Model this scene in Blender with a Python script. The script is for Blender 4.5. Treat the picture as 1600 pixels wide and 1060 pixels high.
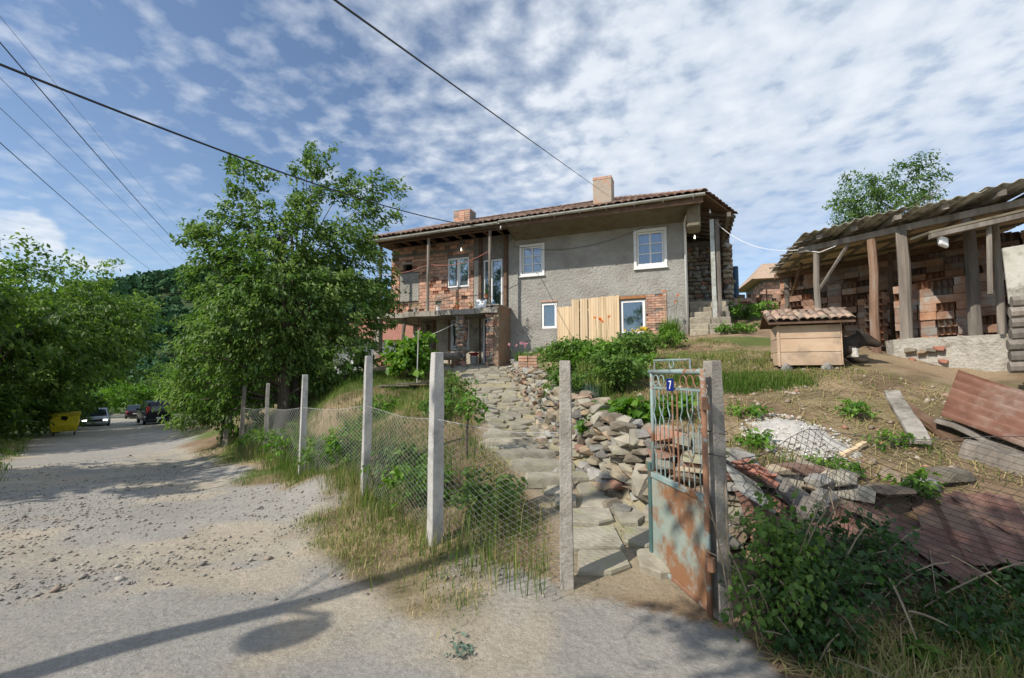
import bpy, bmesh, math, random
import numpy as np
from mathutils import Vector, Matrix, noise as mnoise

random.seed(7); rng = np.random.default_rng(7)
SC = bpy.context.scene
for o in list(bpy.data.objects): bpy.data.objects.remove(o)
COL = SC.collection
R = math.radians

# ---------------------------------------------------------------- camera
F_PX, CAM_Z, PITCH = 711.0, 1.7, math.atan(55 / 711)
cd = bpy.data.cameras.new('camera'); cam = bpy.data.objects.new('camera', cd); COL.objects.link(cam)
cd.sensor_width = 36; cd.lens = 16.0; cd.clip_end = 4000; cd.clip_start = 0.05
cam.location = (0, 0, CAM_Z); cam.rotation_euler = (math.pi / 2 + PITCH, 0, 0)
SC.camera = cam
# ---------------------------------------------------------------- sun and sky
SUN_EL = R(41); SUN_TRAVEL = (0.82, 0.57)            # horizontal direction in which the light travels
sl = bpy.data.lights.new('sun', 'SUN'); so = bpy.data.objects.new('sun', sl); COL.objects.link(so)
sl.energy = 4.6; sl.angle = R(0.53); sl.color = (1.0, 0.93, 0.82)
ld = Vector((SUN_TRAVEL[0] * math.cos(SUN_EL), SUN_TRAVEL[1] * math.cos(SUN_EL), -math.sin(SUN_EL)))
so.rotation_euler = ld.to_track_quat('-Z', 'Y').to_euler(); so.location = (-20, -20, 30)
W = bpy.data.worlds.new('World'); SC.world = W; W.use_nodes = True
nt = W.node_tree; nt.nodes.clear()
def nd(t, **kw):
    n = nt.nodes.new(t)
    for k, v in kw.items():
        setattr(n, k, v)
    return n
def lk(a, b): nt.links.new(a, b)
def mth(op, a, b=None, c=None, clamp=False):
    n = nd('ShaderNodeMath', operation=op, use_clamp=clamp)
    for i, v in enumerate((a, b, c)):
        if v is None: continue
        if isinstance(v, (int, float)): n.inputs[i].default_value = v
        else: lk(v, n.inputs[i])
    return n.outputs[0]
def ramp(fac, stops):
    n = nd('ShaderNodeValToRGB'); cr = n.color_ramp
    while len(cr.elements) < len(stops): cr.elements.new(0.5)
    for e, (p, c) in zip(cr.elements, stops):
        e.position = p; e.color = (c[0], c[1], c[2], 1) if hasattr(c, '__len__') else (c, c, c, 1)
    lk(fac, n.inputs[0]); return n.outputs[0]
sky = nd('ShaderNodeTexSky', sky_type='NISHITA'); sky.sun_disc = False
sky.sun_elevation = SUN_EL; sky.sun_rotation = math.atan2(-SUN_TRAVEL[0], -SUN_TRAVEL[1])
sky.altitude = 600; sky.air_density = 1.0; sky.dust_density = 0.9; sky.ozone_density = 1.6
tc = nd('ShaderNodeTexCoord'); sep = nd('ShaderNodeSeparateXYZ'); lk(tc.outputs['Generated'], sep.inputs[0])
zz = mth('MAXIMUM', mth('ADD', sep.outputs[2], 0.10), 0.02)
cx = mth('DIVIDE', sep.outputs[0], zz); cy = mth('DIVIDE', sep.outputs[1], zz)
cv = nd('ShaderNodeCombineXYZ'); lk(cx, cv.inputs[0]); lk(cy, cv.inputs[1])
def cnoise(scale, detail, rough, sx=1, sy=1, off=0, rot=0):
    m = nd('ShaderNodeMapping'); m.inputs['Scale'].default_value = (sx, sy, 1); m.inputs['Location'].default_value = (off, off * .7, off)
    m.inputs['Rotation'].default_value = (0, 0, rot)
    lk(cv.outputs[0], m.inputs[0]); n = nd('ShaderNodeTexNoise'); n.inputs['Scale'].default_value = scale
    n.inputs['Detail'].default_value = detail; n.inputs['Roughness'].default_value = rough; lk(m.outputs[0], n.inputs['Vector'])
    return n.outputs[0]
puff = cnoise(9.0, 6, 0.52, 1.0, 1.0, 3.1, 0.5)      # the puffs of a broken altocumulus sheet
big = cnoise(0.55, 3, 0.5, 1, 1, 11.3)              # where the sheet is thick or open
wisp = cnoise(2.2, 8, 0.65, 0.45, 1.7, 7.7, 0.9)      # thin streaks at its rim
edge = mth('MULTIPLY_ADD', mth('ADD', cx, mth('MULTIPLY', cy, 0.06)), 0.90, 0.42, clamp=True)  # the sheet's rim runs from front-left to overhead
cover = mth('ADD', mth('MULTIPLY', big, 0.55), mth('MULTIPLY', edge, 0.50))
dens = mth('ADD', mth('MULTIPLY', puff, 1.05), mth('ADD', mth('MULTIPLY', wisp, 0.22), mth('MULTIPLY', cover, 0.85)))
alpha = ramp(mth('SUBTRACT', dens, 0.52), [(0.26, 0.0), (0.50, 0.42), (0.76, 0.92)])
alow = ramp(sep.outputs[2], [(0.12, 0.0), (0.25, 0.45), (0.42, 1.0)])
alpha2 = mth('MULTIPLY', alpha, alow)
# low cumulus far on the horizon
mm = nd('ShaderNodeMapping'); mm.inputs['Scale'].default_value = (1, 1, 2.0); lk(tc.outputs['Generated'], mm.inputs[0])
cu = nd('ShaderNodeTexNoise'); cu.inputs['Scale'].default_value = 5.5; cu.inputs['Detail'].default_value = 6; lk(mm.outputs[0], cu.inputs['Vector'])
cuz = ramp(sep.outputs[2], [(0.08, 0.0), (0.16, 0.14), (0.21, 0.10), (0.27, 0.0)])
cua = ramp(mth('ADD', cu.outputs[0], cuz), [(0.71, 0.0), (0.76, 0.85)])
alpha3 = mth('MAXIMUM', alpha2, cua)
shade = ramp(puff, [(0.30, (3.9, 4.5, 5.3)), (0.68, (5.7, 6.0, 6.4))])
mx = nd('ShaderNodeMixRGB'); lk(alpha3, mx.inputs[0]); lk(sky.outputs[0], mx.inputs[1]); lk(shade, mx.inputs[2])
bg = nd('ShaderNodeBackground'); bg.inputs[1].default_value = 0.145; lk(mx.outputs[0], bg.inputs[0])
wo = nd('ShaderNodeOutputWorld'); lk(bg.outputs[0], wo.inputs[0])
vs = SC.view_settings; vs.view_transform = 'Standard'; vs.look = 'None'; vs.exposure = 0.12; vs.gamma = 1.0
SC.cycles.max_bounces = 6; SC.cycles.diffuse_bounces = 3; SC.cycles.transparent_max_bounces = 8

# ---------------------------------------------------------------- helpers
def at(px, py, Y):
    """world point at forward distance Y that the photograph shows at pixel px, py"""
    x = (px - 800) / F_PX; c = (530 - py) / F_PX
    y = math.cos(PITCH) - c * math.sin(PITCH); z = math.sin(PITCH) + c * math.cos(PITCH)
    k = Y / y
    return Vector((x * k, Y, CAM_Z + z * k))
WM = {}
def wmat(o): return WM.get(o.name, Matrix.Identity(4))
def link(o, parent=None, M=None):
    COL.objects.link(o)
    M = M if M is not None else Matrix.Identity(4)
    o.matrix_basis = M
    if parent is not None:
        o.parent = parent; o.matrix_parent_inverse = wmat(parent).inverted()
    WM[o.name] = M
    return o
def tag(o, label=None, cat=None, group=None, kind=None):
    if label: o['label'] = label
    if cat: o['category'] = cat
    if group: o['group'] = group
    if kind: o['kind'] = kind
    return o
def empty(name, loc, label, cat, group=None, rz=0):
    o = bpy.data.objects.new(name, None); o.empty_display_size = 0.2
    link(o, None, Matrix.Translation(Vector(loc)) @ Matrix.Rotation(rz, 4, 'Z'))
    return tag(o, label, cat, group)
def piece(name, mesh, parent, M):
    return link(bpy.data.objects.new(name, mesh), parent, M)
def np_mesh(name, V, Fq, mat, tint=None, smooth=False, col=None):
    """V (n,3), Fq list of index arrays (m,k)"""
    me = bpy.data.meshes.new(name)
    V = np.asarray(V, np.float32)
    me.vertices.add(len(V)); me.vertices.foreach_set('co', V.ravel())
    idx = np.concatenate([f.ravel() for f in Fq]).astype(np.int32)
    tot = np.concatenate([np.full(len(f), f.shape[1], np.int32) for f in Fq])
    st = np.concatenate([[0], np.cumsum(tot)[:-1]]).astype(np.int32)
    me.loops.add(len(idx)); me.loops.foreach_set('vertex_index', idx)
    me.polygons.add(len(tot)); me.polygons.foreach_set('loop_start', st); me.polygons.foreach_set('loop_total', tot)
    if smooth: me.polygons.foreach_set('use_smooth', np.ones(len(tot), bool))
    if tint is not None:
        a = me.attributes.new('tint', 'FLOAT', 'POINT'); a.data.foreach_set('value', np.asarray(tint, np.float32))
    if col is not None:
        a = me.attributes.new('col', 'FLOAT_COLOR', 'POINT')
        a.data.foreach_set('color', np.concatenate([col, np.ones((len(col), 1))], 1).astype(np.float32).ravel())
    me.update(calc_edges=True)
    if mat: me.materials.append(mat)
    return me
class MB:
    """collects shapes, then links them as one mesh object"""
    def __init__(s): s.v = []; s.f = []
    def add(s, verts, faces):
        b = len(s.v); s.v += [tuple(v) for v in verts]; s.f += [tuple(b + i for i in f) for f in faces]
    def obox(s, o, ex, ey, ez):
        o, ex, ey, ez = map(Vector, (o, ex, ey, ez))
        p = [o, o + ex, o + ex + ey, o + ey]; p += [q + ez for q in p]
        fs = [(0, 3, 2, 1), (4, 5, 6, 7), (0, 1, 5, 4), (1, 2, 6, 5), (2, 3, 7, 6), (3, 0, 4, 7)]
        if ex.cross(ey).dot(ez) < 0: fs = [f[::-1] for f in fs]
        s.add(p, fs); return s
    def box(s, c, size, rz=0, M=None):
        m = M if M is not None else Matrix.Translation(Vector(c)) @ Matrix.Rotation(rz, 4, 'Z')
        h = Vector(size) / 2
        p = [m @ Vector((x * h.x, y * h.y, z * h.z)) for z in (-1, 1) for x, y in ((-1, -1), (1, -1), (1, 1), (-1, 1))]
        s.add(p, [(0, 3, 2, 1), (4, 5, 6, 7), (0, 1, 5, 4), (1, 2, 6, 5), (2, 3, 7, 6), (3, 0, 4, 7)]); return s
    def tube(s, pts, r, k=6, caps=True, jit=0):
        pts = [Vector(p) for p in pts]; n = len(pts)
        rs = r if hasattr(r, '__len__') else [r] * n
        b = len(s.v); up = None
        for i, p in enumerate(pts):
            t = (pts[min(i + 1, n - 1)] - pts[max(i - 1, 0)])
            t = t.normalized() if t.length > 1e-9 else Vector((0, 0, 1))
            if up is None:
                up = t.orthogonal().normalized()
            up = (up - t * up.dot(t)); up = up.normalized() if up.length > 1e-6 else t.orthogonal().normalized()
            w = t.cross(up)
            for j in range(k):
                a = 2 * math.pi * j / k; q = rs[i] * (1 + (random.uniform(-jit, jit) if jit else 0))
                s.v.append(tuple(p + (up * math.cos(a) + w * math.sin(a)) * q))
        for i in range(n - 1):
            for j in range(k):
                s.f.append((b + i * k + j, b + i * k + (j + 1) % k, b + (i + 1) * k + (j + 1) % k, b + (i + 1) * k + j))
        if caps:
            s.f.append(tuple(b + j for j in range(k))[::-1]); s.f.append(tuple(b + (n - 1) * k + j for j in range(k)))
        return s
    def lathe(s, c, prof, k=12, axis=None):
        c = Vector(c); b = len(s.v)
        q = Vector((0, 0, 1)).rotation_difference(Vector(axis)) if axis else None
        for r, z in prof:
            for j in range(k):
                a = 2 * math.pi * j / k; p = Vector((r * math.cos(a), r * math.sin(a), z))
                s.v.append(tuple(c + (q @ p if q else p)))
        for i in range(len(prof) - 1):
            for j in range(k):
                s.f.append((b + i * k + j, b + i * k + (j + 1) % k, b + (i + 1) * k + (j + 1) % k, b + (i + 1) * k + j))
        s.f.append(tuple(b + j for j in range(k))[::-1]); s.f.append(tuple(b + (len(prof) - 1) * k + j for j in range(k)))
        return s
    def mesh(s, name, mat, smooth=False):
        me = bpy.data.meshes.new(name); me.from_pydata(s.v, [], s.f)
        if smooth: me.polygons.foreach_set('use_smooth', [True] * len(me.polygons))
        if mat: me.materials.append(mat)
        me.update(); return me
    def build(s, name, mat, parent=None, smooth=False, bevel=0):
        o = link(bpy.data.objects.new(name, s.mesh(name, mat, smooth)), parent)
        if bevel:
            m = o.modifiers.new('bevel', 'BEVEL'); m.width = bevel; m.segments = 1; m.limit_method = 'ANGLE'
        return o
def tubes_np(lines, r, k=3):
    """many polylines (each (n,3)) as one set of thin tubes"""
    V = []; Fs = []; b = 0
    for L in lines:
        L = np.asarray(L, float); n = len(L)
        t = np.gradient(L, axis=0); t /= np.linalg.norm(t, axis=1, keepdims=True) + 1e-9
        ref = np.where(np.abs(t[:, 2:3]) > .9, [[1., 0, 0]], [[0, 0, 1.]])
        u = np.cross(t, ref); u /= np.linalg.norm(u, axis=1, keepdims=True) + 1e-9; w = np.cross(t, u)
        for j in range(k):
            a = 2 * math.pi * j / k; V.append(L + r * (u * math.cos(a) + w * math.sin(a)))
        i = np.arange(n - 1)
        for j in range(k):
            j2 = (j + 1) % k
            Fs.append(np.stack([b + j * n + i, b + j * n + i + 1, b + j2 * n + i + 1, b + j2 * n + i], 1))
        b += k * n
    return np.concatenate(V), [np.concatenate(Fs)]

# ---------------------------------------------------------------- materials
MATS = {}
def newmat(name):
    global nt
    m = bpy.data.materials.new(name); m.use_nodes = True; nt = m.node_tree
    nt.nodes.clear(); MATS[name] = m
    out = nd('ShaderNodeOutputMaterial'); p = nd('ShaderNodeBsdfPrincipled'); lk(p.outputs[0], out.inputs[0])
    return m, p, out
def nz(vec, scale, detail=6, rough=0.6):
    n = nd('ShaderNodeTexNoise'); n.inputs['Scale'].default_value = scale; n.inputs['Detail'].default_value = detail
    n.inputs['Roughness'].default_value = rough; lk(vec, n.inputs['Vector']); return n.outputs[0]
def stops(cols):
    n = len(cols); return [(0.28 + 0.44 * i / max(n - 1, 1), c) for i, c in enumerate(cols)]
def pm(name, cols, scale=4, rough=0.85, bump=0.25, bscale=None, rnd=0.12, metal=0.0, stretch=None, local=False, spec=0.3, stain=None, sscale=1.5, sthr=(0.5, 0.62), detail=7, bdist=0.02):
    """procedural paint, stone, wood: noise between colours, a stain layer, relief, a small change per object"""
    m, p, out = newmat(name)
    if local: v = nd('ShaderNodeTexCoord').outputs['Object']
    else: v = nd('ShaderNodeNewGeometry').outputs['Position']
    oi = nd('ShaderNodeObjectInfo')
    if local:
        va = nd('ShaderNodeVectorMath', operation='ADD'); lk(v, va.inputs[0]); lk(oi.outputs['Location'], va.inputs[1]); v = va.outputs[0]
    if stretch:
        mp = nd('ShaderNodeMapping'); mp.inputs['Scale'].default_value = stretch; lk(v, mp.inputs[0]); vv = mp.outputs[0]
    else: vv = v
    n1 = nz(vv, scale, detail); c = ramp(n1, stops(cols))
    if stain:
        f = ramp(nz(v, sscale, 8, 0.7), [(sthr[0], 0.0), (sthr[1], 1.0)])
        x = nd('ShaderNodeMixRGB'); lk(f, x.inputs[0]); lk(c, x.inputs[1]); x.inputs[2].default_value = (*stain, 1); c = x.outputs[0]
    hs = nd('ShaderNodeHueSaturation'); lk(c, hs.inputs['Color'])
    lk(mth('MULTIPLY_ADD', oi.outputs['Random'], 2 * rnd, 1 - rnd), hs.inputs['Value'])
    lk(mth('MULTIPLY_ADD', oi.outputs['Random'], 0.5 * rnd, 1 - .25 * rnd), hs.inputs['Saturation'])
    lk(hs.outputs[0], p.inputs['Base Color'])
    p.inputs['Roughness'].default_value = rough; p.inputs['Metallic'].default_value = metal
    p.inputs['Specular IOR Level'].default_value = spec
    if bump:
        b = nd('ShaderNodeBump'); b.inputs['Strength'].default_value = bump; b.inputs['Distance'].default_value = bdist
        lk(nz(vv, bscale or scale * 4, 8, 0.65), b.inputs['Height']); lk(b.outputs[0], p.inputs['Normal'])
    return m
def leafmat(name, cols, trans=0.35, rough=0.5, spec=0.35, pos=True):
    """leaves: colour by the leaf's own tint, light passes through them"""
    m, p, out = newmat(name)
    a = nd('ShaderNodeAttribute'); a.attribute_name = 'tint'
    n = len(cols); c = ramp(a.outputs['Fac'], [(i / (n - 1), k) for i, k in enumerate(cols)])
    lk(c, p.inputs['Base Color']); p.inputs['Roughness'].default_value = rough; p.inputs['Specular IOR Level'].default_value = spec
    t = nd('ShaderNodeBsdfTranslucent')
    hs = nd('ShaderNodeHueSaturation'); hs.inputs['Value'].default_value = 1.5; hs.inputs['Saturation'].default_value = 1.1; lk(c, hs.inputs['Color']); lk(hs.outputs[0], t.inputs[0])
    x = nd('ShaderNodeMixShader'); x.inputs[0].default_value = trans
    lk(p.outputs[0], x.inputs[1]); lk(t.outputs[0], x.inputs[2]); lk(x.outputs[0], out.inputs[0])
    return m
def flat(name, col, rough=0.5, metal=0, spec=0.5, emit=None, es=0):
    m, p, out = newmat(name); p.inputs['Base Color'].default_value = (*col, 1)
    p.inputs['Roughness'].default_value = rough; p.inputs['Metallic'].default_value = metal; p.inputs['Specular IOR Level'].default_value = spec
    if emit: p.inputs['Emission Color'].default_value = (*emit, 1); p.inputs['Emission Strength'].default_value = es
    return m
M_leaf_apple = leafmat('leaf_orchard', [(.045, .095, .017), (.085, .16, .032), (.13, .215, .048), (.22, .31, .09)], trans=.42)
M_leaf_walnut = leafmat('leaf_walnut', [(.042, .088, .015), (.08, .15, .025), (.12, .205, .035), (.19, .28, .06)], trans=.42)
M_leaf_hill_hazed = leafmat('leaf_hill_hazed', [(.035, .085, .045), (.052, .115, .055), (.075, .145, .065)], trans=.15, rough=.8, spec=.1)  # distance haze is put into the leaf colour: lighter and bluer green
M_leaf_bright = leafmat('leaf_bright', [(.05, .13, .012), (.10, .21, .022), (.17, .30, .04)])
M_leaf_dark = leafmat('leaf_bramble', [(.025, .062, .015), (.05, .11, .025), (.085, .17, .04)], rough=.4)
M_leaf_mid = leafmat('leaf_garden', [(.06, .125, .024), (.11, .20, .038), (.18, .28, .065)], trans=.42)
M_leaf_grey = leafmat('leaf_lavender', [(.07, .12, .09), (.11, .18, .13), (.17, .25, .19)], trans=.2)
M_grass = leafmat('grass', [(.055, .11, .015), (.10, .17, .03), (.17, .21, .055), (.33, .29, .12), (.46, .37, .20)], trans=.25, rough=.7, spec=.15)
M_bark = pm('bark', [(.05, .037, .027), (.10, .08, .06), (.16, .13, .10)], 9, bump=.8, stretch=(1, 1, .3))
M_twig = pm('dry_twig', [(.20, .15, .10), (.33, .27, .19)], 12)
M_plaster = pm('grey_plaster', [(.285, .275, .25), (.345, .333, .303), (.395, .382, .35)], 1.3, rough=.95, bump=1.0, bdist=.07, bscale=12, rnd=0, stain=(.255, .24, .215), sscale=.9, sthr=(.47, .66))
M_plaster_light = pm('cream_plaster', [(.36, .32, .25), (.45, .41, .33), (.40, .38, .33)], 2, rough=.95, bump=.35, bscale=12, rnd=0, stain=(.22, .20, .17), sscale=1.2)
M_mortar = pm('mortar', [(.16, .15, .135), (.24, .22, .20)], 6, bump=.5)
M_brick = pm('brick', [(.36, .19, .13), (.45, .27, .195), (.50, .36, .28)], 7, bump=.4, rnd=.35, stain=(.27, .25, .22), sscale=2.4, sthr=(.56, .66))
M_oldbrick = pm('hollow_brick', [(.22, .115, .072), (.30, .175, .115), (.35, .245, .18)], 7, bump=.4, rnd=.35, stain=(.30, .28, .25), sscale=2.5)
M_tile = pm('roof_tile', [(.15, .085, .062), (.22, .135, .10), (.29, .215, .17)], 6, bump=.4, rnd=.35, stain=(.17, .15, .12), sscale=3.5, sthr=(.52, .66))
M_redtile = pm('red_roof_tile', [(.27, .115, .08), (.35, .165, .115)], 3, rnd=.1)
M_wood_old = pm('weathered_wood', [(.10, .085, .07), (.19, .165, .14), (.28, .25, .215)], 7, bump=.6, stretch=(1, 1, .12), rnd=.25)
M_wood_brown = pm('brown_timber', [(.085, .05, .03), (.13, .08, .052), (.18, .12, .08)], 6, bump=.5, rnd=.2)
M_wood_soffit = pm('soffit_boards', [(.11, .09, .06), (.17, .145, .10), (.15, .155, .115)], 3, bump=.3, rnd=.1)
M_wood_new = pm('raw_pine_board', [(.50, .36, .22), (.62, .47, .30), (.68, .53, .36)], 6, rough=.7, bump=.2, stretch=(1, 1, .1), rnd=.12)
M_wood_dog = pm('kennel_board', [(.42, .29, .19), (.50, .36, .25), (.56, .43, .31)], 5, rough=.8, bump=.25, stretch=(.15, 1, 1), rnd=.1, stain=(.34, .26, .19), sscale=2.5)
M_concrete = pm('concrete', [(.33, .32, .30), (.42, .41, .39), (.48, .47, .45)], 9, bump=.7, bscale=60, rnd=.08, stain=(.23, .22, .20), sscale=3, sthr=(.55, .7))
M_concrete_old = pm('old_concrete', [(.24, .22, .19), (.33, .30, .26), (.40, .37, .33)], 8, bump=.8, bscale=45, rnd=.08, stain=(.14, .125, .10), sscale=2.6, sthr=(.5, .66))
M_stone = pm('field_stone', [(.16, .135, .10), (.245, .21, .155), (.35, .30, .235)], 6, bump=.8, rnd=.42, stain=(.30, .20, .14), sscale=2, sthr=(.58, .7))
M_flag = pm('flagstone', [(.20, .18, .14), (.29, .265, .21), (.39, .36, .30)], 6, bump=.5, rnd=.2, stain=(.24, .24, .13), sscale=3, sthr=(.54, .68))
M_stone_brown = pm('brown_stone', [(.17, .125, .085), (.26, .20, .14), (.34, .27, .20)], 6, bump=.8, rnd=.35)
M_stone_grey = pm('grey_stone', [(.17, .165, .15), (.26, .25, .23), (.36, .345, .31)], 6, bump=.8, rnd=.35, stain=(.20, .20, .12), sscale=4, sthr=(.55, .68))
M_stone_red = pm('reddish_stone', [(.24, .13, .09), (.32, .20, .15)], 6, bump=.8, rnd=.3)
M_lime = pm('lime', [(.42, .40, .36), (.58, .56, .52)], 20, bump=1, bscale=50)
M_rust = pm('rusty_sheet', [(.13, .055, .035), (.20, .092, .06), (.27, .15, .105)], 4, rough=.75, bump=.2, rnd=.1, stain=(.27, .19, .15), sscale=1.6)
M_redsheet = pm('red_sheet', [(.10, .052, .042), (.15, .082, .064), (.21, .135, .105)], 4, rough=.65, bump=.2, rnd=.25, stain=(.16, .11, .08), sscale=2.5)
M_fibro = pm('fibre_cement', [(.36, .34, .29), (.46, .44, .38), (.52, .50, .45)], 5, bump=.4, rnd=.1, stain=(.20, .19, .15), sscale=3)
M_gatepaint = pm('gate_paint', [(.17, .25, .25), (.23, .31, .30), (.29, .35, .32)], 5, rough=.6, bump=.15, rnd=0, stain=(.23, .105, .05), sscale=3.2, sthr=(.50, .57))
M_gatesheet = pm('gate_sheet', [(.22, .28, .255), (.28, .33, .29), (.31, .30, .24)], 4, rough=.6, bump=.2, rnd=0, stain=(.25, .125, .065), sscale=2.9, sthr=(.44, .56))
M_gaterust = pm('gate_rust', [(.19, .09, .05), (.29, .16, .10)], 8, rough=.75, rnd=0, stain=(.27, .35, .34), sscale=7, sthr=(.55, .62))
M_gatedark = pm('gate_post_green', [(.05, .10, .10), (.09, .16, .15)], 6, rough=.6, rnd=0, stain=(.16, .09, .06), sscale=9, sthr=(.56, .64))
M_wire = flat('galvanised_wire', (.40, .40, .385), .5, .1)
M_wire_rust = flat('rusty_wire', (.09, .075, .065), .7, .2)
M_cable = flat('black_cable', (.012, .012, .014), .6)
M_white = pm('white_paint', [(.68, .68, .66), (.78, .78, .77)], 6, rough=.5, bump=.05, rnd=.04, stain=(.52, .50, .46), sscale=5, sthr=(.6, .72))
M_white_pvc = flat('white_plastic', (.80, .80, .80), .35)
M_tin = pm('galvanised_gutter', [(.40, .41, .38), (.50, .50, .47)], 3, rough=.5, metal=.3, bump=.05, rnd=0, stain=(.30, .30, .25), sscale=3)
M_glass = flat('window_glass', (.05, .08, .12), .03, 0, 1.0)
M_mirror = flat('reflective_glass', (.50, .60, .72), .05, .85, .5)
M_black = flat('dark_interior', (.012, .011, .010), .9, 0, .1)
M_lace = flat('net_curtain', (.46, .48, .49), .9)
M_terracotta = flat('terracotta', (.55, .18, .07), .8)
M_redplastic = flat('red_plastic', (.55, .03, .035), .4)
M_blue = flat('blue_pipe', (.03, .08, .16), .55)
M_bulb = flat('bulb', (.85, .85, .83), .25)
# ---------------------------------------------------------------- terrain
def hr(s): return -0.055 * np.maximum(0, s - 5) + 0.025 * np.maximum(0, s - 55)
def sv(x, y): return -.65 * x + .76 * y, .76 * x + .65 * y       # along the road, across it
WALL = [(.30, 16.9), (.10, 14.5), (.45, 11.5), (.72, 9.0), (.74, 7.6), (1.0, 6.4), (1.3, 5.55), (1.55, 5.0), (2.0, 4.7), (2.7, 4.45), (3.3, 4.05), (4.2, 3.75), (6, 3.4)]
HIGHPOLY = WALL + [(20, 0), (90, -20), (300, 100), (200, 400), (3, 60), (2.2, 24)]
low = [(.9, 3.9, .02), (1.2, 4.6, .2), (.8, 5, .27), (.6, 6, .39), (.3, 7, .56), (.05, 8, .74), (-.35, 10, 1.0), (-.8, 13, 1.43), (-1.1, 16, 1.87), (-1.1, 17.7, 2.06),
       (.4, 9, .87), (.0, 12, 1.3), (-.2, 14.5, 1.65), (1.25, 5.3, .3), (1.6, 4.6, .2), (.9, 6.4, .48), (2.3, 4.2, .2), (3, 3.6, .16), (4, 3.3, .2),
       (-2, 9, 1.13), (-1.97, 7, .57), (-.55, 6.5, .62), (-.14, 4.9, .2), (-4.75, 13, 1.43), (-6, 20.5, 2.2), (-3.2, 12.5, 1.44), (-5.9, 15, 1.6), (-5.4, 12.3, .5),
       (-6.4, 13.0, -.15), (-3.85, 8.5, -.18), (-6.4, 12, -.42), (-7.7, 13.2, -.48), (-5.1, 10.2, -.30), (-11, 16.9, -.7), (-9, 18, .5), (-8, 22, 1.6), (-12, 25, .3), (-4, 19, 2.13), (-1, 19, 2.08), (-3, 16, 1.75), (-5, 17.5, 2.0), (-3, 25, 2.3), (-2.2, 8.0, .6), (-2.9, 10.0, .8), (-4.0, 11.3, .6),
       (.44, 3.75, -.02), (-.76, 4.6, .0), (-2, 6.4, -.03), (1.41, 3.2, .0), (3.4, 3.0, .06), (5, 2.9, .12),
       (2, -6, .2), (8, -4, .5), (15, -10, 1.2), (0, 40, .5), (-15, 40, -.6), (10, 45, 1), (30, 80, -3), (-5, 90, -6), (-40, 90, -5), (-40, 160, -6), (60, 200, -10), (-150, 150, -2), (-150, 0, 3), (0, -100, 3), (100, -60, 5)]
for s in (-40, -20, -8, 0, 4, 8, 12, 17, 24, 32, 40, 50, 65, 80, 110):
    for v in (-2.3, 0, 2.0):
        low.append((-.65 * s + .76 * v, .76 * s + .65 * v, float(hr(s))))
    if s > 8 and s < 90:
        for v, dz in ((-5, .2), (-10, .5), (-22, 1.0)): low.append((-.65 * s + .76 * v, .76 * s + .65 * v, float(hr(s)) + dz))
high = [(.5, 14.5, 2.0), (1.2, 9, 1.5), (1.3, 7, 1.36), (2, 9.5, 2.0), (1.6, 5.6, 1.08), (2.2, 5, .88), (3, 4.4, .70), (3.44, 5.5, .97), (3.6, 7.3, 1.55), (5, 7.8, 1.79), (6, 6.8, 1.55), (5.3, 5.3, 1.16),
        (4.84, 4.3, .72), (6.5, 5, 1.15), (6.9, 8.6, 2.11), (7, 7.2, 1.68), (7.6, 9, 2.1), (6, 9.6, 2.1), (8, 12, 2.6), (1.3, 16.8, 2.5), (2.0, 16.6, 2.6), (3.7, 15.9, 2.75), (5.9, 15, 3.0), (6.5, 13, 2.85), (5, 11.5, 2.4),
        (7.4, 15, 3.2), (9, 18, 4.15), (10.5, 19.5, 4.55), (8, 20, 4.5), (12, 15, 3.5), (12, 10, 2.9), (10, 6, 2), (8, 4, 1), (6, 3.3, .4), (5, 2.9, .12), (4, 3.6, .34), (15, 21, 4.3), (20, 35, 2), (5, 25, 4), (3, 30, 3), (40, 30, 0), (100, 100, -10), (20, 0, 2), (60, 0, 4), (100, -20, 5), (10, 45, 1), (30, 80, -3), (60, 200, -10), (1, 12, 1.75), (4, 9.5, 2.05), (2.5, 13, 2.35)]
def rbf_fit(P):
    P = np.array(P, float); n = len(P)
    D = np.linalg.norm(P[:, None, :2] - P[None, :, :2], axis=2)
    A = np.zeros((n + 3, n + 3)); A[:n, :n] = D - np.eye(n) * 0.05; A[:n, n] = A[n, :n] = 1; A[:n, n + 1:] = P[:, :2]; A[n + 1:, :n] = P[:, :2].T
    return P[:, :2], np.linalg.lstsq(A, np.concatenate([P[:, 2], [0, 0, 0]]), rcond=None)[0]
RL, RH = rbf_fit(low), rbf_fit(high)
def rbf(Rf, x, y):
    c, w = Rf; out = np.full(x.shape, w[len(c)]) + w[len(c) + 1] * x + w[len(c) + 2] * y
    for (px, py), k in zip(c, w): out = out + k * np.sqrt((x - px) ** 2 + (y - py) ** 2 + .02)
    return out
def in_poly(x, y, poly):
    ins = np.zeros(x.shape, bool); n = len(poly)
    for i in range(n):
        x1, y1 = poly[i]; x2, y2 = poly[(i + 1) % n]
        if y1 == y2: continue
        c = ((y1 > y) != (y2 > y)) & (x < (x2 - x1) * (y - y1) / (y2 - y1) + x1); ins ^= c
    return ins
def dist_line(x, y, L):
    d = np.full(x.shape, 1e9)
    for (x1, y1), (x2, y2) in zip(L[:-1], L[1:]):
        dx, dy = x2 - x1, y2 - y1; t = np.clip(((x - x1) * dx + (y - y1) * dy) / (dx * dx + dy * dy), 0, 1)
        d = np.minimum(d, np.hypot(x - x1 - t * dx, y - y1 - t * dy))
    return d
def asphalt(x, y, s):
    a = np.clip((fb(x, y, 2.4, 21) - .42) / .06, 0, 1) * np.clip((s + 1) / 3, 0, 1)
    return np.maximum(a, np.clip((s - 17) / 5, 0, 1) * .9)
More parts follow.
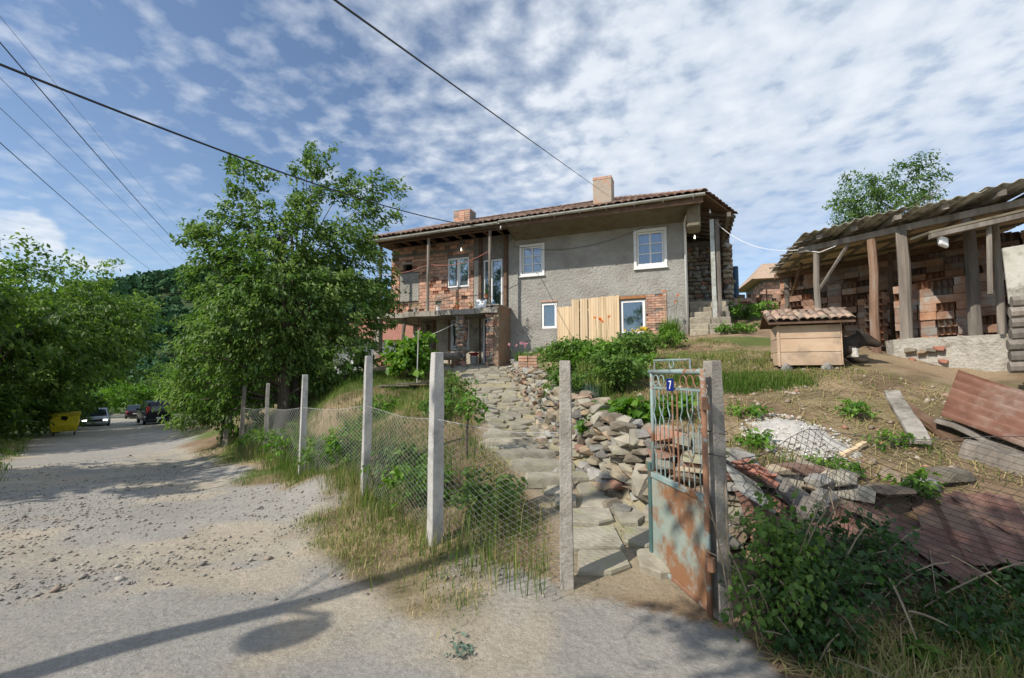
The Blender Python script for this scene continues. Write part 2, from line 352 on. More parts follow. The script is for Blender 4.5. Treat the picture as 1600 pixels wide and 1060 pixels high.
def gz(x, y, rough=True):
    x = np.asarray(x, float); y = np.asarray(y, float)
    sd = dist_line(x, y, WALL + [(20, 0)]) * np.where(in_poly(x, y, HIGHPOLY), 1, -1)
    w = np.clip(.5 + sd / .24, 0, 1); w = w * w * (3 - 2 * w)
    z = rbf(RL, x, y) * (1 - w) + rbf(RH, x, y) * w
    if rough:
        s, v = sv(x, y); near = np.clip(1 - np.hypot(x, y - 5) / 40, 0, 1)
        yard = np.clip((v - 2.6) / 1.0, 0, 1)
        z = z + near * (1 - yard) * asphalt(x, y, s) * .012 + near * (1 - yard) * .007 * np.cos((v - .3) * 3.6) * (s > 2)
        z = z + near * ((vn(x, y, .9, 1) - .5) * (.018 + .10 * yard) + (vn(x, y, .25, 2) - .5) * (.012 + .035 * yard))
    return z
def vn(x, y, cell, seed=0):
    """lattice value noise 0..1"""
    x = np.asarray(x, float) / cell; y = np.asarray(y, float) / cell
    xi = np.floor(x).astype(np.int64); yi = np.floor(y).astype(np.int64); fx = x - xi; fy = y - yi
    fx = fx * fx * (3 - 2 * fx); fy = fy * fy * (3 - 2 * fy)
    def h(a, b):
        n = (a * 374761393 + b * 668265263 + seed * 2147483647) & 0xffffffff
        n = ((n ^ (n >> 13)) * 1274126177) & 0xffffffff
        return ((n ^ (n >> 16)) & 0xffff) / 65535.0
    return (h(xi, yi) * (1 - fx) + h(xi + 1, yi) * fx) * (1 - fy) + (h(xi, yi + 1) * (1 - fx) + h(xi + 1, yi + 1) * fx) * fy
def fb(x, y, cell, seed=0): return .5 * vn(x, y, cell, seed) + .3 * vn(x, y, cell * .45, seed + 5) + .2 * vn(x, y, cell * .2, seed + 9)
def g(x, y): return float(gz(np.array([x]), np.array([y]))[0])
def gpt(x, y, dz=0): return Vector((x, y, g(x, y) + dz))
def hit(px, py, y0=2.2, y1=45):
    """ground point seen at a pixel"""
    Y = np.linspace(y0, y1, 1200); p0 = at(px, py, 1.0) - Vector((0, 0, CAM_Z))
    zz = CAM_Z + p0.z * Y; G = gz(p0.x * Y, Y); k = np.argmax(zz < G)
    return Vector((p0.x * Y[k], Y[k], float(G[k])))
def axis(parts, lo, hi):
    a = [parts[0][0]]
    for s, e, st in parts: a += list(np.arange(s, e, st))
    a = sorted(set(np.round(a, 4)))
    st = .3; v = a[-1]
    while v < hi: v += st; a.append(v); st *= 1.16
    st = .3; v = a[0]; b = []
    while v > lo: v -= st; b.append(v); st *= 1.16
    return np.array(b[::-1] + a)
FENCE = [(5, 2.9), (3.4, 3.0), (1.41, 3.2), (.44, 3.75), (-.76, 4.6), (-2, 6.4), (-3.85, 8.5), (-6.4, 12), (-7.7, 13.2), (-14, 20.5), (-27, 37), (-60, 78)]
YARD = FENCE + [(-60, 300), (400, 300), (400, -60), (12, 2)]
PATHC = [(.95, 3.75, .52), (1.0, 4.6, .55), (.85, 5.6, .62), (.45, 6.8, .80), (.18, 8.0, .72), (-.05, 10, .78), (-.35, 12.5, .9), (-.75, 15, 1.2), (-1.0, 17.5, 1.9)]
def path_mask(x, y):
    yy = np.array([p[1] for p in PATHC]); xc = np.interp(y, yy, [p[0] for p in PATHC]); w = np.interp(y, yy, [p[2] for p in PATHC])
    return np.clip((w + .12 - np.abs(x - xc)) / .15, 0, 1) * np.clip((y - 3.5) / .2, 0, 1) * np.clip((18 - y) / .2, 0, 1)
def lerp(a, b, t): return a + (np.array(b) - a) * t[..., None]
def masks(x, y):
    s, v = sv(x, y); yard = in_poly(x, y, YARD); dF = dist_line(x, y, FENCE) * np.where(yard, 1, -1)
    n = fb(x, y, 1.6, 3); n2 = fb(x, y, .6, 8)
    verge = np.clip((dF + .95 + (n - .5) * 1.6) / .35, 0, 1) * np.clip((-.3 - x) / .6 + .4 * (n2 > .5), 0, 1)      # grass creeping out under the fence
    verge = np.where((x > .3) & (x < 1.6), 0, verge); verge = np.where(x >= 1.5, np.clip((dF + .9 + (n - .5)) / .3, 0, 1), verge)
    left = np.clip((-2.3 - v + (n - .5) * 1.5) / .4, 0, 1) * (s > 9)
    off = np.where(s > 78, 1, 0) + np.clip(np.maximum(np.maximum(verge, left), yard.astype(float) * np.where((x > .3) & (x < 1.6), 1, 1)), 0, 1); off = np.minimum(off, 1)
    return s, v, yard, dF, n, n2, off
def ground_col(x, y):
    s, v, yard, dF, n, n2, off = masks(x, y)
    c = np.tile(np.array([.375, .338, .275]), x.shape + (1,))
    asph = asphalt(x, y, s)
    c = lerp(c, (.325, .308, .278), asph)
    c = lerp(c, (.43, .37, .285), np.clip((fb(x, y, 1.1, 33) - .55) / .12, 0, 1) * .8)
    c = c * (0.9 + .2 * n2)[..., None]
    yc = np.tile(np.array([.225, .158, .10]), x.shape + (1,))
    yc = lerp(yc, (.315, .235, .15), np.clip((fb(x, y, .9, 41) - .46) / .12, 0, 1)); yc = lerp(yc, (.15, .105, .07), np.clip((fb(x, y, .7, 47) - .58) / .08, 0, 1) * .7)
    yc = lerp(yc, (.10, .135, .035), np.clip((fb(x, y, 1.5, 55) - .47) / .12, 0, 1) * np.where(y < 9, .28, .9))
    far = np.clip((np.hypot(x, y) - 25) / 20, 0, 1); yc = lerp(yc, (.075, .11, .03), far)
    c = lerp(c, (0, 0, 0), off * 0) * (1 - off)[..., None] + yc * off[..., None]
    pmask = path_mask(x, y)
    c = lerp(c, (.32, .27, .19), pmask * .85)
    return np.clip(c, 0, 1)
ax_x = axis([(-11, -4, .16), (-4, 5.6, .075), (5.6, 9, .15)], -420, 420)
ax_y = axis([(1.2, 9, .07), (9, 14, .12), (14, 24, .22)], -110, 620)
GX, GY = np.meshgrid(ax_x, ax_y); nx, ny = len(ax_x), len(ax_y)
GZ = gz(GX, GY)
ii = (np.arange(ny - 1)[:, None] * nx + np.arange(nx - 1)[None, :]).ravel()
Q = np.stack([ii, ii + 1, ii + nx + 1, ii + nx], 1)
ctr = Q[:, 0]; VX, VY, VZ = GX.ravel(), GY.ravel(), GZ.ravel()
COLV = ground_col(VX, VY)
_s, _v, _yd, _dF, _n, _n2, _off = masks(VX, VY)
isroad = (_off[Q].mean(1) < .5) & (np.abs(_v[Q].mean(1)) < 40) & (_s[Q].mean(1) < 78)
def groundmat():
    m, p, out = newmat('ground_surface')
    a = nd('ShaderNodeAttribute'); a.attribute_name = 'col'; pos = nd('ShaderNodeNewGeometry').outputs['Position']
    f = ramp(nz(pos, 26, 10, .8), [(.3, .66), (.5, 1.0), (.72, 1.3)])
    f2 = ramp(nz(pos, 190, 4, .7), [(.3, .70), (.7, 1.28)])
    x = nd('ShaderNodeMixRGB', blend_type='MULTIPLY'); x.inputs[0].default_value = 1; lk(a.outputs['Color'], x.inputs[1]); lk(f, x.inputs[2])
    y = nd('ShaderNodeMixRGB', blend_type='MULTIPLY'); y.inputs[0].default_value = 1; lk(x.outputs[0], y.inputs[1]); lk(f2, y.inputs[2])
    vo = nd('ShaderNodeTexVoronoi', feature='DISTANCE_TO_EDGE'); vo.inputs['Scale'].default_value = .75
    wv = nd('ShaderNodeVectorMath', operation='ADD'); nn = nd('ShaderNodeTexNoise'); nn.inputs['Scale'].default_value = 2.2; nn.inputs['Detail'].default_value = 6; lk(pos, nn.inputs['Vector'])
    sc = nd('ShaderNodeVectorMath', operation='SCALE'); sc.inputs['Scale'].default_value = .9; lk(nn.outputs['Color'], sc.inputs[0])
    lk(pos, wv.inputs[0]); lk(sc.outputs[0], wv.inputs[1]); lk(wv.outputs[0], vo.inputs['Vector'])
    crack = ramp(vo.outputs['Distance'], [(0.0, .72), (.012, 1.0)])
    w = nd('ShaderNodeMixRGB', blend_type='MULTIPLY'); w.inputs[0].default_value = .6; lk(y.outputs[0], w.inputs[1]); lk(crack, w.inputs[2])
    lk(w.outputs[0], p.inputs['Base Color']); p.inputs['Roughness'].default_value = .95; p.inputs['Specular IOR Level'].default_value = .15
    b = nd('ShaderNodeBump'); b.inputs['Strength'].default_value = .9; b.inputs['Distance'].default_value = .03
    lk(mth('ADD', nz(pos, 22, 10, .75), mth('MULTIPLY', nz(pos, 4, 4, .6), 1.2)), b.inputs['Height']); lk(b.outputs[0], p.inputs['Normal'])
    return m
M_ground = groundmat()
def submesh(name, sel):
    q = Q[sel]; u, inv = np.unique(q, return_inverse=True)
    me = np_mesh(name, np.stack([VX, VY, VZ], 1)[u], [inv.reshape(q.shape)], M_ground, smooth=True, col=COLV[u])
    o = link(bpy.data.objects.new(name, me)); o['kind'] = 'structure'; return o
ground_o = submesh('ground', ~isroad); road_o = submesh('road', isroad)

# ---------------------------------------------------------------- stone shapes
def stone_mesh(name, mat, seed, flat_=1.0, n=22):
    r = random.Random(seed); bm = bmesh.new()
    for _ in range(n):
        p = Vector((r.gauss(0, 1), r.gauss(0, 1), r.gauss(0, 1))).normalized()
        m = max(abs(p.x), abs(p.y), abs(p.z)) ** .7; p = p / m * r.uniform(.42, .54)
        bm.verts.new((p.x, p.y, p.z * flat_))
    bmesh.ops.convex_hull(bm, input=bm.verts)
    for v in [v for v in bm.verts if not v.link_faces]: bm.verts.remove(v)
    me = bpy.data.meshes.new(name); bm.to_mesh(me); bm.free(); me.materials.append(mat)
    me.polygons.foreach_set('use_smooth', [True] * len(me.polygons)); me.set_sharp_from_angle(angle=R(24)); return me
STONES = [stone_mesh('stone', (M_stone, M_stone_brown, M_stone_grey, M_stone, M_stone_grey, M_stone_brown, M_stone_red, M_stone, M_stone_grey)[i], i) for i in range(9)]
STONES_PALE = [stone_mesh('stone', M_flag, 40 + i) for i in range(4)]
FLAGS = []
for i in range(10):
    r = random.Random(90 + i); mb = MB(); k = r.choice((4, 5, 5, 6)); 
    if k == 4: ps = [(-.5, -.5), (.5, -.5), (.5, .5), (-.5, .5)]
    elif k == 5: ps = [(-.5, -.42), (.1, -.5), (.5, -.2), (.44, .5), (-.45, .46)]
    else: ps = [(-.5, -.25), (-.15, -.5), (.42, -.46), (.5, .2), (.1, .5), (-.42, .45)]
    ps = [(x + r.uniform(-.07, .07), y + r.uniform(-.07, .07)) for x, y in ps]; k = len(ps)
    top = [(x * .95, y * .95, .5 + r.uniform(-.12, .12)) for x, y in ps]; mid = [(x, y, .25) for x, y in ps]; bot = [(x, y, -.5) for x, y in ps]
    v = bot + mid + top; f = [tuple(range(2 * k, 3 * k))]
    for L in (0, k): f += [(L + j, L + (j + 1) % k, L + k + (j + 1) % k, L + k + j) for j in range(k)]
    mb.add(v, f); FLAGS.append(mb.mesh('paving_stone', M_flag))
def place(mesh, name, parent, loc, size, rz=0, rx=0, ry=0):
    M = Matrix.Translation(Vector(loc)) @ Matrix.Rotation(rz, 4, 'Z') @ Matrix.Rotation(rx, 4, 'X') @ Matrix.Rotation(ry, 4, 'Y') @ Matrix.Diagonal((*size, 1))
    return piece(name, mesh, parent, M)
# ---------------------------------------------------------------- path of flagstones
def pathx(y): return float(np.interp(y, [p[1] for p in PATHC], [p[0] for p in PATHC])), float(np.interp(y, [p[1] for p in PATHC], [p[2] for p in PATHC]))
ys = np.arange(4.3, 17.6, .12); vv = []
for y in ys:
    c, w = pathx(y)
    for t in (-1, -.5, 0, .5, 1): x = c + t * (w + .05); vv.append((x, y, g(x, y) + .012 - (.03 if abs(t) == 1 else 0)))
fq = np.array([[i * 5 + j, i * 5 + j + 1, i * 5 + j + 6, i * 5 + j + 5] for i in range(len(ys) - 1) for j in range(4)])
M_pathsoil = pm('path_soil', [(.25, .22, .13), (.33, .29, .19), (.28, .26, .15)], 5, bump=.6)
path_o = link(bpy.data.objects.new('path', np_mesh('path', vv, [fq], M_pathsoil, smooth=True))); path_o['kind'] = 'structure'
rr = random.Random(5); y = 3.85; npv = 0
while y < 17.3:
    c, w = pathx(y); paved = y > 7.6
    dy = (rr.uniform(.26, .36) if y < 12 else rr.uniform(.36, .5)) if paved else rr.uniform(.26, .46)
    x = c - w + .02 + rr.uniform(0, .1)
    while x < c + w - .12:
        dx = min(rr.uniform(.26, .5) if paved else rr.uniform(.26, .58), c + w - x); yc = y + dy / 2 + rr.uniform(-.04, .04)
        if y > 12: dx *= 1.2
        if rr.random() > (.06 if paved else .16) and dx > .12 and not (5.75 < yc < 7.6 and x > c - .1):
            xc = x + dx / 2; sl_ = (g(xc, yc + .15) - g(xc, yc - .15)) / .3; sx_ = (g(xc + .15, yc) - g(xc - .15, yc)) / .3
            place(rr.choice(FLAGS), 'paving_stone', path_o, (xc, yc, g(xc, yc) + rr.uniform(.0, .022)), (dx * .95, dy * .94, .08), rr.uniform(-.1, .1), math.atan(sl_) * .8 + rr.uniform(-.03, .03), -math.atan(sx_) * .8 + rr.uniform(-.03, .03)); npv += 1
        x += dx
    y += dy
# rough steps at the left of the lower path
for i, yy in enumerate(np.linspace(5.75, 7.5, 6)):
    c, w = pathx(yy); xc = c - w + .42 - .02 * i
    place(FLAGS[i % 10], 'step', path_o, (xc, yy, g(xc, yy) + .05), (rr.uniform(.7, .95), .27, .13), rr.uniform(-.08, .08), rr.uniform(-.05, .05), rr.uniform(-.04, .04))
# ---------------------------------------------------------------- dry stone retaining wall
sw = empty('stone_wall', (1.0, 6.4, g(1.0, 6.4)), 'dry stone retaining wall with tumbled rubble beside the flagstone path', 'wall')
cum = [0]
for (x1, y1), (x2, y2) in zip(WALL[:-1], WALL[1:]): cum.append(cum[-1] + math.hypot(x2 - x1, y2 - y1))
def wpt(t):
    i = max(0, min(len(WALL) - 2, int(np.searchsorted(cum, t) - 1))); k = (t - cum[i]) / (cum[i + 1] - cum[i])
    p = Vector((*WALL[i], 0)).lerp(Vector((*WALL[i + 1], 0)), k); d = (Vector((*WALL[i + 1], 0)) - Vector((*WALL[i], 0))).normalized()
    return p, d, Vector((d.y, -d.x, 0)) * -1 if False else Vector((-d.y, d.x, 0))
t = 1.9; count = 0
while t < cum[-1] - 3.1:
    p, d, nrm = wpt(t)
    inside = bool(in_poly(np.array([p.x + nrm.x * .3]), np.array([p.y + nrm.y * .3]), HIGHPOLY)[0])
    lowdir = -nrm if inside else nrm
    zl = g(*(p + lowdir * .22).xy); zh = g(*(p - lowdir * .25).xy) + .06
    near = p.y < 9; L = rr.uniform(.14, .30) if near else rr.uniform(.22, .42); z = zl - .02; row = 0
    while z < zh:
        h = rr.uniform(.045, .13); off = .13 - .10 * (z - zl) / max(.2, zh - zl) + rr.uniform(-.05, .06)
        q = p + lowdir * off + d * rr.uniform(-.1, .1)
        place(rr.choice(STONES if rr.random() < .8 else STONES_PALE), 'stone', sw, (q.x, q.y, z + h / 2), (L * rr.uniform(.9, 1.4), rr.uniform(.18, .3), h * 1.3), math.atan2(d.y, d.x) + rr.uniform(-.3, .3), rr.uniform(-.1, .1), rr.uniform(-.12, .12)); count += 1
        z += h
    t += L * .85
# tumbled stones at its foot, capping slabs on its top
for k in range(46):
    t = rr.uniform(cum[4] , cum[9]); p, d, nrm = wpt(t); inside = bool(in_poly(np.array([p.x + nrm.x * .3]), np.array([p.y + nrm.y * .3]), HIGHPOLY)[0]); ld_ = -nrm if inside else nrm
    q = p + ld_ * rr.uniform(.2, .5); s = rr.uniform(.08, .26)
    place(rr.choice(STONES), 'stone', sw, (q.x, q.y, g(q.x, q.y) + s * .12), (s * rr.uniform(1, 1.6), s, s * .55), rr.uniform(0, 6), rr.uniform(-.3, .3), rr.uniform(-.3, .3))
for k in range(26):
    t = rr.uniform(cum[2], cum[10]); p, d, nrm = wpt(t); inside = bool(in_poly(np.array([p.x + nrm.x * .3]), np.array([p.y + nrm.y * .3]), HIGHPOLY)[0]); hd = nrm if inside else -nrm
    q = p + hd * rr.uniform(0.0, .45); s = rr.uniform(.3, .55)
    place(rr.choice(STONES), 'capstone', sw, (q.x, q.y, g(*(p + hd * .3).xy) + .05), (s, s * .65, .10), rr.uniform(0, 6), rr.uniform(-.12, .12), rr.uniform(-.12, .12))
bp_ = at(992, 715, 5.0)
place(STONES_PALE[0], 'boulder', sw, (1.42, 4.95, .52), (.30, .24, .46), .4)
place(STONES_PALE[1], 'boulder', sw, at(995, 688, 5.15), (.3, .28, .26), .9)

# ---------------------------------------------------------------- gravel on the road
def rubble(name, P, size, mat, sq=.6):
    n = len(P); base = np.array([(1, 0, 0), (0, 1, 0), (-1, 0, 0), (0, -1, 0), (0, 0, 1), (0, 0, -1)], float)
    V = base[None] * (size[:, None, None] * rng.uniform(.6, 1.3, (n, 6, 1))); V[:, :, 2] *= sq
    a = rng.uniform(0, 6.28, n); c, s = np.cos(a)[:, None], np.sin(a)[:, None]; tl = rng.uniform(-.5, .5, (n, 1))
    X = V[:, :, 0] * c - V[:, :, 1] * s; Y = V[:, :, 0] * s + V[:, :, 1] * c; Z = V[:, :, 2] + X * tl
    V = np.stack([X, Y, Z], 2) + P[:, None, :]
    f = np.array([(0, 1, 4), (1, 2, 4), (2, 3, 4), (3, 0, 4), (1, 0, 5), (2, 1, 5), (3, 2, 5), (0, 3, 5)])
    Fq = (f[None] + 6 * np.arange(n)[:, None, None]).reshape(-1, 3)
    o = link(bpy.data.objects.new(name, np_mesh(name, V.reshape(-1, 3), [Fq], mat, tint=np.repeat(rng.uniform(0, 1, n), 6))))
    return o
def tintmat(name, cols, rough=.9):
    m, p, out = newmat(name); a = nd('ShaderNodeAttribute'); a.attribute_name = 'tint'
    lk(ramp(a.outputs['Fac'], [(i / (len(cols) - 1), c) for i, c in enumerate(cols)]), p.inputs['Base Color']); p.inputs['Roughness'].default_value = rough; p.inputs['Specular IOR Level'].default_value = .2
    return m
M_gravel = tintmat('gravel', [(.15, .14, .125), (.25, .23, .20), (.36, .335, .29), (.28, .215, .17)])
n = 110000; Yr = rng.uniform(1.9, 4.3, n) ** 2; Xr = rng.uniform(-1.25, 1.1, n) * Yr
S_, V_, yd_, dF_, nn_, n2_, off_ = masks(Xr, Yr)
dens = np.clip((fb(Xr, Yr, 1.5, 77) - .44) / .16, 0, 1) * .75 + .05 + .35 * np.exp(-((dF_ + .75) / .3) ** 2)
dens = np.maximum(dens, .9 * np.exp(-(((S_ - 9.5) / 3.0) ** 2 + ((V_ + .8) / 1.6) ** 2)))
keep = (off_ < .45) & (rng.uniform(0, 1, n) < dens * .5) & (np.hypot(Xr, Yr) < 18)
Xr, Yr = Xr[keep], Yr[keep]; sz = .006 + .020 * rng.uniform(0, 1, len(Xr)) ** 3 + .028 * (rng.uniform(0, 1, len(Xr)) > .985)
gr_o = rubble('gravel', np.stack([Xr, Yr, gz(Xr, Yr) + sz * .25], 1), sz, M_gravel)
tag(gr_o, 'loose grey gravel strewn over the worn road', 'gravel', kind='stuff')

# ---------------------------------------------------------------- grass
def blades(name, P, H, Wd, tint, lean=.5, mat=None, parent=None):
    n = len(P); a = rng.uniform(0, 6.28, n); d = np.stack([np.cos(a), np.sin(a), 0 * a], 1); side = np.stack([-np.sin(a), np.cos(a), 0 * a], 1)
    ln = rng.uniform(.05, 1, n)[:, None] * lean * H[:, None]; up = np.array([[0, 0, 1.]]); Hc = H[:, None]; w = Wd[:, None] * .5
    m = P + d * ln * .3 + up * Hc * .55; tp = P + d * ln + up * Hc * (1 - .35 * (ln / (Hc + 1e-6)) ** 2)
    V = np.stack([P - side * w, P + side * w, m - side * w * .8, m + side * w * .8, tp], 1).reshape(-1, 3)
    k = 5 * np.arange(n)[:, None]
    return link(bpy.data.objects.new(name, np_mesh(name, V, [k + np.array([[0, 1, 3, 2]]), k + np.array([[2, 3, 4]])], mat or M_grass, tint=np.repeat(tint, 5))), parent)
def scatter(n, poly):
    xs = [p[0] for p in poly]; ys_ = [p[1] for p in poly]
    x = rng.uniform(min(xs), max(xs), n); y = rng.uniform(min(ys_), max(ys_), n); k = in_poly(x, y, poly); return x[k], y[k]
def grassfield(name, poly, n, h, w, tint, label, densfn=None, lean=.6, tuft=7, spread=.07):
    x, y = scatter(n // tuft, poly)
    if densfn is not None: k = rng.uniform(0, 1, len(x)) < densfn(x, y); x, y = x[k], y[k]
    hh = rng.uniform(h[0], h[1], len(x)) * (.6 + .8 * vn(x, y, .8, 61)); tt = np.clip(rng.uniform(tint[0], tint[1], len(x)) + (vn(x, y, 1.1, 71) - .5) * .7, 0, 1)
    x = np.repeat(x, tuft) + rng.normal(0, spread, len(x) * tuft); y = np.repeat(y, tuft) + rng.normal(0, spread, len(y) * tuft)
    H = np.repeat(hh, tuft) * rng.uniform(.5, 1.15, len(x)); T = np.clip(np.repeat(tt, tuft) + rng.normal(0, .12, len(x)), 0, 1)
    o = blades(name, np.stack([x, y, gz(x, y) - .01], 1), H, rng.uniform(w[0], w[1], len(x)) , T, lean)
    return tag(o, label, 'grass', kind='stuff')
def nopath(x, y): return (path_mask(x, y) < .15).astype(float)
BANK = [(.30, 3.95), (.4, 4.6), (.1, 5.8), (-.35, 7.0), (-.55, 8), (-.85, 10), (-1.25, 12.5), (-2.2, 14.5), (-5, 15.2), (-7, 16), (-9, 17.5), (-9.2, 15.4), (-7.6, 13), (-6.3, 11.8), (-3.8, 8.3), (-2, 6.2), (-.8, 4.45), (-.1, 3.95)]
grassfield('bank_grass', BANK, 130000, (.09, .26), (.004, .010), (.0, .62), 'patchy green and straw grass on the bank behind the wire fence', lambda x, y: nopath(x, y) * np.clip(.25 + 1.2 * (fb(x, y, 1.2, 91) - .3), 0, 1))
fl = [(-9.2, 15.0), (-7.7, 13.2), (-6.4, 12), (-3.85, 8.5), (-2, 6.4), (-.76, 4.6), (.44, 3.75)]
strip = [(x - .28, y - .18) for x, y in fl] + [(x + .6, y + .45) for x, y in fl[::-1]]
grassfield('tall_grass', strip, 90000, (.20, .55), (.004, .009), (.0, .75), 'tall seeding grass growing through the wire fence', lambda x, y: nopath(x, y) * np.clip(.3 + (fb(x, y, .9, 95) - .35) * 1.6, 0, 1) * (x < .25), lean=.45)
grassfield('dry_turf', BANK, 190000, (.03, .10), (.004, .008), (.25, .95), 'thatch of short dry grass on the bank behind the wire fence', lambda x, y: nopath(x, y) * np.clip(1.2 - y / 22, .3, 1), lean=1.3, tuft=9, spread=.09)
strip2 = [(x - 1.2, y - 1.0) for x, y in fl] + [(x, y + .1) for x, y in fl[::-1]]
grassfield('verge_grass', strip2, 80000, (.04, .17), (.004, .009), (.0, .8), 'short tufted grass along the road verge', lambda x, y: np.clip((masks(x, y)[6] - .3) * 1.1, 0, .8) * (x < .25), lean=.9)
FRONTV = [(.38, 3.62), (.0, 3.3), (-1.0, 3.75), (-1.9, 4.6), (-2.7, 5.6), (-3.3, 6.8), (-3.9, 8.2), (-3.2, 7.9), (-2.0, 6.5), (-.78, 4.7)]
grassfield('front_verge', FRONTV, 70000, (.03, .13), (.004, .008), (.1, 1.0), 'trampled dry and green grass in front of the concrete posts', lambda x, y: np.clip(.3 + 1.6 * (fb(x, y, .8, 121) - .36), 0, 1) * (masks(x, y)[6] > .3), lean=1.3, tuft=8, spread=.06)
LEFTV = [(-9.8, 9.0), (-10.8, 8.5), (-16, 12), (-26, 22), (-24.8, 24.0), (-17.5, 16.6), (-12.6, 11.6)]
grassfield('roadside_grass', LEFTV, 26000, (.08, .25), (.012, .025), (.05, .6), 'green roadside grass under the trees across the road', None, lean=.7)
RY = [(2.2, 5.0), (3.2, 4.3), (5.5, 4.2), (6.3, 6.3), (5.8, 7.3), (6, 9), (5.5, 13), (1.5, 14), (1.2, 9), (1.5, 6)]
grassfield('yard_grass', RY, 110000, (.05, .16), (.004, .010), (.0, .8), 'thin dry and green grass on the sloping yard', lambda x, y: np.clip(.06 + 2.4 * (fb(x, y, .9, 97) - .47), 0, .9) * (1 - .8 * ((x > 4) & (y > 4.8) & (y < 7.2))), lean=.9)
GREENB = [(3.0, 6.9), (4.6, 7.0), (4.8, 7.5), (4.0, 7.9), (3.0, 8.1), (2.6, 7.5)]
grassfield('lawn_patch', GREENB, 16000, (.06, .16), (.005, .010), (0, .35), 'bright green grass patch in front of the kennel', None, lean=.7)
CRN = [(1.6, 2.2), (1.55, 3.1), (3.4, 3.2), (5.2, 3.3), (5.4, 2.2)]
grassfield('corner_grass', CRN, 16000, (.06, .24), (.005, .010), (.2, 1.0), 'dry grass and weeds at the foot of the collapsed fence', lambda x, y: np.clip(.2 + 1.5 * (fb(x, y, .8, 98) - .35) + .3 * (x - 2.2), 0, 1) * (x > 1.75), lean=1.0)
# straw litter lying flat
def straw(name, poly, n, label, L=(.08, .35)):
    x, y = scatter(n, poly); k = len(x); a = rng.uniform(0, 6.28, k); l = rng.uniform(*L, k) * .5; z0 = gz(x, y)
    dx, dy = np.cos(a) * l, np.sin(a) * l; lines = []
    z1, z2 = gz(x - dx, y - dy), gz(x + dx, y + dy)
    P1 = np.stack([x - dx, y - dy, z1 + .012], 1); P2 = np.stack([x + dx, y + dy, z2 + rng.uniform(.012, .05, k)], 1)
    sd = np.stack([-np.sin(a), np.cos(a), 0 * a], 1) * .0035
    V = np.stack([P1 - sd, P1 + sd, P2 + sd, P2 - sd], 1).reshape(-1, 3)
    o = link(bpy.data.objects.new(name, np_mesh(name, V, [4 * np.arange(k)[:, None] + np.array([[0, 1, 2, 3]])], M_grass, tint=np.repeat(rng.uniform(.7, 1, k), 4))))
    return tag(o, label, 'straw', kind='stuff')
straw('straw_litter', RY, 9000, 'dry straw and cut stems scattered over the yard')
JOINT = [(p[0] - p[2], p[1]) for p in PATHC] + [(p[0] + p[2], p[1]) for p in PATHC[::-1]]
grassfield('joint_grass', JOINT, 26000, (.03, .09), (.004, .008), (.0, .6), 'small green tufts growing in the joints of the path', lambda x, y: np.clip(2.2 * (fb(x, y, .5, 101) - .42), 0, 1), lean=.9, tuft=8, spread=.03)
WSTRIP = [(x - .25, y - .1) for x, y in WALL[1:10]] + [(x + .55, y + .35) for x, y in WALL[1:10][::-1]]
grassfield('wall_weeds', WSTRIP, 16000, (.05, .20), (.005, .012), (.0, .6), 'green tufts growing between the stones of the retaining wall', lambda x, y: np.clip(2.2 * (fb(x, y, .6, 103) - .42), 0, 1), lean=.9, tuft=9, spread=.05)
xr, yr_ = scatter(6000, RY); kk_ = (yr_ < 9.5) & (rng.uniform(0, 1, len(xr)) < np.clip(2.5 * (fb(xr, yr_, 1.0, 111) - .4), 0, 1)); xr, yr_ = xr[kk_], yr_[kk_]; sz = .012 + .05 * rng.uniform(0, 1, len(xr)) ** 3
tag(rubble('yard_rubble', np.stack([xr, yr_, gz(xr, yr_) + sz * .2], 1), sz, tintmat('yard_stone', [(.20, .15, .11), (.30, .24, .18), (.38, .33, .27), (.30, .15, .10)])), 'small stones and tile crumbs strewn over the yard slope', 'rubble', kind='stuff')
straw('cut_stems', CRN, 2500, 'dead stems lying at the foot of the right-hand fence')
# ---------------------------------------------------------------- the house
HO = Vector((5.92, 15.3, 0)); HL = Vector((-.9304, .3664, 0)); HN = Vector((-.3664, -.9304, 0)); UZ = Vector((0, 0, 1))
def H(a, n, z): return HO + HL * a + HN * n + UZ * z
HM = Matrix(((-HL.x, -HN.x, 0, 0), (-HL.y, -HN.y, 0, 0), (0, 0, 1, 0), (0, 0, 0, 1)))   # local x = to the right along the facade, y = into the house
def hb(mb, a0, a1, n0, n1, z0, z1): mb.obox(H(a0, n0, z0), HL * (a1 - a0), HN * (n1 - n0), UZ * (z1 - z0)); return mb
def wallpanel(name, mat, parent, a0, a1, z0, z1, n0, th, holes, uv=None):
    """wall facing n with real openings and reveals; front at n0, back at n0 - th"""
    mb = MB(); A = sorted({a0, a1, *[h[0] for h in holes], *[h[1] for h in holes]}); Z = sorted({z0, z1, *[h[2] for h in holes], *[h[3] for h in holes]})
    for i in range(len(A) - 1):
        for j in range(len(Z) - 1):
            ca, cz = (A[i] + A[i + 1]) / 2, (Z[j] + Z[j + 1]) / 2
            if any(h[0] < ca < h[1] and h[2] < cz < h[3] for h in holes): continue
            q = [(A[i], Z[j]), (A[i + 1], Z[j]), (A[i + 1], Z[j + 1]), (A[i], Z[j + 1])]
            mb.add([H(a, n0, z) for a, z in q], [(0, 3, 2, 1)]); mb.add([H(a, n0 - th, z) for a, z in q], [(0, 1, 2, 3)])
    for h in holes + [(a0, a1, z0, z1)]:
        q = [(h[0], h[2]), (h[1], h[2]), (h[1], h[3]), (h[0], h[3])]
        for k in range(4):
            (p1, p2), (p3, p4) = q[k], q[(k + 1) % 4]; mb.add([H(p1, n0, p2), H(p3, n0, p4), H(p3, n0 - th, p4), H(p1, n0 - th, p2)], [(0, 1, 2, 3)])
    return mb.build(name, mat, parent)
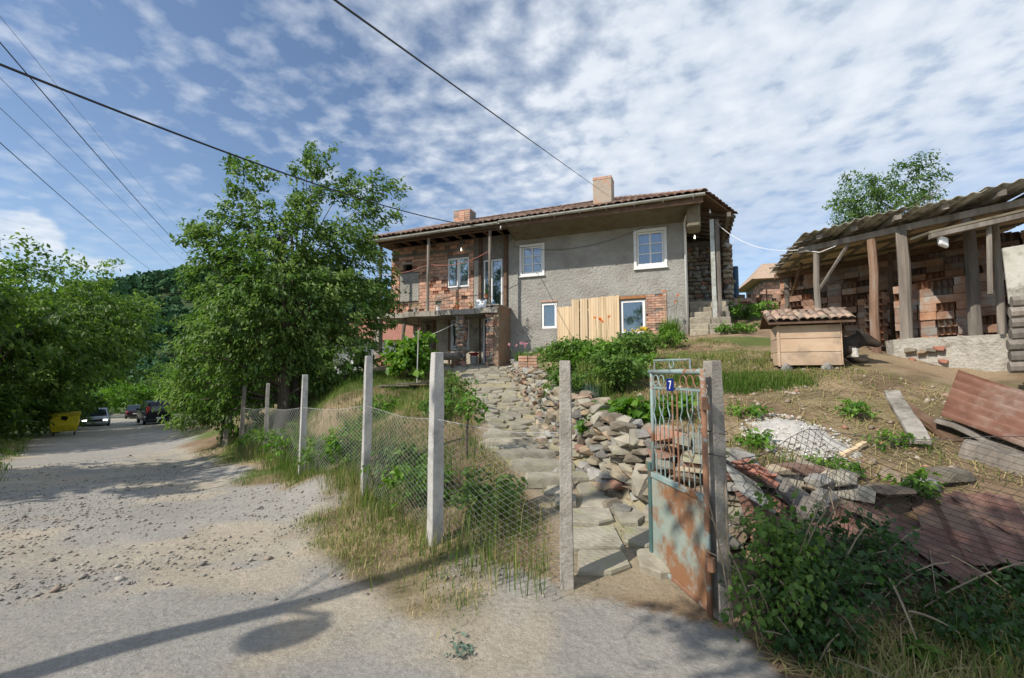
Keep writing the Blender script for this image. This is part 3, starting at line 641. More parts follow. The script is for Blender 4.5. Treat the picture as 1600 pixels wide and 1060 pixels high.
def window(parent, a, z0, z1, w, n0, bars=(1, 1), frame=.07, mat=None, glass=None, curtain=True, surround=0, depth=.1, label=None, mull=None, handle=False):
    mat = mat or M_white; mb = MB(); a0, a1 = a - w / 2, a + w / 2; nf = n0 - depth * .3
    for x0, x1, y0, y1 in ((a0, a0 + frame, z0, z1), (a1 - frame, a1, z0, z1), (a0 + frame, a1 - frame, z0, z0 + frame), (a0 + frame, a1 - frame, z1 - frame, z1)): hb(mb, x0, x1, nf - .07, nf, y0, y1)
    f = mb.build('window', mat, parent, bevel=.006)
    if label: f['label'] = label
    if surround:
        mb = MB()
        for x0, x1, y0, y1 in ((a0 - surround, a0 - .002, z0 - surround, z1 + surround), (a1 + .002, a1 + surround, z0 - surround, z1 + surround), (a0 - .002, a1 + .002, z0 - surround, z0 - .002), (a0 - .002, a1 + .002, z1 + .002, z1 + surround)): hb(mb, x0, x1, n0 - .03, n0 + .035, y0, y1)
        mb.build('surround', M_white, f, bevel=.006)
        hb(MB(), a0 - surround * 1.15, a1 + surround * 1.15, n0 - .02, n0 + .09, z0 - surround - .045, z0 - surround - .004).build('sill', M_white, f)
    nb, hbars = bars
    cols = [a0 + frame + (a1 - a0 - 2 * frame) * i / nb for i in range(nb + 1)]; rows = [z0 + frame + (z1 - z0 - 2 * frame) * j / hbars for j in range(hbars + 1)]
    mb = MB(); t = .028
    for c in cols[1:-1]: hb(mb, c - (mull or t), c + (mull or t), nf - .062, nf - .012, rows[0], rows[-1])
    for r_ in rows[1:-1]:
        for i in range(nb): hb(mb, cols[i] + (t if i else .001), cols[i + 1] - (t if i < nb - 1 else .001), nf - .058, nf - .016, r_ - .018, r_ + .018)
    if nb * hbars > 1: mb.build('glazing_bar', mat, f)
    for i in range(nb):
        for j in range(hbars): hb(MB(), cols[i] + .004, cols[i + 1] - .004, nf - .044, nf - .038, rows[j] + .004, rows[j + 1] - .004).build('pane', glass or M_glass, f)
    if curtain:
        mb = MB(); k = 14; vs_ = []
        for i in range(k + 1):
            q = H(a0 + frame + (a1 - a0 - 2 * frame) * i / k, nf - .16 + .02 * math.sin(i * 2.1), 0); vs_ += [q + UZ * z0, q + UZ * (z1)]
        mb.add(vs_, [(2 * i, 2 * i + 2, 2 * i + 3, 2 * i + 1) for i in range(k)]); mb.build('curtain', M_lace, f)
    return f
M_glass_t = None
def glassmat():
    m, p, out = newmat('clear_pane'); gl = nd('ShaderNodeBsdfGlossy'); gl.inputs['Roughness'].default_value = .03; gl.inputs['Color'].default_value = (.75, .82, .9, 1)
    tr = nd('ShaderNodeBsdfTransparent'); tr.inputs[0].default_value = (.75, .8, .82, 1); fr = nd('ShaderNodeFresnel'); fr.inputs[0].default_value = 1.9
    x = nd('ShaderNodeMixShader'); lk(mth('ADD', fr.outputs[0], .06, clamp=True), x.inputs[0]); lk(tr.outputs[0], x.inputs[1]); lk(gl.outputs[0], x.inputs[2]); lk(x.outputs[0], out.inputs[0]); return m
M_glass = glassmat()
house = empty('house', H(3, 0, 2.7), 'two-storey grey plastered house with brick balcony wing and tiled hip roof', 'house')
GA = 6.5; ZT = 7.25; ZF = 4.15; AL = 12.05
# main facade with four openings
holes = [(1.14 - .46, 1.14 + .46, 5.52, 6.72), (5.53 - .42, 5.53 + .42, 5.58, 6.64), (4.86 - .30, 4.86 + .30, 3.42, 4.40), (1.78 - .42, 1.78 + .42, 3.12, 4.32)]
mainwall = wallpanel('wall', M_plaster, house, 0, GA, 2.0, ZT, 0, .35, holes)
window(house, 1.14, 5.52, 6.72, .92, 0, (2, 3), surround=.10, label='white wooden casement window under the eave, nearest the porch')
window(house, 5.53, 5.58, 6.64, .84, 0, (2, 3), surround=.09, label='white wooden casement window next to the balcony wing')
window(house, 4.86, 3.42, 4.40, .60, 0, (1, 1), frame=.09, mat=M_white_pvc, label='small white plastic window left of the leaning boards')
window(house, 1.78, 3.12, 4.32, .84, 0, (1, 1), frame=.085, mat=M_white_pvc, label='white plastic window beside the exposed brick patch')
# side and back walls, floors
wallpanel('side_wall', M_plaster, house, -.001, .35, 2.2, ZT, -.352, 6.2, [])
hb(MB(), .36, AL, -6.55, -6.2, 1.8, ZT).build('back_wall', M_plaster, house)
hb(MB(), .36, AL - .02, -6.19, -.36, 4.0, ZF - .02).build('floor_slab', M_concrete_old, house)
hb(MB(), AL - .3, AL, -6.19, -.30, 3.95, ZT).build('gable_wall', M_plaster_light, house)
# brick patch around the lower right window
BR = []
for hollow in (False, True):
    bm = bmesh.new(); bmesh.ops.create_cube(bm, size=1)
    if hollow:
        f = [f for f in bm.faces if f.normal.y < -.9][0]
        r_ = bmesh.ops.subdivide_edges(bm, edges=[e for e in f.edges if abs(e.verts[0].co.z - e.verts[1].co.z) < .1], cuts=2)
        fs = [f for f in bm.faces if f.normal.y < -.9]
        r_ = bmesh.ops.inset_individual(bm, faces=fs, thickness=.07)
        for f in fs:
            for v in f.verts: v.co.y += .55
    me = bpy.data.meshes.new('brick'); bm.to_mesh(me); bm.free(); BR.append(me)
def brick_mesh(i, mat):
    me = BR[i].copy(); me.materials.append(mat); return me
B_wall, B_wallh, B_old, B_oldh = brick_mesh(0, M_brick), brick_mesh(1, M_brick), brick_mesh(0, M_oldbrick), brick_mesh(1, M_oldbrick)
def hbrick(parent, a, n, z, w, d, h, mesh, jit=.006, tilt=0):
    M = Matrix.Translation(H(a, n + rr.uniform(-jit, jit), z)) @ HM @ Matrix.Rotation(rr.uniform(-.02, .02) + tilt, 4, 'Y') @ Matrix.Diagonal((w, d, h, 1))
    return piece('brick', mesh, parent, M)
def brickwall(parent, a0, a1, z0, z1, n, bl, bh, holes, prob=1.0, mesh=None, hollow=.1):
    z = z0; k = 0
    while z + bh <= z1 + .01:
        a = a0 - (bl / 2 if k % 2 else 0)
        while a < a1 - .03:
            s, e = max(a, a0), min(a + bl, a1)
            for h in holes:
                if z + bh > h[2] + .02 and z < h[3] - .02:
                    if s < h[1] and e > h[0]:
                        if s < h[0]: e = min(e, h[0])
                        elif e > h[1]: s = max(s, h[1])
                        else: s = e
            if e - s > .05 and rr.random() < prob: hbrick(parent, (s + e) / 2, n, z + bh / 2, e - s - .014, .10, bh - .014, (B_wallh if rr.random() < hollow else B_wall))
            a += bl
        z += bh; k += 1
pz = hb(MB(), .62, 2.30, -.02, .006, 2.75, 2.98); 
for x0, x1, y0, y1 in ((2.215, 2.30, 2.985, 4.50), (.62, 1.345, 2.985, 4.50), (1.35, 2.21, 4.33, 4.50)): hb(pz, x0, x1, -.02, .006, y0, y1)
patch = pz.build('brick_patch', M_mortar, house)
brickwall(patch, .64, 1.33, 2.78, 4.48, -.022, .25, .085, [], .94); brickwall(patch, 1.35, 2.2, 2.78, 3.04, -.022, .25, .085, [], .9)
hb(MB(), 1.32, 2.26, -.03, .045, 4.36, 4.46).build('lintel', pm('lintel_wood', [(.30, .13, .05), (.40, .19, .08)], 8), house)
hb(MB(), 4.52, 4.54, -.02, .02, 3.4, 4.46).obox(H(4.52, -.02, 4.43), HL * .66, HN * .04, UZ * .05).build('window_trim', M_brick, house)
# balcony wing: brick upper wall on a plaster ground floor
uh = [(8.74 - .50, 8.74 + .50, 5.27, 6.50), (6.78, 7.62, 4.16, 6.30), (10.95, 11.42, 6.14, 6.44)]
upper = wallpanel('upper_wall', M_mortar, house, GA + .003, AL, 3.95, ZT, -.03, .3, uh)
brickwall(upper, 8.02, AL - .01, 4.16, 6.9, -.003, .27, .145, uh + [(10.6, 11.6, 4.8, 6.05)], .96, hollow=.12)
brickwall(upper, 8.02, AL - .01, 6.9, 7.2, -.003, .27, .145, [], .8)
hb(MB(), 7.66, 8.0, -.03, .055, 4.16, 6.3).build('plaster_patch', M_plaster, house)
hb(MB(), 10.62, 11.58, -.03, .03, 4.82, 6.03).build('plaster_patch', M_plaster, house)
window(house, 8.74, 5.27, 6.50, 1.0, .03, (2, 1), frame=.06, mat=M_white_pvc, glass=M_mirror, curtain=False, mull=.07, label='wide mirrored window in the brick balcony wall')
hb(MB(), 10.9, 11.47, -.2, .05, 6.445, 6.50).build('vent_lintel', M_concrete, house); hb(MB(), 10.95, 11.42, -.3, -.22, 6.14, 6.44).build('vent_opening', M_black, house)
# balcony door with a net-curtained side light
bd = hb(hb(hb(hb(hb(MB(), 6.79, 6.85, -.12, -.04, 4.17, 6.29), 7.55, 7.61, -.12, -.04, 4.17, 6.29), 6.85, 7.55, -.12, -.04, 6.23, 6.29), 7.22, 7.28, -.12, -.04, 4.17, 6.23), 6.85, 7.22, -.12, -.04, 4.17, 4.25).build('balcony_door', M_white, house, bevel=.005)
hb(MB(), 6.86, 7.21, -.09, -.08, 4.26, 6.22).build('pane', M_glass, bd); hb(MB(), 7.29, 7.54, -.09, -.08, 4.18, 6.22).build('pane', M_glass, bd)
mb = MB(); vs_ = []
for i in range(25): q = H(6.86 + .68 * i / 24, -.15 + .02 * math.sin(i * 1.9), 0); vs_ += [q + UZ * 4.2, q + UZ * 6.2]
mb.add(vs_, [(2 * i, 2 * i + 2, 2 * i + 3, 2 * i + 1) for i in range(24)]); mb.build('curtain', M_lace, bd)
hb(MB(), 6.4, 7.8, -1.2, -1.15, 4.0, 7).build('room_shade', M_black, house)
for a_ in (6.62, 7.72): hb(MB(), a_ - .06, a_ + .06, -.02, .09, 4.16, 7.2).build('door_post', M_wood_brown, house)
# slab, its posts and the beam under the eave
slab = MB(); nseg = 24
for i in range(nseg):
    a0_, a1_ = GA - .06 + (AL + .12 - GA) * i / nseg, GA - .06 + (AL + .12 - GA) * (i + 1) / nseg; e = .02 * math.sin(i * 1.7)
    slab.obox(H(a0_, -.02, ZF - .20 + .01 * math.sin(i)), HL * (a1_ - a0_ - .0005), HN * (1.30 + e), UZ * (.20 - .008 * math.sin(i * 2.3)))
slab.build('balcony_slab', M_concrete_old, house)
for a_ in (6.80, 9.47, 11.75): MB().tube([H(a_, 1.14, ZF), H(a_ + .01, 1.14, 5.6), H(a_, 1.14, 7.08)], [.062, .058, .06], 8, jit=.06).build('balcony_post', M_wood_old, house)
hb(MB(), GA - .35, AL + .2, 1.05, 1.21, 7.08, 7.24).build('eave_beam', M_wood_brown, house)
for a_ in np.arange(6.7, 12.2, .62): hb(MB(), a_, a_ + .09, -.02, 1.36, 7.245, 7.33).build('rafter', M_wood_brown, house)
# ground floor of the wing
ZG = 2.06
lh = [(6.98, 7.60, ZG, 4.0 - .08), (8.23, 9.10, 2.70, 3.92)]
wallpanel('lower_wall', M_plaster_light, house, GA + .003, 9.86, 1.6, 3.945, -.02, .3, lh)
dm = hb(hb(hb(MB(), 6.98, 7.05, -.1, .005, ZG, 3.92), 7.53, 7.60, -.1, .005, ZG, 3.92), 7.05, 7.53, -.1, .005, 3.85, 3.92); hb(dm, 7.05, 7.53, -.1, .04, ZG, ZG + .05)
door = dm.build('door_frame', M_white_pvc, house, bevel=.005)
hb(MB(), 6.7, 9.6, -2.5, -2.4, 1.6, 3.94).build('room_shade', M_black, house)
lw = window(house, 8.665, 2.70, 3.92, .87, -.02, (1, 1), frame=.08, mat=M_white_pvc, curtain=False, label='white plastic tilted window behind the stone pillar')
mb = MB(); q0 = H(8.30, -.05, 2.80)
for x0, x1, y0, y1 in ((0, .06, 0, 1.04), (.67, .73, 0, 1.04), (.06, .67, 0, .06), (.06, .67, .98, 1.04)): mb.obox(q0 + HL * x0 + UZ * y0 + HN * (-.20 * y0), HL * (x1 - x0), HN * .05, (UZ - HN * .2) * (y1 - y0))
mb.build('sash', M_white_pvc, lw)
wallpanel('recess_wall', M_plaster, house, 9.86, 11.1, 1.6, 3.945, -1.5, .2, [])
wallpanel('inner_wall', M_plaster, house, 9.68, 9.86, 1.6, 3.945, -.33, 1.2, [])
hb(MB(), 10.75, 11.05, -1.1, -.8, 1.7, 3.945).build('plaster_pillar', M_plaster_light, house)
hb(MB(), 11.72, 11.98, .95, 1.2, 1.5, 3.94).build('concrete_pillar', M_concrete_old, house, bevel=.01)
hb(MB(), 11.60, 11.82, -1.6, -1.38, 1.5, 3.94).build('concrete_pillar', M_concrete_old, house, bevel=.01)
MB().tube([H(10.7, .95, 1.55), H(10.75, 1.0, 2.7), H(10.62, 1.0, 3.94)], [.07, .06, .075], 7, jit=.15).build('wooden_prop', M_wood_old, house)
MB().tube([H(10.05, .9, 1.6), H(10.05, .9, 3.94)], .022, 6).build('steel_prop', M_rust, house)
hb(MB(), 9.78, 9.9, -.02, .03, 2.05, 3.94).build('corner_post', M_wood_brown, house)
for a_ in (9.12, 7.72): hb(MB(), a_, a_ + .05, -.02, .03, 2.1, 3.94).build('door_post', M_wood_brown, house)
def masonry(name, a0, a1, n0, n1, z0, z1, mix):
    core = hb(MB(), a0 + .025, a1 - .025, n0 + .025, n1 - .025, z0, z1).build(name, M_mortar, house); z = z0
    while z < z1 - .03:
        h = min(rr.uniform(.07, .15), z1 - z); 
        for (sa, ea, nn, tilt) in ((a0, a1, n1, 0),):
            a = sa
            while a < ea - .02:
                w = min(rr.uniform(.13, .28), ea - a); me = rr.choice(STONES + STONES_PALE) if rr.random() > mix else B_wall
                piece('stone' if me not in (B_wall,) else 'brick', me, core, Matrix.Translation(H(a + w / 2, n1 - .05, z + h / 2)) @ HM @ Matrix.Diagonal((w * (1.1 if me != B_wall else .94), .16, h * (1.15 if me != B_wall else .9), 1))); a += w
        n = n0
        while n < n1 - .06:
            w = min(rr.uniform(.14, .28), n1 - n); me = rr.choice(STONES) if rr.random() > mix else B_wall
            piece('stone' if me != B_wall else 'brick', me, core, Matrix.Translation(H(a0 + .05, n + w / 2, z + h / 2)) @ HM @ Matrix.Rotation(math.pi / 2, 4, 'Z') @ Matrix.Diagonal((w, .16, h * 1.05, 1))); n += w
        z += h
    return core
masonry('masonry_pillar', 7.88, 8.22, .85, 1.18, 1.75, 3.945, .25)
masonry('masonry_pillar', 6.62, 6.92, .96, 1.2, 1.75, 3.945, .45)
M_ochre = pm('crumbling_render', [(.17, .125, .085), (.25, .185, .125), (.26, .235, .195)], 4, bump=1, bdist=.07, bscale=9, rnd=0, stain=(.31, .16, .10), sscale=3.5, sthr=(.50, .60))
wallpanel('end_wall', M_ochre, house, 6.42, 6.615, 1.75, 4.22, 1.2, 1.18, [])
hb(MB(), 6.40, 6.95, -.0, 1.24, 4.225, 4.27).build('end_cap', M_concrete_old, house)
hb(MB(), 6.9, 7.7, .02, .35, 1.8, 2.05).build('doorstep', M_concrete_old, house)

# ---- roof: hip roof on an outline that is cut back at the porch corner
ZE = 7.30; EN = 1.42
ridge0, ridge1 = H(2.6, -2.6, 9.02), H(9.3, -2.6, 8.95)
c_fr, c_fl = H(-.62, EN, ZE + .02), H(AL + .28, EN - .05, ZE - .04)
c_r1, c_r2 = H(-1.62, -.55, 7.12), H(-1.62, -6.9, 7.12); c_bl = H(AL + .28, -6.9, ZE)
rm = MB(); up = UZ * .03
P = [c_fr, c_fl, ridge1, ridge0, c_r1, c_r2, c_bl]
rm.add([p + up for p in P] + [p - up for p in P], [(0, 1, 2, 3)[::-1], (0, 3, 4)[::-1], (4, 3, 5)[::-1], (5, 3, 2, 6)[::-1], (1, 6, 2)[::-1], (7, 8, 9, 10), (7, 10, 11), (11, 10, 12), (12, 10, 9, 13), (8, 13, 9)] + [(0, 1, 8, 7), (1, 6, 13, 8), (6, 5, 12, 13), (5, 4, 11, 12), (4, 0, 7, 11)])
roof = rm.build('roof', M_wood_brown, house)
# barrel tiles
mb = MB(); prof = [(-.5, -.02), (-.38, .18), (-.12, .36), (.16, .36), (.40, .16), (.5, -.02)]
for yy in (-.5, .5):
    for x, z in prof: mb.v.append((x * (1 if yy < 0 else .88), yy, z + (.10 if yy < 0 else 0)))
for yy in (-.5, .5):
    for x, z in prof: mb.v.append((x * (.86 if yy < 0 else .76), yy, z - .13 + (.10 if yy < 0 else 0)))
kk = len(prof)
for i in range(kk - 1):
    mb.f += [(i, i + 1, kk + i + 1, kk + i), (2 * kk + i + 1, 2 * kk + i, 3 * kk + i, 3 * kk + i + 1), (i + 1, i, 2 * kk + i, 2 * kk + i + 1)]
TILE = mb.mesh('tile', M_tile, smooth=False)
TV = np.array([v[:] for v in mb.v]); TF = mb.f
def tiles_on(parent, e0, e1, r0, r1, tw, tl, npart, name='tile', skip=.01, h=.11, seed=1):
    """tile the quad e0-e1 (eave) to r0-r1 (ridge); the lowest npart rows are pieces of their own, the rest one mesh"""
    rd = random.Random(seed); slope = ((r0 + r1) / 2 - (e0 + e1) / 2); rows = max(1, int(slope.length / tl)); rest = MB(); nparts = 0
    ed = (e1 - e0).normalized(); nrm = ed.cross(slope).normalized(); nrm = nrm if nrm.z > 0 else -nrm
    for r_ in range(rows):
        t = (r_ + .5) / rows; s0 = e0.lerp(r0, t); s1 = e1.lerp(r1, t); L = (s1 - s0).length; nC = max(1, int(L / tw))
        for c in range(nC):
            if rd.random() < skip: continue
            p = s0.lerp(s1, (c + .5 + rd.uniform(-.06, .06)) / nC) + nrm * (.035 + rd.uniform(0, .022)); sd = (slope - ed * slope.dot(ed)).normalized()
            X = ed; X = X if X.cross(sd).dot(nrm) > 0 else -X
            M = Matrix(((X.x, sd.x, nrm.x, p.x), (X.y, sd.y, nrm.y, p.y), (X.z, sd.z, nrm.z, p.z), (0, 0, 0, 1))) @ Matrix.Rotation(rd.uniform(-.07, .07), 4, 'Z') @ Matrix.Diagonal((tw * 1.12, tl * 1.25, h, 1))
            if r_ < npart and nparts < 290: piece(name, TILE, parent, M); nparts += 1
            else: rest.add([M @ Vector(v) for v in TV], TF)
    if rest.v: o = rest.build('tile_field', M_tile, parent); o['kind'] = 'stuff'
tiles_on(roof, c_fl + HN * .06, c_fr + HN * .06, ridge1, ridge0, .235, .36, 4)
tiles_on(roof, c_fr + HL * -.04, c_r1 + HL * -.04, ridge0, ridge0 + HL * .1, .235, .36, 0, seed=2)
rc = MB()
for p0, p1 in ((ridge0, ridge1), (c_fr, ridge0), (ridge1, c_fl)):
    n_ = int((p1 - p0).length / .34)
    for i in range(n_):
        p = p0.lerp(p1, (i + .5) / n_) + UZ * .07; d_ = (p1 - p0).normalized(); s_ = d_.cross(UZ).normalized(); u_ = s_.cross(d_)
        M = Matrix(((s_.x, d_.x, u_.x, p.x), (s_.y, d_.y, u_.y, p.y), (s_.z, d_.z, u_.z, p.z), (0, 0, 0, 1))) @ Matrix.Rotation(random.uniform(-.06, .06), 4, 'Z') @ Matrix.Diagonal((.26, .42, .16, 1)); rc.add([M @ Vector(v) for v in TV], TF)
o = rc.build('ridge_tile', M_tile, roof); o['kind'] = 'stuff'
# soffit of the main block, fascia, gutter
mb = MB(); n_ = 7
for i in range(n_):
    t0, t1 = i / n_, (i + 1) / n_; f = lambda t: (.01 + (EN - .12) * t, 6.93 + .30 * t ** .6)
    (n0_, z0_), (n1_, z1_) = f(t0), f(t1); mb.add([H(-.55, n0_, z0_), H(GA - .3, n0_, z0_), H(GA - .3, n1_, z1_), H(-.55, n1_, z1_)], [(0, 1, 2, 3)])
mb.add([H(-.55, .01, 6.93), H(-.55, EN - .1, 7.23), H(-.55, .01, 7.23)], [(0, 1, 2)]); mb.add([H(GA - .3, .01, 6.93), H(GA - .3, EN - .1, 7.23), H(GA - .3, .01, 7.23)], [(0, 1, 2)])
mb.build('soffit', M_wood_soffit, house)
hb(hb(MB(), -.58, GA - .28, EN - .10, EN - .06, 7.06, 7.30), GA - .28, AL + .24, EN - .12, EN - .08, 7.10, 7.27).build('fascia', M_wood_brown, house)
mb = MB(); k = 7
for a0_, a1_, z0_, z1_ in ((-.64, GA - .2, 7.30, 7.27), (GA - .18, AL + .3, 7.24, 7.17)):
    for r0_, r1_ in ((.075, .068),):
        A_ = [(math.cos(math.pi + math.pi * j / k), math.sin(math.pi + math.pi * j / k)) for j in range(k + 1)]; b = len(mb.v)
        for aa, zz_ in ((a0_, z0_), (a1_, z1_)):
            for R_ in (r0_, r1_):
                for cx_, sx_ in A_: mb.v.append(tuple(H(aa, EN + .05 + cx_ * R_, zz_ + sx_ * R_)))
        m_ = k + 1
        for j in range(k): mb.f += [(b + j, b + j + 1, b + 2 * m_ + j + 1, b + 2 * m_ + j), (b + m_ + j + 1, b + m_ + j, b + 3 * m_ + j, b + 3 * m_ + j + 1), (b + j + 1, b + j, b + m_ + j, b + m_ + j + 1), (b + 2 * m_ + j, b + 2 * m_ + j + 1, b + 3 * m_ + j + 1, b + 3 * m_ + j)]
gut = mb.build('gutter', M_tin, house)
for a_ in np.arange(-.3, 12, .9): MB().tube([H(a_, EN - .08, 7.22), H(a_, EN - .02, 7.16), H(a_, EN + .09, 7.18), H(a_, EN + .14, 7.31)], .009, 4).build('bracket', M_tin, gut)
mb = MB().tube([H(-.02, .07, 2.9), H(-.02, .07, 6.9), H(-.1, .3, 7.05)], .045, 8); mb.build('downpipe', M_white_pvc, house, smooth=True)
# chimneys
def chimney(a, n, w, d, z0, z1, mat, brick):
    c = MB(); M = Matrix.Translation(H(a, n, (z0 + z1) / 2)) @ HM; c.box(None, (w, d, z1 - z0), M=M); o = c.build('chimney', mat, roof, bevel=.02)
    c = MB()
    for k_ in range(4):
        x_, y_ = ((-w / 2 + .07, 0), (w / 2 - .07, 0), (0, -d / 2 + .06), (0, d / 2 - .06))[k_]; c.box(None, (.14 if k_ < 2 else w - .29, d * 1.02 if k_ < 2 else .12, .10), M=Matrix.Translation(H(a, n, z1 + .052)) @ HM @ Matrix.Translation((x_, y_, 0)))
    c.build('chimney_rim', M_brick, o)
    if brick:
        z = z0 + .5
        while z < z1 - .06:
            for x_ in (-w / 3, 0, w / 3): piece('brick', B_wall, o, Matrix.Translation(H(a - x_, n + d / 2, z + .05)) @ HM @ Matrix.Diagonal((w / 3 - .015, .08, .08, 1)))
            z += .095
M_chim = pm('chimney_render', [(.28, .24, .19), (.38, .32, .26), (.33, .25, .18)], 4, bump=.6, rnd=0, stain=(.42, .25, .16), sscale=2.5, sthr=(.54, .64))
chimney(2.75, -.1, .68, .62, 7.7, 8.80, M_chim, False); chimney(9.55, -2.1, .85, .6, 8.2, 9.16, M_mortar, True)
M_stepstone = pm('step_stone', [(.22, .19, .145), (.31, .275, .21), (.38, .34, .27)], 4, bump=1.0, bdist=.05, bscale=10, rnd=.25)
# porch at the right end: rafters, posts, rubble back wall, stone steps
for i, n_ in enumerate(np.arange(-.5, -5.2, -.52)): MB().obox(H(.2, n_, 7.50 if i else 7.46), HL * -1.84 - UZ * .46, HN * .09, UZ * .08).build('rafter', M_wood_old, house)
hb(MB(), -1.42, -1.3, -5.5, .5, 6.78, 6.92).build('porch_beam', M_wood_old, house)
hb(MB(), -.5, -.08, .1, .9, 6.45, 7.2).build('cornice_end', M_wood_soffit, house, bevel=.05)
for a_, n_, z_, m_ in ((-1.02, .05, 3.1, M_wood_old), (-.86, .12, 3.1, M_tin), (-1.15, -2.2, 3.4, M_wood_old)): hb(MB(), a_ - .065, a_ + .065, n_ - .065, n_ + .065, z_, 6.85).build('porch_post', m_, house)
bw = hb(MB(), -1.5, -.0, -3.7, -3.4, 3.0, 7.1).build('porch_back_wall', M_mortar, house)
z = 3.2
while z < 6.9:
    a = 0.02; h = rr.uniform(.14, .22)
    while a < 1.5:
        w = rr.uniform(.2, .4); piece('stone', rr.choice(STONES), bw, Matrix.Translation(H(-a - w / 2, -3.36, z)) @ HM @ Matrix.Diagonal((w, .2, h * 1.1, 1))); a += w * .92
    z += h
ew = hb(MB(), -1.62, -1.38, -5.5, -3.0, 3.0, 7.0).build('porch_side_wall', M_mortar, house)
z = 3.4
while z < 6.9:
    n_ = -3.0; h = rr.uniform(.14, .24)
    piece('stone', rr.choice(STONES), ew, Matrix.Translation(H(-1.5, -2.98, z)) @ HM @ Matrix.Diagonal((.34, .25, h * 1.15, 1)))
    while n_ > -5.3:
        w = rr.uniform(.2, .45); piece('stone', rr.choice(STONES), ew, Matrix.Translation(H(-1.62, n_ - w / 2, z)) @ HM @ Matrix.Rotation(math.pi / 2, 4, 'Z') @ Matrix.Diagonal((w * 1.1, .22, h * 1.1, 1))); n_ -= w
    z += h
for i in range(6):
    n1_ = 1.05 - i * .42; z1_ = 3.08 + i * .24; a = -.08
    while a > -1.25:
        w = min(rr.uniform(.5, .9), a + 1.35); o = MB(); hb(o, a, a - w + .015, n1_ - .5, n1_ + rr.uniform(-.04, .04), z1_ - .34, z1_ + rr.uniform(-.03, .03)); o.build('porch_step', M_stepstone, house, bevel=.025); a -= w
hb(MB(), -.03, -1.4, -3.4, -1.5, 4.2, 4.38).build('porch_floor', M_flag, house)
M_lit = flat('lit_bulb', (1, .95, .85), .4, emit=(1, .9, .7), es=3)
for a_, n_, z_, m_ in ((-.32, .2, 6.28, M_lit), (8.55, .12, 6.78, M_lit), (-.80, .55, 6.98, M_bulb), (GA - .25, EN, 7.02, M_bulb)):
    MB().lathe(H(a_, n_, z_), [(.003, -.04), (.022, -.03), (.032, 0), (.022, .03), (.014, .04), (.014, .08), (.003, .09)], 10).build('light_bulb', m_, house, smooth=True)
# ---- boards leaning on the facade
bdp = empty('board_screen', H(3.2, .12, 2.6), 'pale raw pine boards standing against the grey facade between the lower windows', 'board screen')
a = 2.24
while a < 4.5:
    w = .092; z1_ = 4.50 - (a - 2.24) * .03 if a < 3.93 else 4.20; gap = False
    if 3.30 < a < 3.39 or 3.62 < a < 3.71: a += .035
    if not gap: hb(MB(), a, a + w - .006, .05 + .02 * (a % .07) * 10, .075 + .02 * (a % .07) * 10, 2.35, z1_ + rr.uniform(-.015, .015)).build('board', M_wood_new, bdp)
    a += w
for z_ in (2.9, 4.0): hb(MB(), 2.25, 4.5, .012, .046, z_, z_ + .09).build('batten', M_wood_new, bdp)

# ---------------------------------------------------------------- things on the balcony
def pot(a, n, s, mat, label, leafm=None, flower=None, z=ZF, hgt=.25, seed=0, spread=.14, nl=60):
    e = empty('flower_pot', H(a, n, z), label, 'flower pot')
    MB().lathe(H(a, n, z), [(s * .62, 0), (s * .95, s * 1.5), (s * 1.05, s * 1.5), (s * 1.05, s * 1.75), (s * .9, s * 1.75), (s * .85, s * 1.5)], 14).build('pot', mat, e, smooth=False)
    if leafm: leaves_obj('foliage', rng.normal(0, 1, (nl, 3)) * [spread * .5, spread * .5, hgt * .3] + np.array(H(a, n, z + s * 1.75 + hgt * .5)), .06, leafm, e)
    if flower: leaves_obj('flower', rng.normal(0, 1, (16, 3)) * [spread * .4, spread * .4, .03] + np.array(H(a, n, z + s * 1.75 + hgt * .9)), .05, flower, e, tint=(0, .5))
def leaves_obj(name, P, size, mat, parent=None, tint=(0, 1), droop=.35, aspect=.5, var=.5, up=.35, dirs=None):
    """leaf-shaped folded faces at the points P"""
    P = np.asarray(P, float); n = len(P)
    d = rng.normal(0, 1, (n, 3)) if dirs is None else dirs + rng.normal(0, .45, (n, 3)); d[:, 2] -= droop; d /= np.linalg.norm(d, axis=1, keepdims=True) + 1e-9
    nr = rng.normal(0, .55, (n, 3)) + [-.3, -.25, up * 3.2]; s = np.cross(d, nr); s /= np.linalg.norm(s, axis=1, keepdims=True) + 1e-9; u = np.cross(s, d)
    L = size * rng.uniform(1 - var, 1 + var, (n, 1)); w = L * aspect * .5
    V = np.stack([P - d * L * .5, P - d * L * .05 + s * w + u * w * .45, P + d * L * .5 - u * L * .12, P - d * L * .05 - s * w + u * w * .45], 1).reshape(-1, 3)
    k = 4 * np.arange(n)[:, None]
    tt = np.repeat(rng.uniform(*tint, n), 4)
    return link(bpy.data.objects.new(name, np_mesh(name, V, [k + np.array([[0, 1, 2]]), k + np.array([[0, 2, 3]])], mat, tint=tt)), parent)
M_flower_r = leafmat('red_petal', [(.5, .03, .03), (.6, .08, .05)]); M_flower_o = leafmat('orange_petal', [(.75, .16, .02), (.85, .28, .05)]); M_flower_p = leafmat('pink_petal', [(.6, .25, .35), (.8, .5, .58)]); M_flower_y = leafmat('yellow_petal', [(.7, .5, .03), (.85, .65, .08)]); M_flower_w = leafmat('white_petal', [(.6, .6, .56), (.8, .8, .76)])
pot(8.22, 1.05, .105, M_terracotta, 'orange clay pot of red flowers near the middle of the balcony edge', M_leaf_mid, M_flower_r)
pot(7.62, 1.05, .07, M_terracotta, 'small clay pot with a seedling beside the white board on the balcony', M_leaf_bright, None, hgt=.15)
pot(7.05, .9, .085, M_terracotta, 'clay pot with a bright seedling raised above the white board', M_leaf_bright, None, z=ZF + .42, hgt=.2)
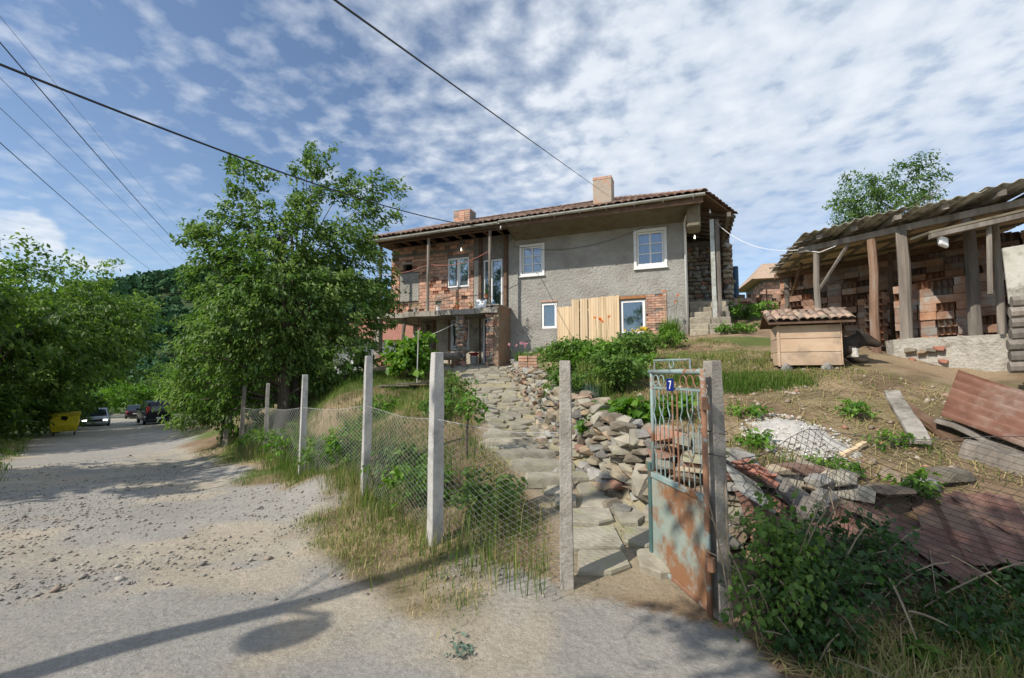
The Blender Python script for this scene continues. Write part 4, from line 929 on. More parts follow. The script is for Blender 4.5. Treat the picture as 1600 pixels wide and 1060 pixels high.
pot(9.05, 1.05, .09, M_white_pvc, 'white pot of pale trailing flowers on the balcony edge', M_leaf_grey, M_flower_w, hgt=.45, spread=.25, nl=110)
pot(10.1, 1.05, .10, M_concrete, 'grey pot with yellowish leaves left of the balcony post', M_leaf_bright, None, hgt=.25, spread=.3)
pot(11.2, 1.05, .10, M_terracotta, 'clay pot with sparse greenery at the tree end of the balcony', M_leaf_mid, M_flower_p, hgt=.3, spread=.3)
st = empty('plant_stand', H(7.05, .9, ZF), 'small wooden stool under the raised pot on the balcony', 'stool')
hb(MB(), 6.93, 7.17, .78, 1.02, ZF + .38, ZF + .415).build('seat', M_wood_old, st)
for x_ in (6.95, 7.13):
    for y_ in (.80, .97): hb(MB(), x_, x_ + .03, y_, y_ + .03, ZF, ZF + .38).build('leg', M_wood_old, st)
tag(MB().obox(H(7.0, 1.06, ZF + .005), HL * .42, HN * .02 + UZ * -.0, UZ * .36 - HN * .10).build('white_board', M_white_pvc, None, bevel=.008), 'plain white board propped up on the balcony edge', 'board')
tag(MB().lathe(H(6.78, .85, ZF), [(.07, 0), (.085, .05), (.085, .2), (.05, .27), (.03, .3), (.03, .34), (.02, .36)], 12).build('water_jug', flat('jug', (.10, .22, .35), .2), None, smooth=True), 'blue plastic water jug by the balcony door', 'jug')
def line(name, pts, r, mat, label, cat, k=5): return tag(MB().tube(pts, r, k).build(name, mat), label, cat)
def sag(p, q, s, n=14): return [p.lerp(q, i / n) - UZ * s * 4 * (i / n) * (1 - i / n) for i in range(n + 1)]
M_redline = flat('red_line', (.42, .14, .11), .6)
line('clothes_line', sag(H(11.75, 1.08, 5.78), H(9.47, 1.08, 6.05), .10) + sag(H(9.47, 1.08, 6.05), H(6.8, 1.08, 6.35), .25)[1:], .012, M_redline, 'red clothes line strung between the balcony posts', 'clothes line')
line('white_rope', sag(H(10.75, 1.07, 3.0), H(8.2, 1.22, 3.62), .12), .010, M_white_pvc, 'white rope tied from the wooden prop to the stone pillar', 'rope')
# ---- things under the balcony
be = empty('log_bench', H(8.4, .9, g(*H(8.4, .9, 0).xy)), 'split log bench leaning against the stone pillar by the door', 'bench')
zb = g(*H(8.4, 1.35, 0).xy)
MB().tube([H(7.95, 1.4, zb + .44), H(8.4, 1.42, zb + .43), H(8.95, 1.4, zb + .44)], [.13, .14, .13], 9, jit=.06).build('seat', M_wood_old, be)
for x_ in (8.1, 8.8): MB().tube([H(x_, 1.4, zb), H(x_, 1.4, zb + .34)], .14, 8, jit=.1).build('leg', M_wood_brown, be)
bk = empty('bucket', H(7.75, .45, 2.0), 'white plastic bucket with a red basin on top beside the door', 'bucket')
zk = g(*H(7.78, .45, 0).xy)
MB().lathe(H(7.78, .45, zk), [(.13, 0), (.16, .34), (.17, .34), (.17, .36), (.15, .36)], 14).build('pail', M_white_pvc, bk, smooth=True)
MB().lathe(H(7.78, .45, zk + .36), [(.12, 0), (.20, .10), (.22, .10), (.22, .12), (.18, .12)], 14).build('basin', M_redplastic, bk, smooth=True)
fw = empty('firewood_pile', H(11, -.3, 2.1), 'brown stack of split firewood under the balcony slab', 'firewood')
LOG = MB().tube([(0, -.5, 0), (0, .5, 0)], .5, 6, jit=.25).mesh('log', pm('firewood', [(.10, .06, .04), (.18, .11, .07), (.26, .18, .12)], 10, rnd=.35, local=True))
zf = 1.95
for r_ in range(10):
    a = 10.2 + .03 * r_
    while a < 11.65 - .02 * r_:
        d_ = rr.uniform(.11, .17); piece('log', LOG, fw, Matrix.Translation(H(a + d_ / 2, -.25 + rr.uniform(-.06, .06), zf + r_ * .115 + .06)) @ HM @ Matrix.Rotation(rr.uniform(0, 6), 4, 'Y') @ Matrix.Diagonal((d_, .5, d_, 1))); a += d_ * .95
tag(MB().lathe(H(10.15, 1.9, g(*H(10.15, 1.9, 0).xy)), [(.17, 0), (.2, .36), (.21, .36), (.21, .39), (.18, .39)], 14).build('metal_tub', M_tin, None, smooth=True), 'grey metal tub under the balcony by the vine', 'tub')
cr = empty('brick_pile', H(10.9, 2.2, 1.8), 'small brown brick pile at the foot of the wooden prop', 'bricks')
for k_ in range(9): piece('brick', B_oldh if k_ % 2 else B_old, cr, Matrix.Translation(H(10.8 + .28 * (k_ % 3), 1.6, g(*H(10.9, 1.6, 0).xy) + .07 + .14 * (k_ // 3))) @ HM @ Matrix.Rotation(rr.uniform(-.1, .1), 4, 'Z') @ Matrix.Diagonal((.26, .13, .135, 1)))
cb = empty('block_pile', H(11.7, 1.3, 2.1), 'two pale hollow blocks beside the concrete balcony pillar', 'blocks')
for k_ in range(2): piece('brick', B_oldh, cb, Matrix.Translation(H(11.35 + .02 * k_, 1.35, g(*H(11.4, 1.35, 0).xy) + .08 + .15 * k_)) @ HM @ Matrix.Diagonal((.34 - .1 * k_, .2, .14, 1)))
# ---------------------------------------------------------------- fence along the road
def cpost(x, y, h, s, rz, mat, label, top=.9, tilt=0, name='fence_post', group='concrete fence posts', sink=.1):
    z = g(x, y); mb = MB(); n_ = 7; r_ = random.Random(int(x * 100))
    for i in range(n_ + 1):
        t = i / n_; q = s * .5 * (1 - .12 * t)
        if i == n_: q *= top
        for sx, sy in ((-1, -1), (1, -1), (1, 1), (-1, 1)):
            p = Vector((sx * q + r_.uniform(-.003, .003), sy * q + r_.uniform(-.003, .003), -sink + (h + sink) * t - (.0 if i < n_ else 0)))
            mb.v.append(tuple(Matrix.Translation((x, y, z)) @ Matrix.Rotation(tilt, 4, 'Y') @ Matrix.Rotation(rz, 4, 'Z') @ p))
    for i in range(n_):
        for j in range(4): mb.f.append((i * 4 + j, i * 4 + (j + 1) % 4, i * 4 + 4 + (j + 1) % 4, i * 4 + 4 + j))
    mb.f += [(n_ * 4, n_ * 4 + 1, n_ * 4 + 2, n_ * 4 + 3)]
    return tag(mb.build(name, mat, None, bevel=.006), label, 'post', group)
cpost(.44, 3.78, 1.80, .108, -.12, M_concrete_old, 'mossy old concrete post at the left of the open gate')
cpost(-.76, 4.62, 1.88, .125, .62, M_concrete, 'pale concrete post next left of the mossy gate post')
cpost(-2.02, 6.42, 1.90, .115, .55, M_concrete, 'pale concrete post, second left of the mossy gate post')
cpost(-3.85, 8.5, 1.82, .11, .6, M_concrete, 'pale concrete post, third left of the mossy gate post')
cpost(-6.4, 12.0, 1.85, .10, .5, M_concrete_old, 'slim grey post at the far end of the mesh fence')
cpost(-7.75, 13.2, 1.85, .12, .5, M_wood_old, 'weathered wooden post under the orchard tree crown', group='wooden posts under the tree', tilt=.02)
for k_, (x_, y_, h_) in enumerate(((-8.6, 13.9, .9), (-9.0, 14.4, .8))):
    cpost(x_, y_, h_, .16, .3 * k_, M_wood_old, ('short stubby wooden post at the road edge below the tree', 'lowest wooden stump at the end of the fence')[k_], group='wooden posts under the tree', tilt=.05)
cpost(1.475, 3.36, 1.80, .118, .30, M_concrete_old, 'thick stained concrete post carrying the gate hinges')
def chainlink(name, A, B, hA, hB, mat, label, cell=.055, r=.0013, surf=None, z0=.03):
    """diamond mesh of zig-zag wires between two ground points"""
    A, B = Vector(A), Vector(B); L = (B - A).length; nW = int(L / cell); lines = []
    def S(u, t):
        if surf: return surf(u, t)
        x, y = A.x + (B.x - A.x) * u, A.y + (B.y - A.y) * u; h = hA + (hB - hA) * u
        zb = zA + (zB - zA) * u; d = .03 * math.sin(u * 7 + t * 3)
        return (x + d * .5, y + d, zb + z0 + (h - z0) * t - .05 * t * math.sin(math.pi * u))
    zA, zB = g(A.x, A.y), g(B.x, B.y); nT = int(max(hA, hB) / cell * 2)
    for i in range(nW + 1):
        pts = []
        for j in range(nT + 1):
            u = (i + (.5 if ((i + j) % 2) else -.5)) / nW; u = min(1, max(0, u)); pts.append(S(u, j / nT))
        lines.append(pts)
    V, Fq = tubes_np(lines, r, 3)
    e = [np.array([S(u, 1) for u in np.linspace(0, 1, 20)])]
    V2, F2 = tubes_np(e, r * 1.1, 4)
    V = np.concatenate([V, V2]); Fq = [np.concatenate([Fq[0], F2[0] + len(V) - len(V2)])]
    return tag(link(bpy.data.objects.new(name, np_mesh(name, V, Fq, mat))), label, 'wire mesh', 'chain-link fence panels')
fp = [(.44, 3.76), (-.76, 4.6), (-2.02, 6.4), (-3.85, 8.48), (-6.4, 11.98), (-7.75, 13.2)]
nmz = ['wire mesh between the mossy gate post and the next post', 'wire mesh between the first and second pale concrete posts', 'wire mesh between the second and third pale concrete posts', 'wire mesh from the third pale post to the slim far post', 'wire mesh between the slim far post and the wooden post']
for k_ in range(5): chainlink('chain_link_panel', (*fp[k_], 0), (*fp[k_ + 1], 0), 1.22, 1.22, M_wire, nmz[k_], cell=.06 if k_ < 3 else .09, r=.0022 if k_ < 2 else .0028)
# ---------------------------------------------------------------- the gate
hx, hy = 1.365, 3.27; gd = Vector((-.155, .988, 0)).normalized(); gw = .86; gnr = Vector((gd.y, -gd.x, 0))
gate = empty('garden_gate', (hx, hy, g(hx, hy)), 'rusty pale blue metal gate standing open with round scroll bars', 'gate')
def G(t, z, o=0): return Vector((hx, hy, 0)) + gd * t + UZ * z + gnr * o
def bar(mb, p, q, r, k=6): mb.tube([p, q], r, k); return mb
bar(MB(), G(0, .04), G(0, 1.74), .021, 8).build('hinge_stile', M_gaterust, gate, smooth=True)
bar(MB(), G(gw - .06, .86), G(gw - .06, 1.73), .017, 8).build('upper_stile', M_gatepaint, gate, smooth=True)
MB().obox(G(gw - .02, .06, -.02), gd * .045, gnr * .045, UZ * .86).build('lower_stile', M_gatedark, gate, bevel=.004)
bar(MB(), G(-.0, 1.72), G(gw - .02, 1.72), .020, 8).build('top_rail', M_gatepaint, gate, smooth=True)
MB().obox(G(.02, .80, -.018), gd * (gw - .05), gnr * .036, UZ * .045).build('middle_rail', M_gatepaint, gate, bevel=.004)
MB().obox(G(.02, .06, -.016), gd * (gw - .04), gnr * .032, UZ * .03).build('bottom_rail', M_gaterust, gate, bevel=.004)
MB().obox(G(.022, .092, -.003), gd * (gw - .045), gnr * .006, UZ * .706).build('sheet_panel', M_gatesheet, gate)
MB().tube([G(.16, 1.74), G(.16, 1.81), G(gw - .12, 1.82), G(gw - .12, 1.74)], .009, 6).build('handle_bar', M_gatepaint, gate)
def ring(c, r, w=.006, n_=16): return MB().tube([c + gd * r * math.cos(a_) + UZ * r * math.sin(a_) for a_ in np.linspace(0, 2 * math.pi, n_ + 1)], w, 5, caps=False)
ring(G(.44, 1.785), .035).build('scroll_ring', M_gatepaint, gate)
for t_ in (.07, .17, .27, .62, .72): ring(G(t_, 1.645), .047, .0055).build('scroll_ring', M_gatepaint if t_ > .3 else M_gaterust, gate)
MB().obox(G(.02, 1.575, -.006), gd * (gw - .1), gnr * .012, UZ * .018).build('scroll_rail', M_gatepaint, gate)
ts = np.linspace(.07, .74, 10)
for i, t_ in enumerate(ts):
    m_ = M_gaterust if i in (4, 5) else M_gatepaint
    if i in (4, 5): bar(MB(), G(t_, .84), G(t_, 1.58), .0075).build('bar', m_, gate); continue
    s_ = .03 * (1 if i % 2 else -1)
    MB().tube([G(t_, .845), G(t_, 1.0), G(t_ + s_, 1.05), G(t_, 1.11), G(t_, 1.30), G(t_ + s_, 1.36), G(t_, 1.42), G(t_, 1.58)], .0055, 5).build('bar', m_, gate)
for z_ in (.35, 1.45): MB().lathe(G(-.03, z_), [(.028, 0), (.028, .09)], 8).build('hinge', M_gaterust, gate)
pl = MB().obox(G(.37, 1.565, .022), gd * .112, gnr * .006, UZ * .10).build('number_plate', flat('blue_enamel', (.008, .02, .17), .3), gate, bevel=.002)
pl['label'] = 'small blue enamel plate with a white number 7'
mb = MB()
for q in ([(.36, .83), (.72, .83), (.72, .73), (.36, .73)], [(.72, .73), (.60, .73), (.40, .17), (.52, .17)]):
    f_ = [G(.37 + .112 * (1 - x_), 1.565 + .10 * y_, .0295) for x_, y_ in q]; b_ = [p - gnr * .001 for p in f_]; mb.add(f_ + b_, [(0, 1, 2, 3), (7, 6, 5, 4), (0, 4, 5, 1), (1, 5, 6, 2), (2, 6, 7, 3), (3, 7, 4, 0)])
# the gate faces the photographer with its left (-gnr) side, so the plate stands there
mb.build('digit', M_white_pvc, pl)
for ob in [pl] + [o for o in bpy.data.objects if o.name.startswith('digit')]:
    for v in ob.data.vertices:
        d_ = (v.co - G(0, 0)).dot(gnr); v.co -= gnr * 2 * d_
    for p_ in ob.data.polygons: p_.flip()
for k_, z_ in enumerate((1.12, 1.28)): tag(MB().tube([Vector((1.475, 3.36, z_)) + Vector((.09 * math.cos(a_), .09 * math.sin(a_), .01 * math.sin(a_ * 2))) for a_ in np.linspace(0, 6.3, 14)] + [G(0, z_ + .02), G(.05, z_ + .03)], .0035, 4).build('tie_wire', M_wire_rust), ('lower', 'upper')[k_] + ' loop of wire tying the gate to its post', 'wire')

# ---------------------------------------------------------------- collapsed fence and scrap on the right
def csurf(u, t):
    x = 1.56 + 4.2 * u; sagm = min(1, u * 3.0)
    y = 3.14 - .03 * u * 4 + t * (1.0 + .3 * math.sin(u * 5)) * sagm + .05 * math.sin(u * 9)
    z = (g_line(u)) + 1.1 * t * (1 - sagm) + sagm * (.22 + t * (.78 + .06 * math.sin(u * 8))) * (.45 + .55 * t) * min(1, t * 4 + .1)
    return (x, y, z + .04)
_gl = gz(np.linspace(1.56, 5.76, 40), np.full(40, 3.1))
def g_line(u): return float(np.interp(u, np.linspace(0, 1, 40), _gl))
chainlink('chain_link_panel', (1.56, 3.14, 0), (5.76, 3.0, 0), 1.2, 1.2, M_wire_rust, 'rusty wire mesh collapsed over the red sheets right of the gate', cell=.066, r=.0030, surf=csurf)
def ribsheet(name, c, w, l, rz, rx, ry, mat, label, cat, amp, period, group=None, trap=False):
    """corrugated or ribbed sheet, real thickness"""
    n_ = int(w / period * (8 if not trap else 6)); mb = MB(); M = Matrix.Translation(Vector(c)) @ Matrix.Rotation(rz, 4, 'Z') @ Matrix.Rotation(rx, 4, 'X') @ Matrix.Rotation(ry, 4, 'Y')
    rows = 5
    for th in (0, -.004):
        for j in range(rows):
            for i in range(n_ + 1):
                x = -w / 2 + w * i / n_; ph = (x / period) % 1
                z = amp * math.sin(2 * math.pi * ph) if not trap else (amp if ph < .18 else 0)
                mb.v.append(tuple(M @ Vector((x, -l / 2 + l * j / (rows - 1), z + th + .02 * math.sin(j * 1.3 + x * 2) + .05 * mnoise.noise(Vector((x * 3.1 + c[0] * 5, j * .9, c[1])))))))
    m_ = (n_ + 1) * rows
    for j in range(rows - 1):
        for i in range(n_): a_ = j * (n_ + 1) + i; mb.f += [(a_, a_ + 1, a_ + n_ + 2, a_ + n_ + 1), (m_ + a_, m_ + a_ + n_ + 1, m_ + a_ + n_ + 2, m_ + a_ + 1)]
    for i in range(n_): mb.f += [(i, m_ + i, m_ + i + 1, i + 1), ((rows - 1) * (n_ + 1) + i + 1, m_ + (rows - 1) * (n_ + 1) + i + 1, m_ + (rows - 1) * (n_ + 1) + i, (rows - 1) * (n_ + 1) + i)]
    for j in range(rows - 1):
        for i in (0, n_): a_ = j * (n_ + 1) + i; mb.f.append((a_, a_ + n_ + 1, m_ + a_ + n_ + 1, m_ + a_))
    return tag(mb.build(name, mat, None, smooth=not trap), label, cat, group)
for k_, (px, py, Y, w, l, rz, lab) in enumerate(((1225, 815, 3.95, .62, .75, -.25, 'red metal sheet nearest the gate, half under the bramble'), (1330, 838, 3.8, .60, .85, .22, 'faded red ribbed sheet, second right of the gate'), (1432, 835, 3.75, .62, .85, .42, 'dark red ribbed sheet, third right of the gate, tilted'), (1525, 828, 3.72, .70, .9, -.50, 'dark red ribbed sheet lying skewed under the mesh'), (1625, 830, 3.7, .75, .8, .10, 'red ribbed sheet at the right edge of the picture'))):
    p = at(px, py, Y); ribsheet('red_sheet', p + UZ * .03 * (k_ % 2), w, l, rz, .42, .06 * (-1) ** k_, M_redsheet, lab, 'metal sheet', .028, .2, 'red roofing sheets on the bank', trap=True)
# rusty corrugated sheet leaning at the shed
def quadsheet(name, a, b, c, d, nr, amp, mat, label, cat):
    """corrugated sheet over the corners a-b (top edge) and c-d (bottom edge); the ribs run along a-b"""
    a, b, c, d = map(Vector, (a, b, c, d)); nn = (b - a).cross(c - a).normalized(); mb = MB(); n_ = nr * 8; m_ = 7
    for th in (0, .005):
        for i in range(n_ + 1):
            for j in range(m_):
                t = i / n_; u = j / (m_ - 1); p = a.lerp(c, t).lerp(b.lerp(d, t), u); mb.v.append(tuple(p + nn * (amp * math.sin(2 * math.pi * nr * t) + th + .015 * math.sin(u * 5 + t * 2))))
    o = (n_ + 1) * m_
    for i in range(n_):
        for j in range(m_ - 1): q = i * m_ + j; mb.f += [(q, q + 1, q + m_ + 1, q + m_), (o + q, o + q + m_, o + q + m_ + 1, o + q + 1)]
        for j in (0, m_ - 1): q = i * m_ + j; mb.f.append((q, q + m_, o + q + m_, o + q))
    for i in (0, n_):
        for j in range(m_ - 1): q = i * m_ + j; mb.f.append((q, q + 1, o + q + 1, o + q))
    return tag(mb.build(name, mat, None, smooth=True), label, cat)
quadsheet('corrugated_sheet', at(1497, 578, 5.55), at(1700, 640, 4.75), at(1470, 648, 5.15), at(1690, 738, 4.35), 6, .045, M_rust, 'rust-brown corrugated iron sheet leaning below the low wall', 'metal sheet')
def beam(name, p, q, w, h, mat, label, cat, group=None, jit=.01):
    p, q = Vector(p), Vector(q); d = (q - p); L = d.length; d.normalize(); s = d.cross(UZ).normalized(); u = s.cross(d); mb = MB(); n_ = 6; r_ = random.Random(int(p.x * 77 + q.y * 13))
    for i in range(n_ + 1):
        c = p + d * L * i / n_ + s * r_.uniform(-jit, jit) + u * r_.uniform(-jit, jit)
        for a_, b_ in ((-1, -1), (1, -1), (1, 1), (-1, 1)): mb.v.append(tuple(c + s * a_ * w / 2 * r_.uniform(.9, 1.08) + u * b_ * h / 2 * r_.uniform(.9, 1.08)))
    for i in range(n_):
        for j in range(4): mb.f.append((i * 4 + j, i * 4 + (j + 1) % 4, i * 4 + 4 + (j + 1) % 4, i * 4 + 4 + j))
    mb.f += [(3, 2, 1, 0), tuple(n_ * 4 + j for j in range(4))]
    return tag(mb.build(name, mat, None, bevel=.006), label, cat, group)
beam('timber', at(1502, 700, 4.75), at(1640, 742, 4.3), .20, .19, M_wood_old, 'thick grey squared timber below the rusty corrugated sheet', 'timber', jit=.02)
beam('timber', at(1462, 655, 5.2), at(1640, 728, 4.6), .24, .05, M_wood_old, 'long grey plank under the rusty corrugated sheet', 'plank', jit=.015)
beam('timber', at(1408, 632, 5.75), at(1500, 692, 5.0), .16, .07, M_wood_brown, 'dark rotten plank above the grass by the low wall', 'plank')
beam('timber', at(1393, 612, 6.05), at(1440, 692, 4.9), .17, .05, M_concrete_old, 'pale concrete strip lying on the slope below the low wall', 'kerb', jit=.006)
beam('timber', at(1318, 712, 4.9), at(1352, 692, 5.1), .05, .05, M_wood_new, 'short round stick near the lime heap', 'stick')
beam('timber', at(1185, 735, 4.35), at(1290, 800, 3.95), .15, .07, M_wood_old, 'old grey board sloping down beside the gate post', 'plank', jit=.015)
beam('timber', at(1215, 752, 4.2), at(1268, 812, 3.85), .17, .06, M_wood_old, 'cracked short board under the sloping grey one', 'plank', jit=.02)
for k_, (px, py, Y, s_, me) in enumerate(((1470, 735, 4.45, .46, 0), (1440, 748, 4.35, .38, 2), (1390, 745, 4.5, .22, 1))):
    p = at(px, py, Y); p.z = g(p.x, p.y) + .04; o = place(STONES[me], 'flat_rock', None, p, (s_, s_ * .8, .16), .4 * k_, .1, -.1); tag(o, ('large flat grey rock below the squared timber', 'flat rock with dry grass before the timber', 'small flat rock left of the large ones')[k_], 'rock', 'rocks by the timber')
SHARD = stone_mesh('tile_shard', M_redtile, 71, .4)
sh = empty('tile_heap', at(1175, 728, 4.4), 'heap of broken red roof tiles beside the gate post', 'tiles')
for k_ in range(10):
    p = at(1160 + 5 * k_ + rr.uniform(-5, 5), 722 + 3.0 * k_ + rr.uniform(-4, 4), 4.4 - .03 * k_); place(SHARD, 'tile', sh, p, (.2, .14, .10), rr.uniform(0, 6), rr.uniform(-.5, .5), rr.uniform(-.5, .5))
tag(MB().obox(at(1128, 722, 4.15), Vector((.32, .03, -.20)), Vector((.02, -.28, -.20)), Vector((0, .002, .012))).build('grey_slate', M_fibro, None), 'flat grey slab leaning behind the gate post', 'slab')
# lime heap
n_ = 26; mbv = []; c0 = hit(1243, 686)
for i in range(n_):
    for j in range(n_):
        u, v = (i / (n_ - 1) - .5) * 2, (j / (n_ - 1) - .5) * 2; r_ = math.hypot(u, v); x, y = c0.x + u * .44, c0.y + v * .5 - u * .1
        nn = mnoise.noise(Vector((u * 2.3, v * 2.3, 3))) ; hh = max(-.05, .19 * (1 - r_ * (1.0 + .35 * nn)) + .05 * mnoise.noise(Vector((u * 7, v * 7, 9)))); mbv.append((x, y, g(x, y) + hh))
fq = np.array([[i * n_ + j, (i + 1) * n_ + j, (i + 1) * n_ + j + 1, i * n_ + j + 1] for i in range(n_ - 1) for j in range(n_ - 1)])
lh_ = empty('lime_heap', c0, 'small heap of white lime rubble on the straw slope', 'heap')
link(bpy.data.objects.new('heap', np_mesh('heap', mbv, [fq], M_lime, smooth=True)), lh_)
k_ = 1100; a_ = rng.uniform(0, 6.28, k_); r_ = np.sqrt(rng.uniform(0, 1, k_)) * .66; X = c0.x + np.cos(a_) * r_ * .85; Y = c0.y + np.sin(a_) * r_
o = rubble('lime_lumps', np.stack([X, Y, gz(X, Y) + np.clip(.17 * (1 - r_ / .48), 0, 1) + .005], 1), rng.uniform(.008, .034, k_), tintmat('lime_lump', [(.32, .30, .26), (.60, .58, .54)])); o.parent = lh_; o.matrix_parent_inverse = wmat(lh_).inverted(); o['kind'] = 'stuff'

# ---------------------------------------------------------------- the shed
F0, FD, SD = Vector((6.39, 9.41, 0)), Vector((.529, -.849, 0)), Vector((.357, .934, 0)).normalized()     # front line runs towards the camera's right, sides run back
def S(t, d, z): return F0 + FD * t + SD * d + UZ * z
shed = empty('shed', S(1.5, 1, 2.1), 'open timber shed with corrugated roof on log posts, right of the kennel', 'shed')
ZR = 4.50
def logpost(name, p, q, r, mat, parent=None): return MB().tube([p, Vector(p).lerp(Vector(q), .35) + Vector((rr.uniform(-.02, .02), rr.uniform(-.02, .02), 0)), Vector(p).lerp(Vector(q), .7) + Vector((rr.uniform(-.02, .02), rr.uniform(-.02, .02), 0)), q], [r * .98, r * .88, r * .85, r * .82], 9, jit=.07).build(name, mat, parent)
M_log = pm('debarked_log', [(.12, .075, .05), (.24, .15, .10), (.30, .25, .21)], 5, bump=.5, stretch=(1, 1, .25), rnd=.2)
for t_, d_, zb_, r_, m_ in ((.0, .0, 2.05, .07, M_wood_old), (.957, .0, 2.0, .085, M_log), (1.41, -.02, 2.30, .105, M_wood_old), (2.33, .05, 2.30, .095, M_wood_old), (.0, 3.05, 3.3, .07, M_wood_old), (1.9, 1.9, 2.3, .06, M_wood_brown), (2.75, .3, 2.3, .06, M_wood_old), (3.6, 0, 1.6, .09, M_wood_old)):
    logpost('post', S(t_, d_, zb_), S(t_ + .02, d_, ZR - .2), r_, m_, shed)
MB().obox(S(-.35, -.08, ZR - .20), FD * 4.6, SD * .12, UZ * .12).build('front_beam', M_wood_old, shed, bevel=.01)
MB().obox(S(-.3, 2.98, ZR - .18), FD * 4.5, SD * .12, UZ * .14).build('back_beam', M_wood_brown, shed)
MB().obox(S(-.06, -.35, ZR - .046), FD * .12, SD * 3.6, UZ * .09).build('side_beam', M_wood_old, shed)
for k_, d_ in enumerate(np.arange(.3, 3.2, .34)): MB().obox(S(-.28, d_, ZR - .03), FD * 4.4, SD * .26, UZ * .022).build('ceiling_board', M_wood_new if k_ % 3 else M_wood_soffit, shed)
for t_ in (.55, 1.2, 1.85, 2.5, 3.2): MB().obox(S(t_, -.42 + .1 * math.sin(t_ * 5), ZR - .045), FD * .10, SD * 3.6, UZ * .09).build('rafter', M_wood_old, shed)
MB().tube([S(.0, .05, 3.4), S(.62, .02, 4.32)], .035, 6).build('brace', M_wood_old, shed); MB().tube([S(0, 2.9, 3.45), S(.05, 1.5, 4.35)], .04, 6).build('brace', M_wood_brown, shed)
# corrugated fibre-cement sheets, one by one
for k_ in range(5):
    w_ = .93; per = .177; n_ = 42; mb = MB(); t0 = -.38 + k_ * w_ * .955; lift = .012 * (k_ % 2) + .03
    for th in (0, -.007):
        for j, d_ in enumerate((-.55 + .05 * math.sin(k_ * 3), .8, 2.2, 3.35)):
            for i in range(n_ + 1):
                t_ = t0 + w_ * i / n_; mb.v.append(tuple(S(t_, d_, ZR + .065 + lift + th + .019 * math.sin(2 * math.pi * t_ / per) + .02 * math.sin(k_ * 2.2 + j))))
    m_ = 4 * (n_ + 1)
    for j in range(3):
        for i in range(n_): a_ = j * (n_ + 1) + i; mb.f += [(a_, a_ + 1, a_ + n_ + 2, a_ + n_ + 1), (m_ + a_, m_ + a_ + n_ + 1, m_ + a_ + n_ + 2, m_ + a_ + 1)]
    for i in range(n_): mb.f.append((i, m_ + i, m_ + i + 1, i + 1))
    for j in range(3):
        for i in (0, n_): a_ = j * (n_ + 1) + i; mb.f.append((a_, a_ + n_ + 1, m_ + a_ + n_ + 1, m_ + a_))
    mb.build('roof_sheet', M_fibro, shed, smooth=True)
for k_ in range(7):   # loose laths along the left eave
    d_ = -.3 + .5 * k_; MB().obox(S(-.48 - .05 * (k_ % 3), d_, ZR - .02 + .03 * (k_ % 2)), FD * .7, SD * .06, UZ * .025).build('lath', M_wood_old, shed)
# lower awning on the right and its posts
aw = MB().obox(at(1452, 365, 6.9), at(1660, 316, 6.3) - at(1452, 365, 6.9), Vector((.5, .9, .16)), UZ * .035).build('awning_sheet', M_wood_soffit, shed)
MB().obox(at(1455, 372, 6.86), at(1660, 326, 6.28) - at(1455, 372, 6.86), Vector((.04, .09, 0)), UZ * .07).build('awning_beam', M_wood_old, shed)
MB().tube([at(1547, 460, 6.7), at(1545, 352, 6.7)], .035, 6).build('awning_post', M_wood_old, shed)
tag(MB().obox(at(1566, 388, 6.35), Vector((.62, -.42, .06)), Vector((.02, .03, 0)), UZ * -.80 + Vector((.03, 0, 0)))  .build('white_board', M_fibro, None, bevel=.004), 'large pale board fixed at the right side of the shed', 'board')
tag(MB().obox(at(1468, 366, 6.85), Vector((.16, .02, -.05)), Vector((.02, .08, .0)), UZ * -.16).build('white_box', M_white_pvc, None, bevel=.02), 'small white lamp box hanging under the awning', 'lamp')
# low rubble-concrete wall under the front posts
lw_ = empty('low_wall', S(2, 0, 1.7), 'low rough concrete wall with bedded stones under the shed posts', 'wall')
mb = MB(); n_ = 22; t0, t1 = 1.16, 2.62; rows = 7
for side in (0, 1):
    for i in range(n_ + 1):
        for j in range(rows + 1):
            t_ = t0 + (t1 - t0) * i / n_; f_ = -.16 - .05 * (1 - j / rows) if side == 0 else .18; q = S(t_, f_, 0); zb_ = min(g(q.x, q.y), 1.85) - .25
            z = zb_ + (2.33 - zb_) * j / rows; q = q + SD * ((.035 * mnoise.noise(Vector((t_ * 4, z * 4, side)))) if j < rows else 0); mb.v.append((q.x, q.y, z + (.015 * mnoise.noise(Vector((t_ * 3, 5, side))) if j == rows else 0)))
m_ = (n_ + 1) * (rows + 1)
for i in range(n_):
    for j in range(rows): a_ = i * (rows + 1) + j; mb.f += [(a_, a_ + rows + 1, a_ + rows + 2, a_ + 1), (m_ + a_, m_ + a_ + 1, m_ + a_ + rows + 2, m_ + a_ + rows + 1)]
    a_ = i * (rows + 1) + rows; mb.f.append((a_, a_ + rows + 1, m_ + a_ + rows + 1, m_ + a_))
for i in (0, n_):
    for j in range(rows): a_ = i * (rows + 1) + j; mb.f.append((a_, a_ + 1, m_ + a_ + 1, m_ + a_))
M_rough = pm('rough_concrete', [(.36, .33, .28), (.46, .43, .37), (.53, .50, .45)], 6, bump=1.0, bdist=.06, bscale=16, rnd=.05, stain=(.27, .23, .18), sscale=4, sthr=(.55, .66))
mb.build('wall_body', M_rough, lw_)
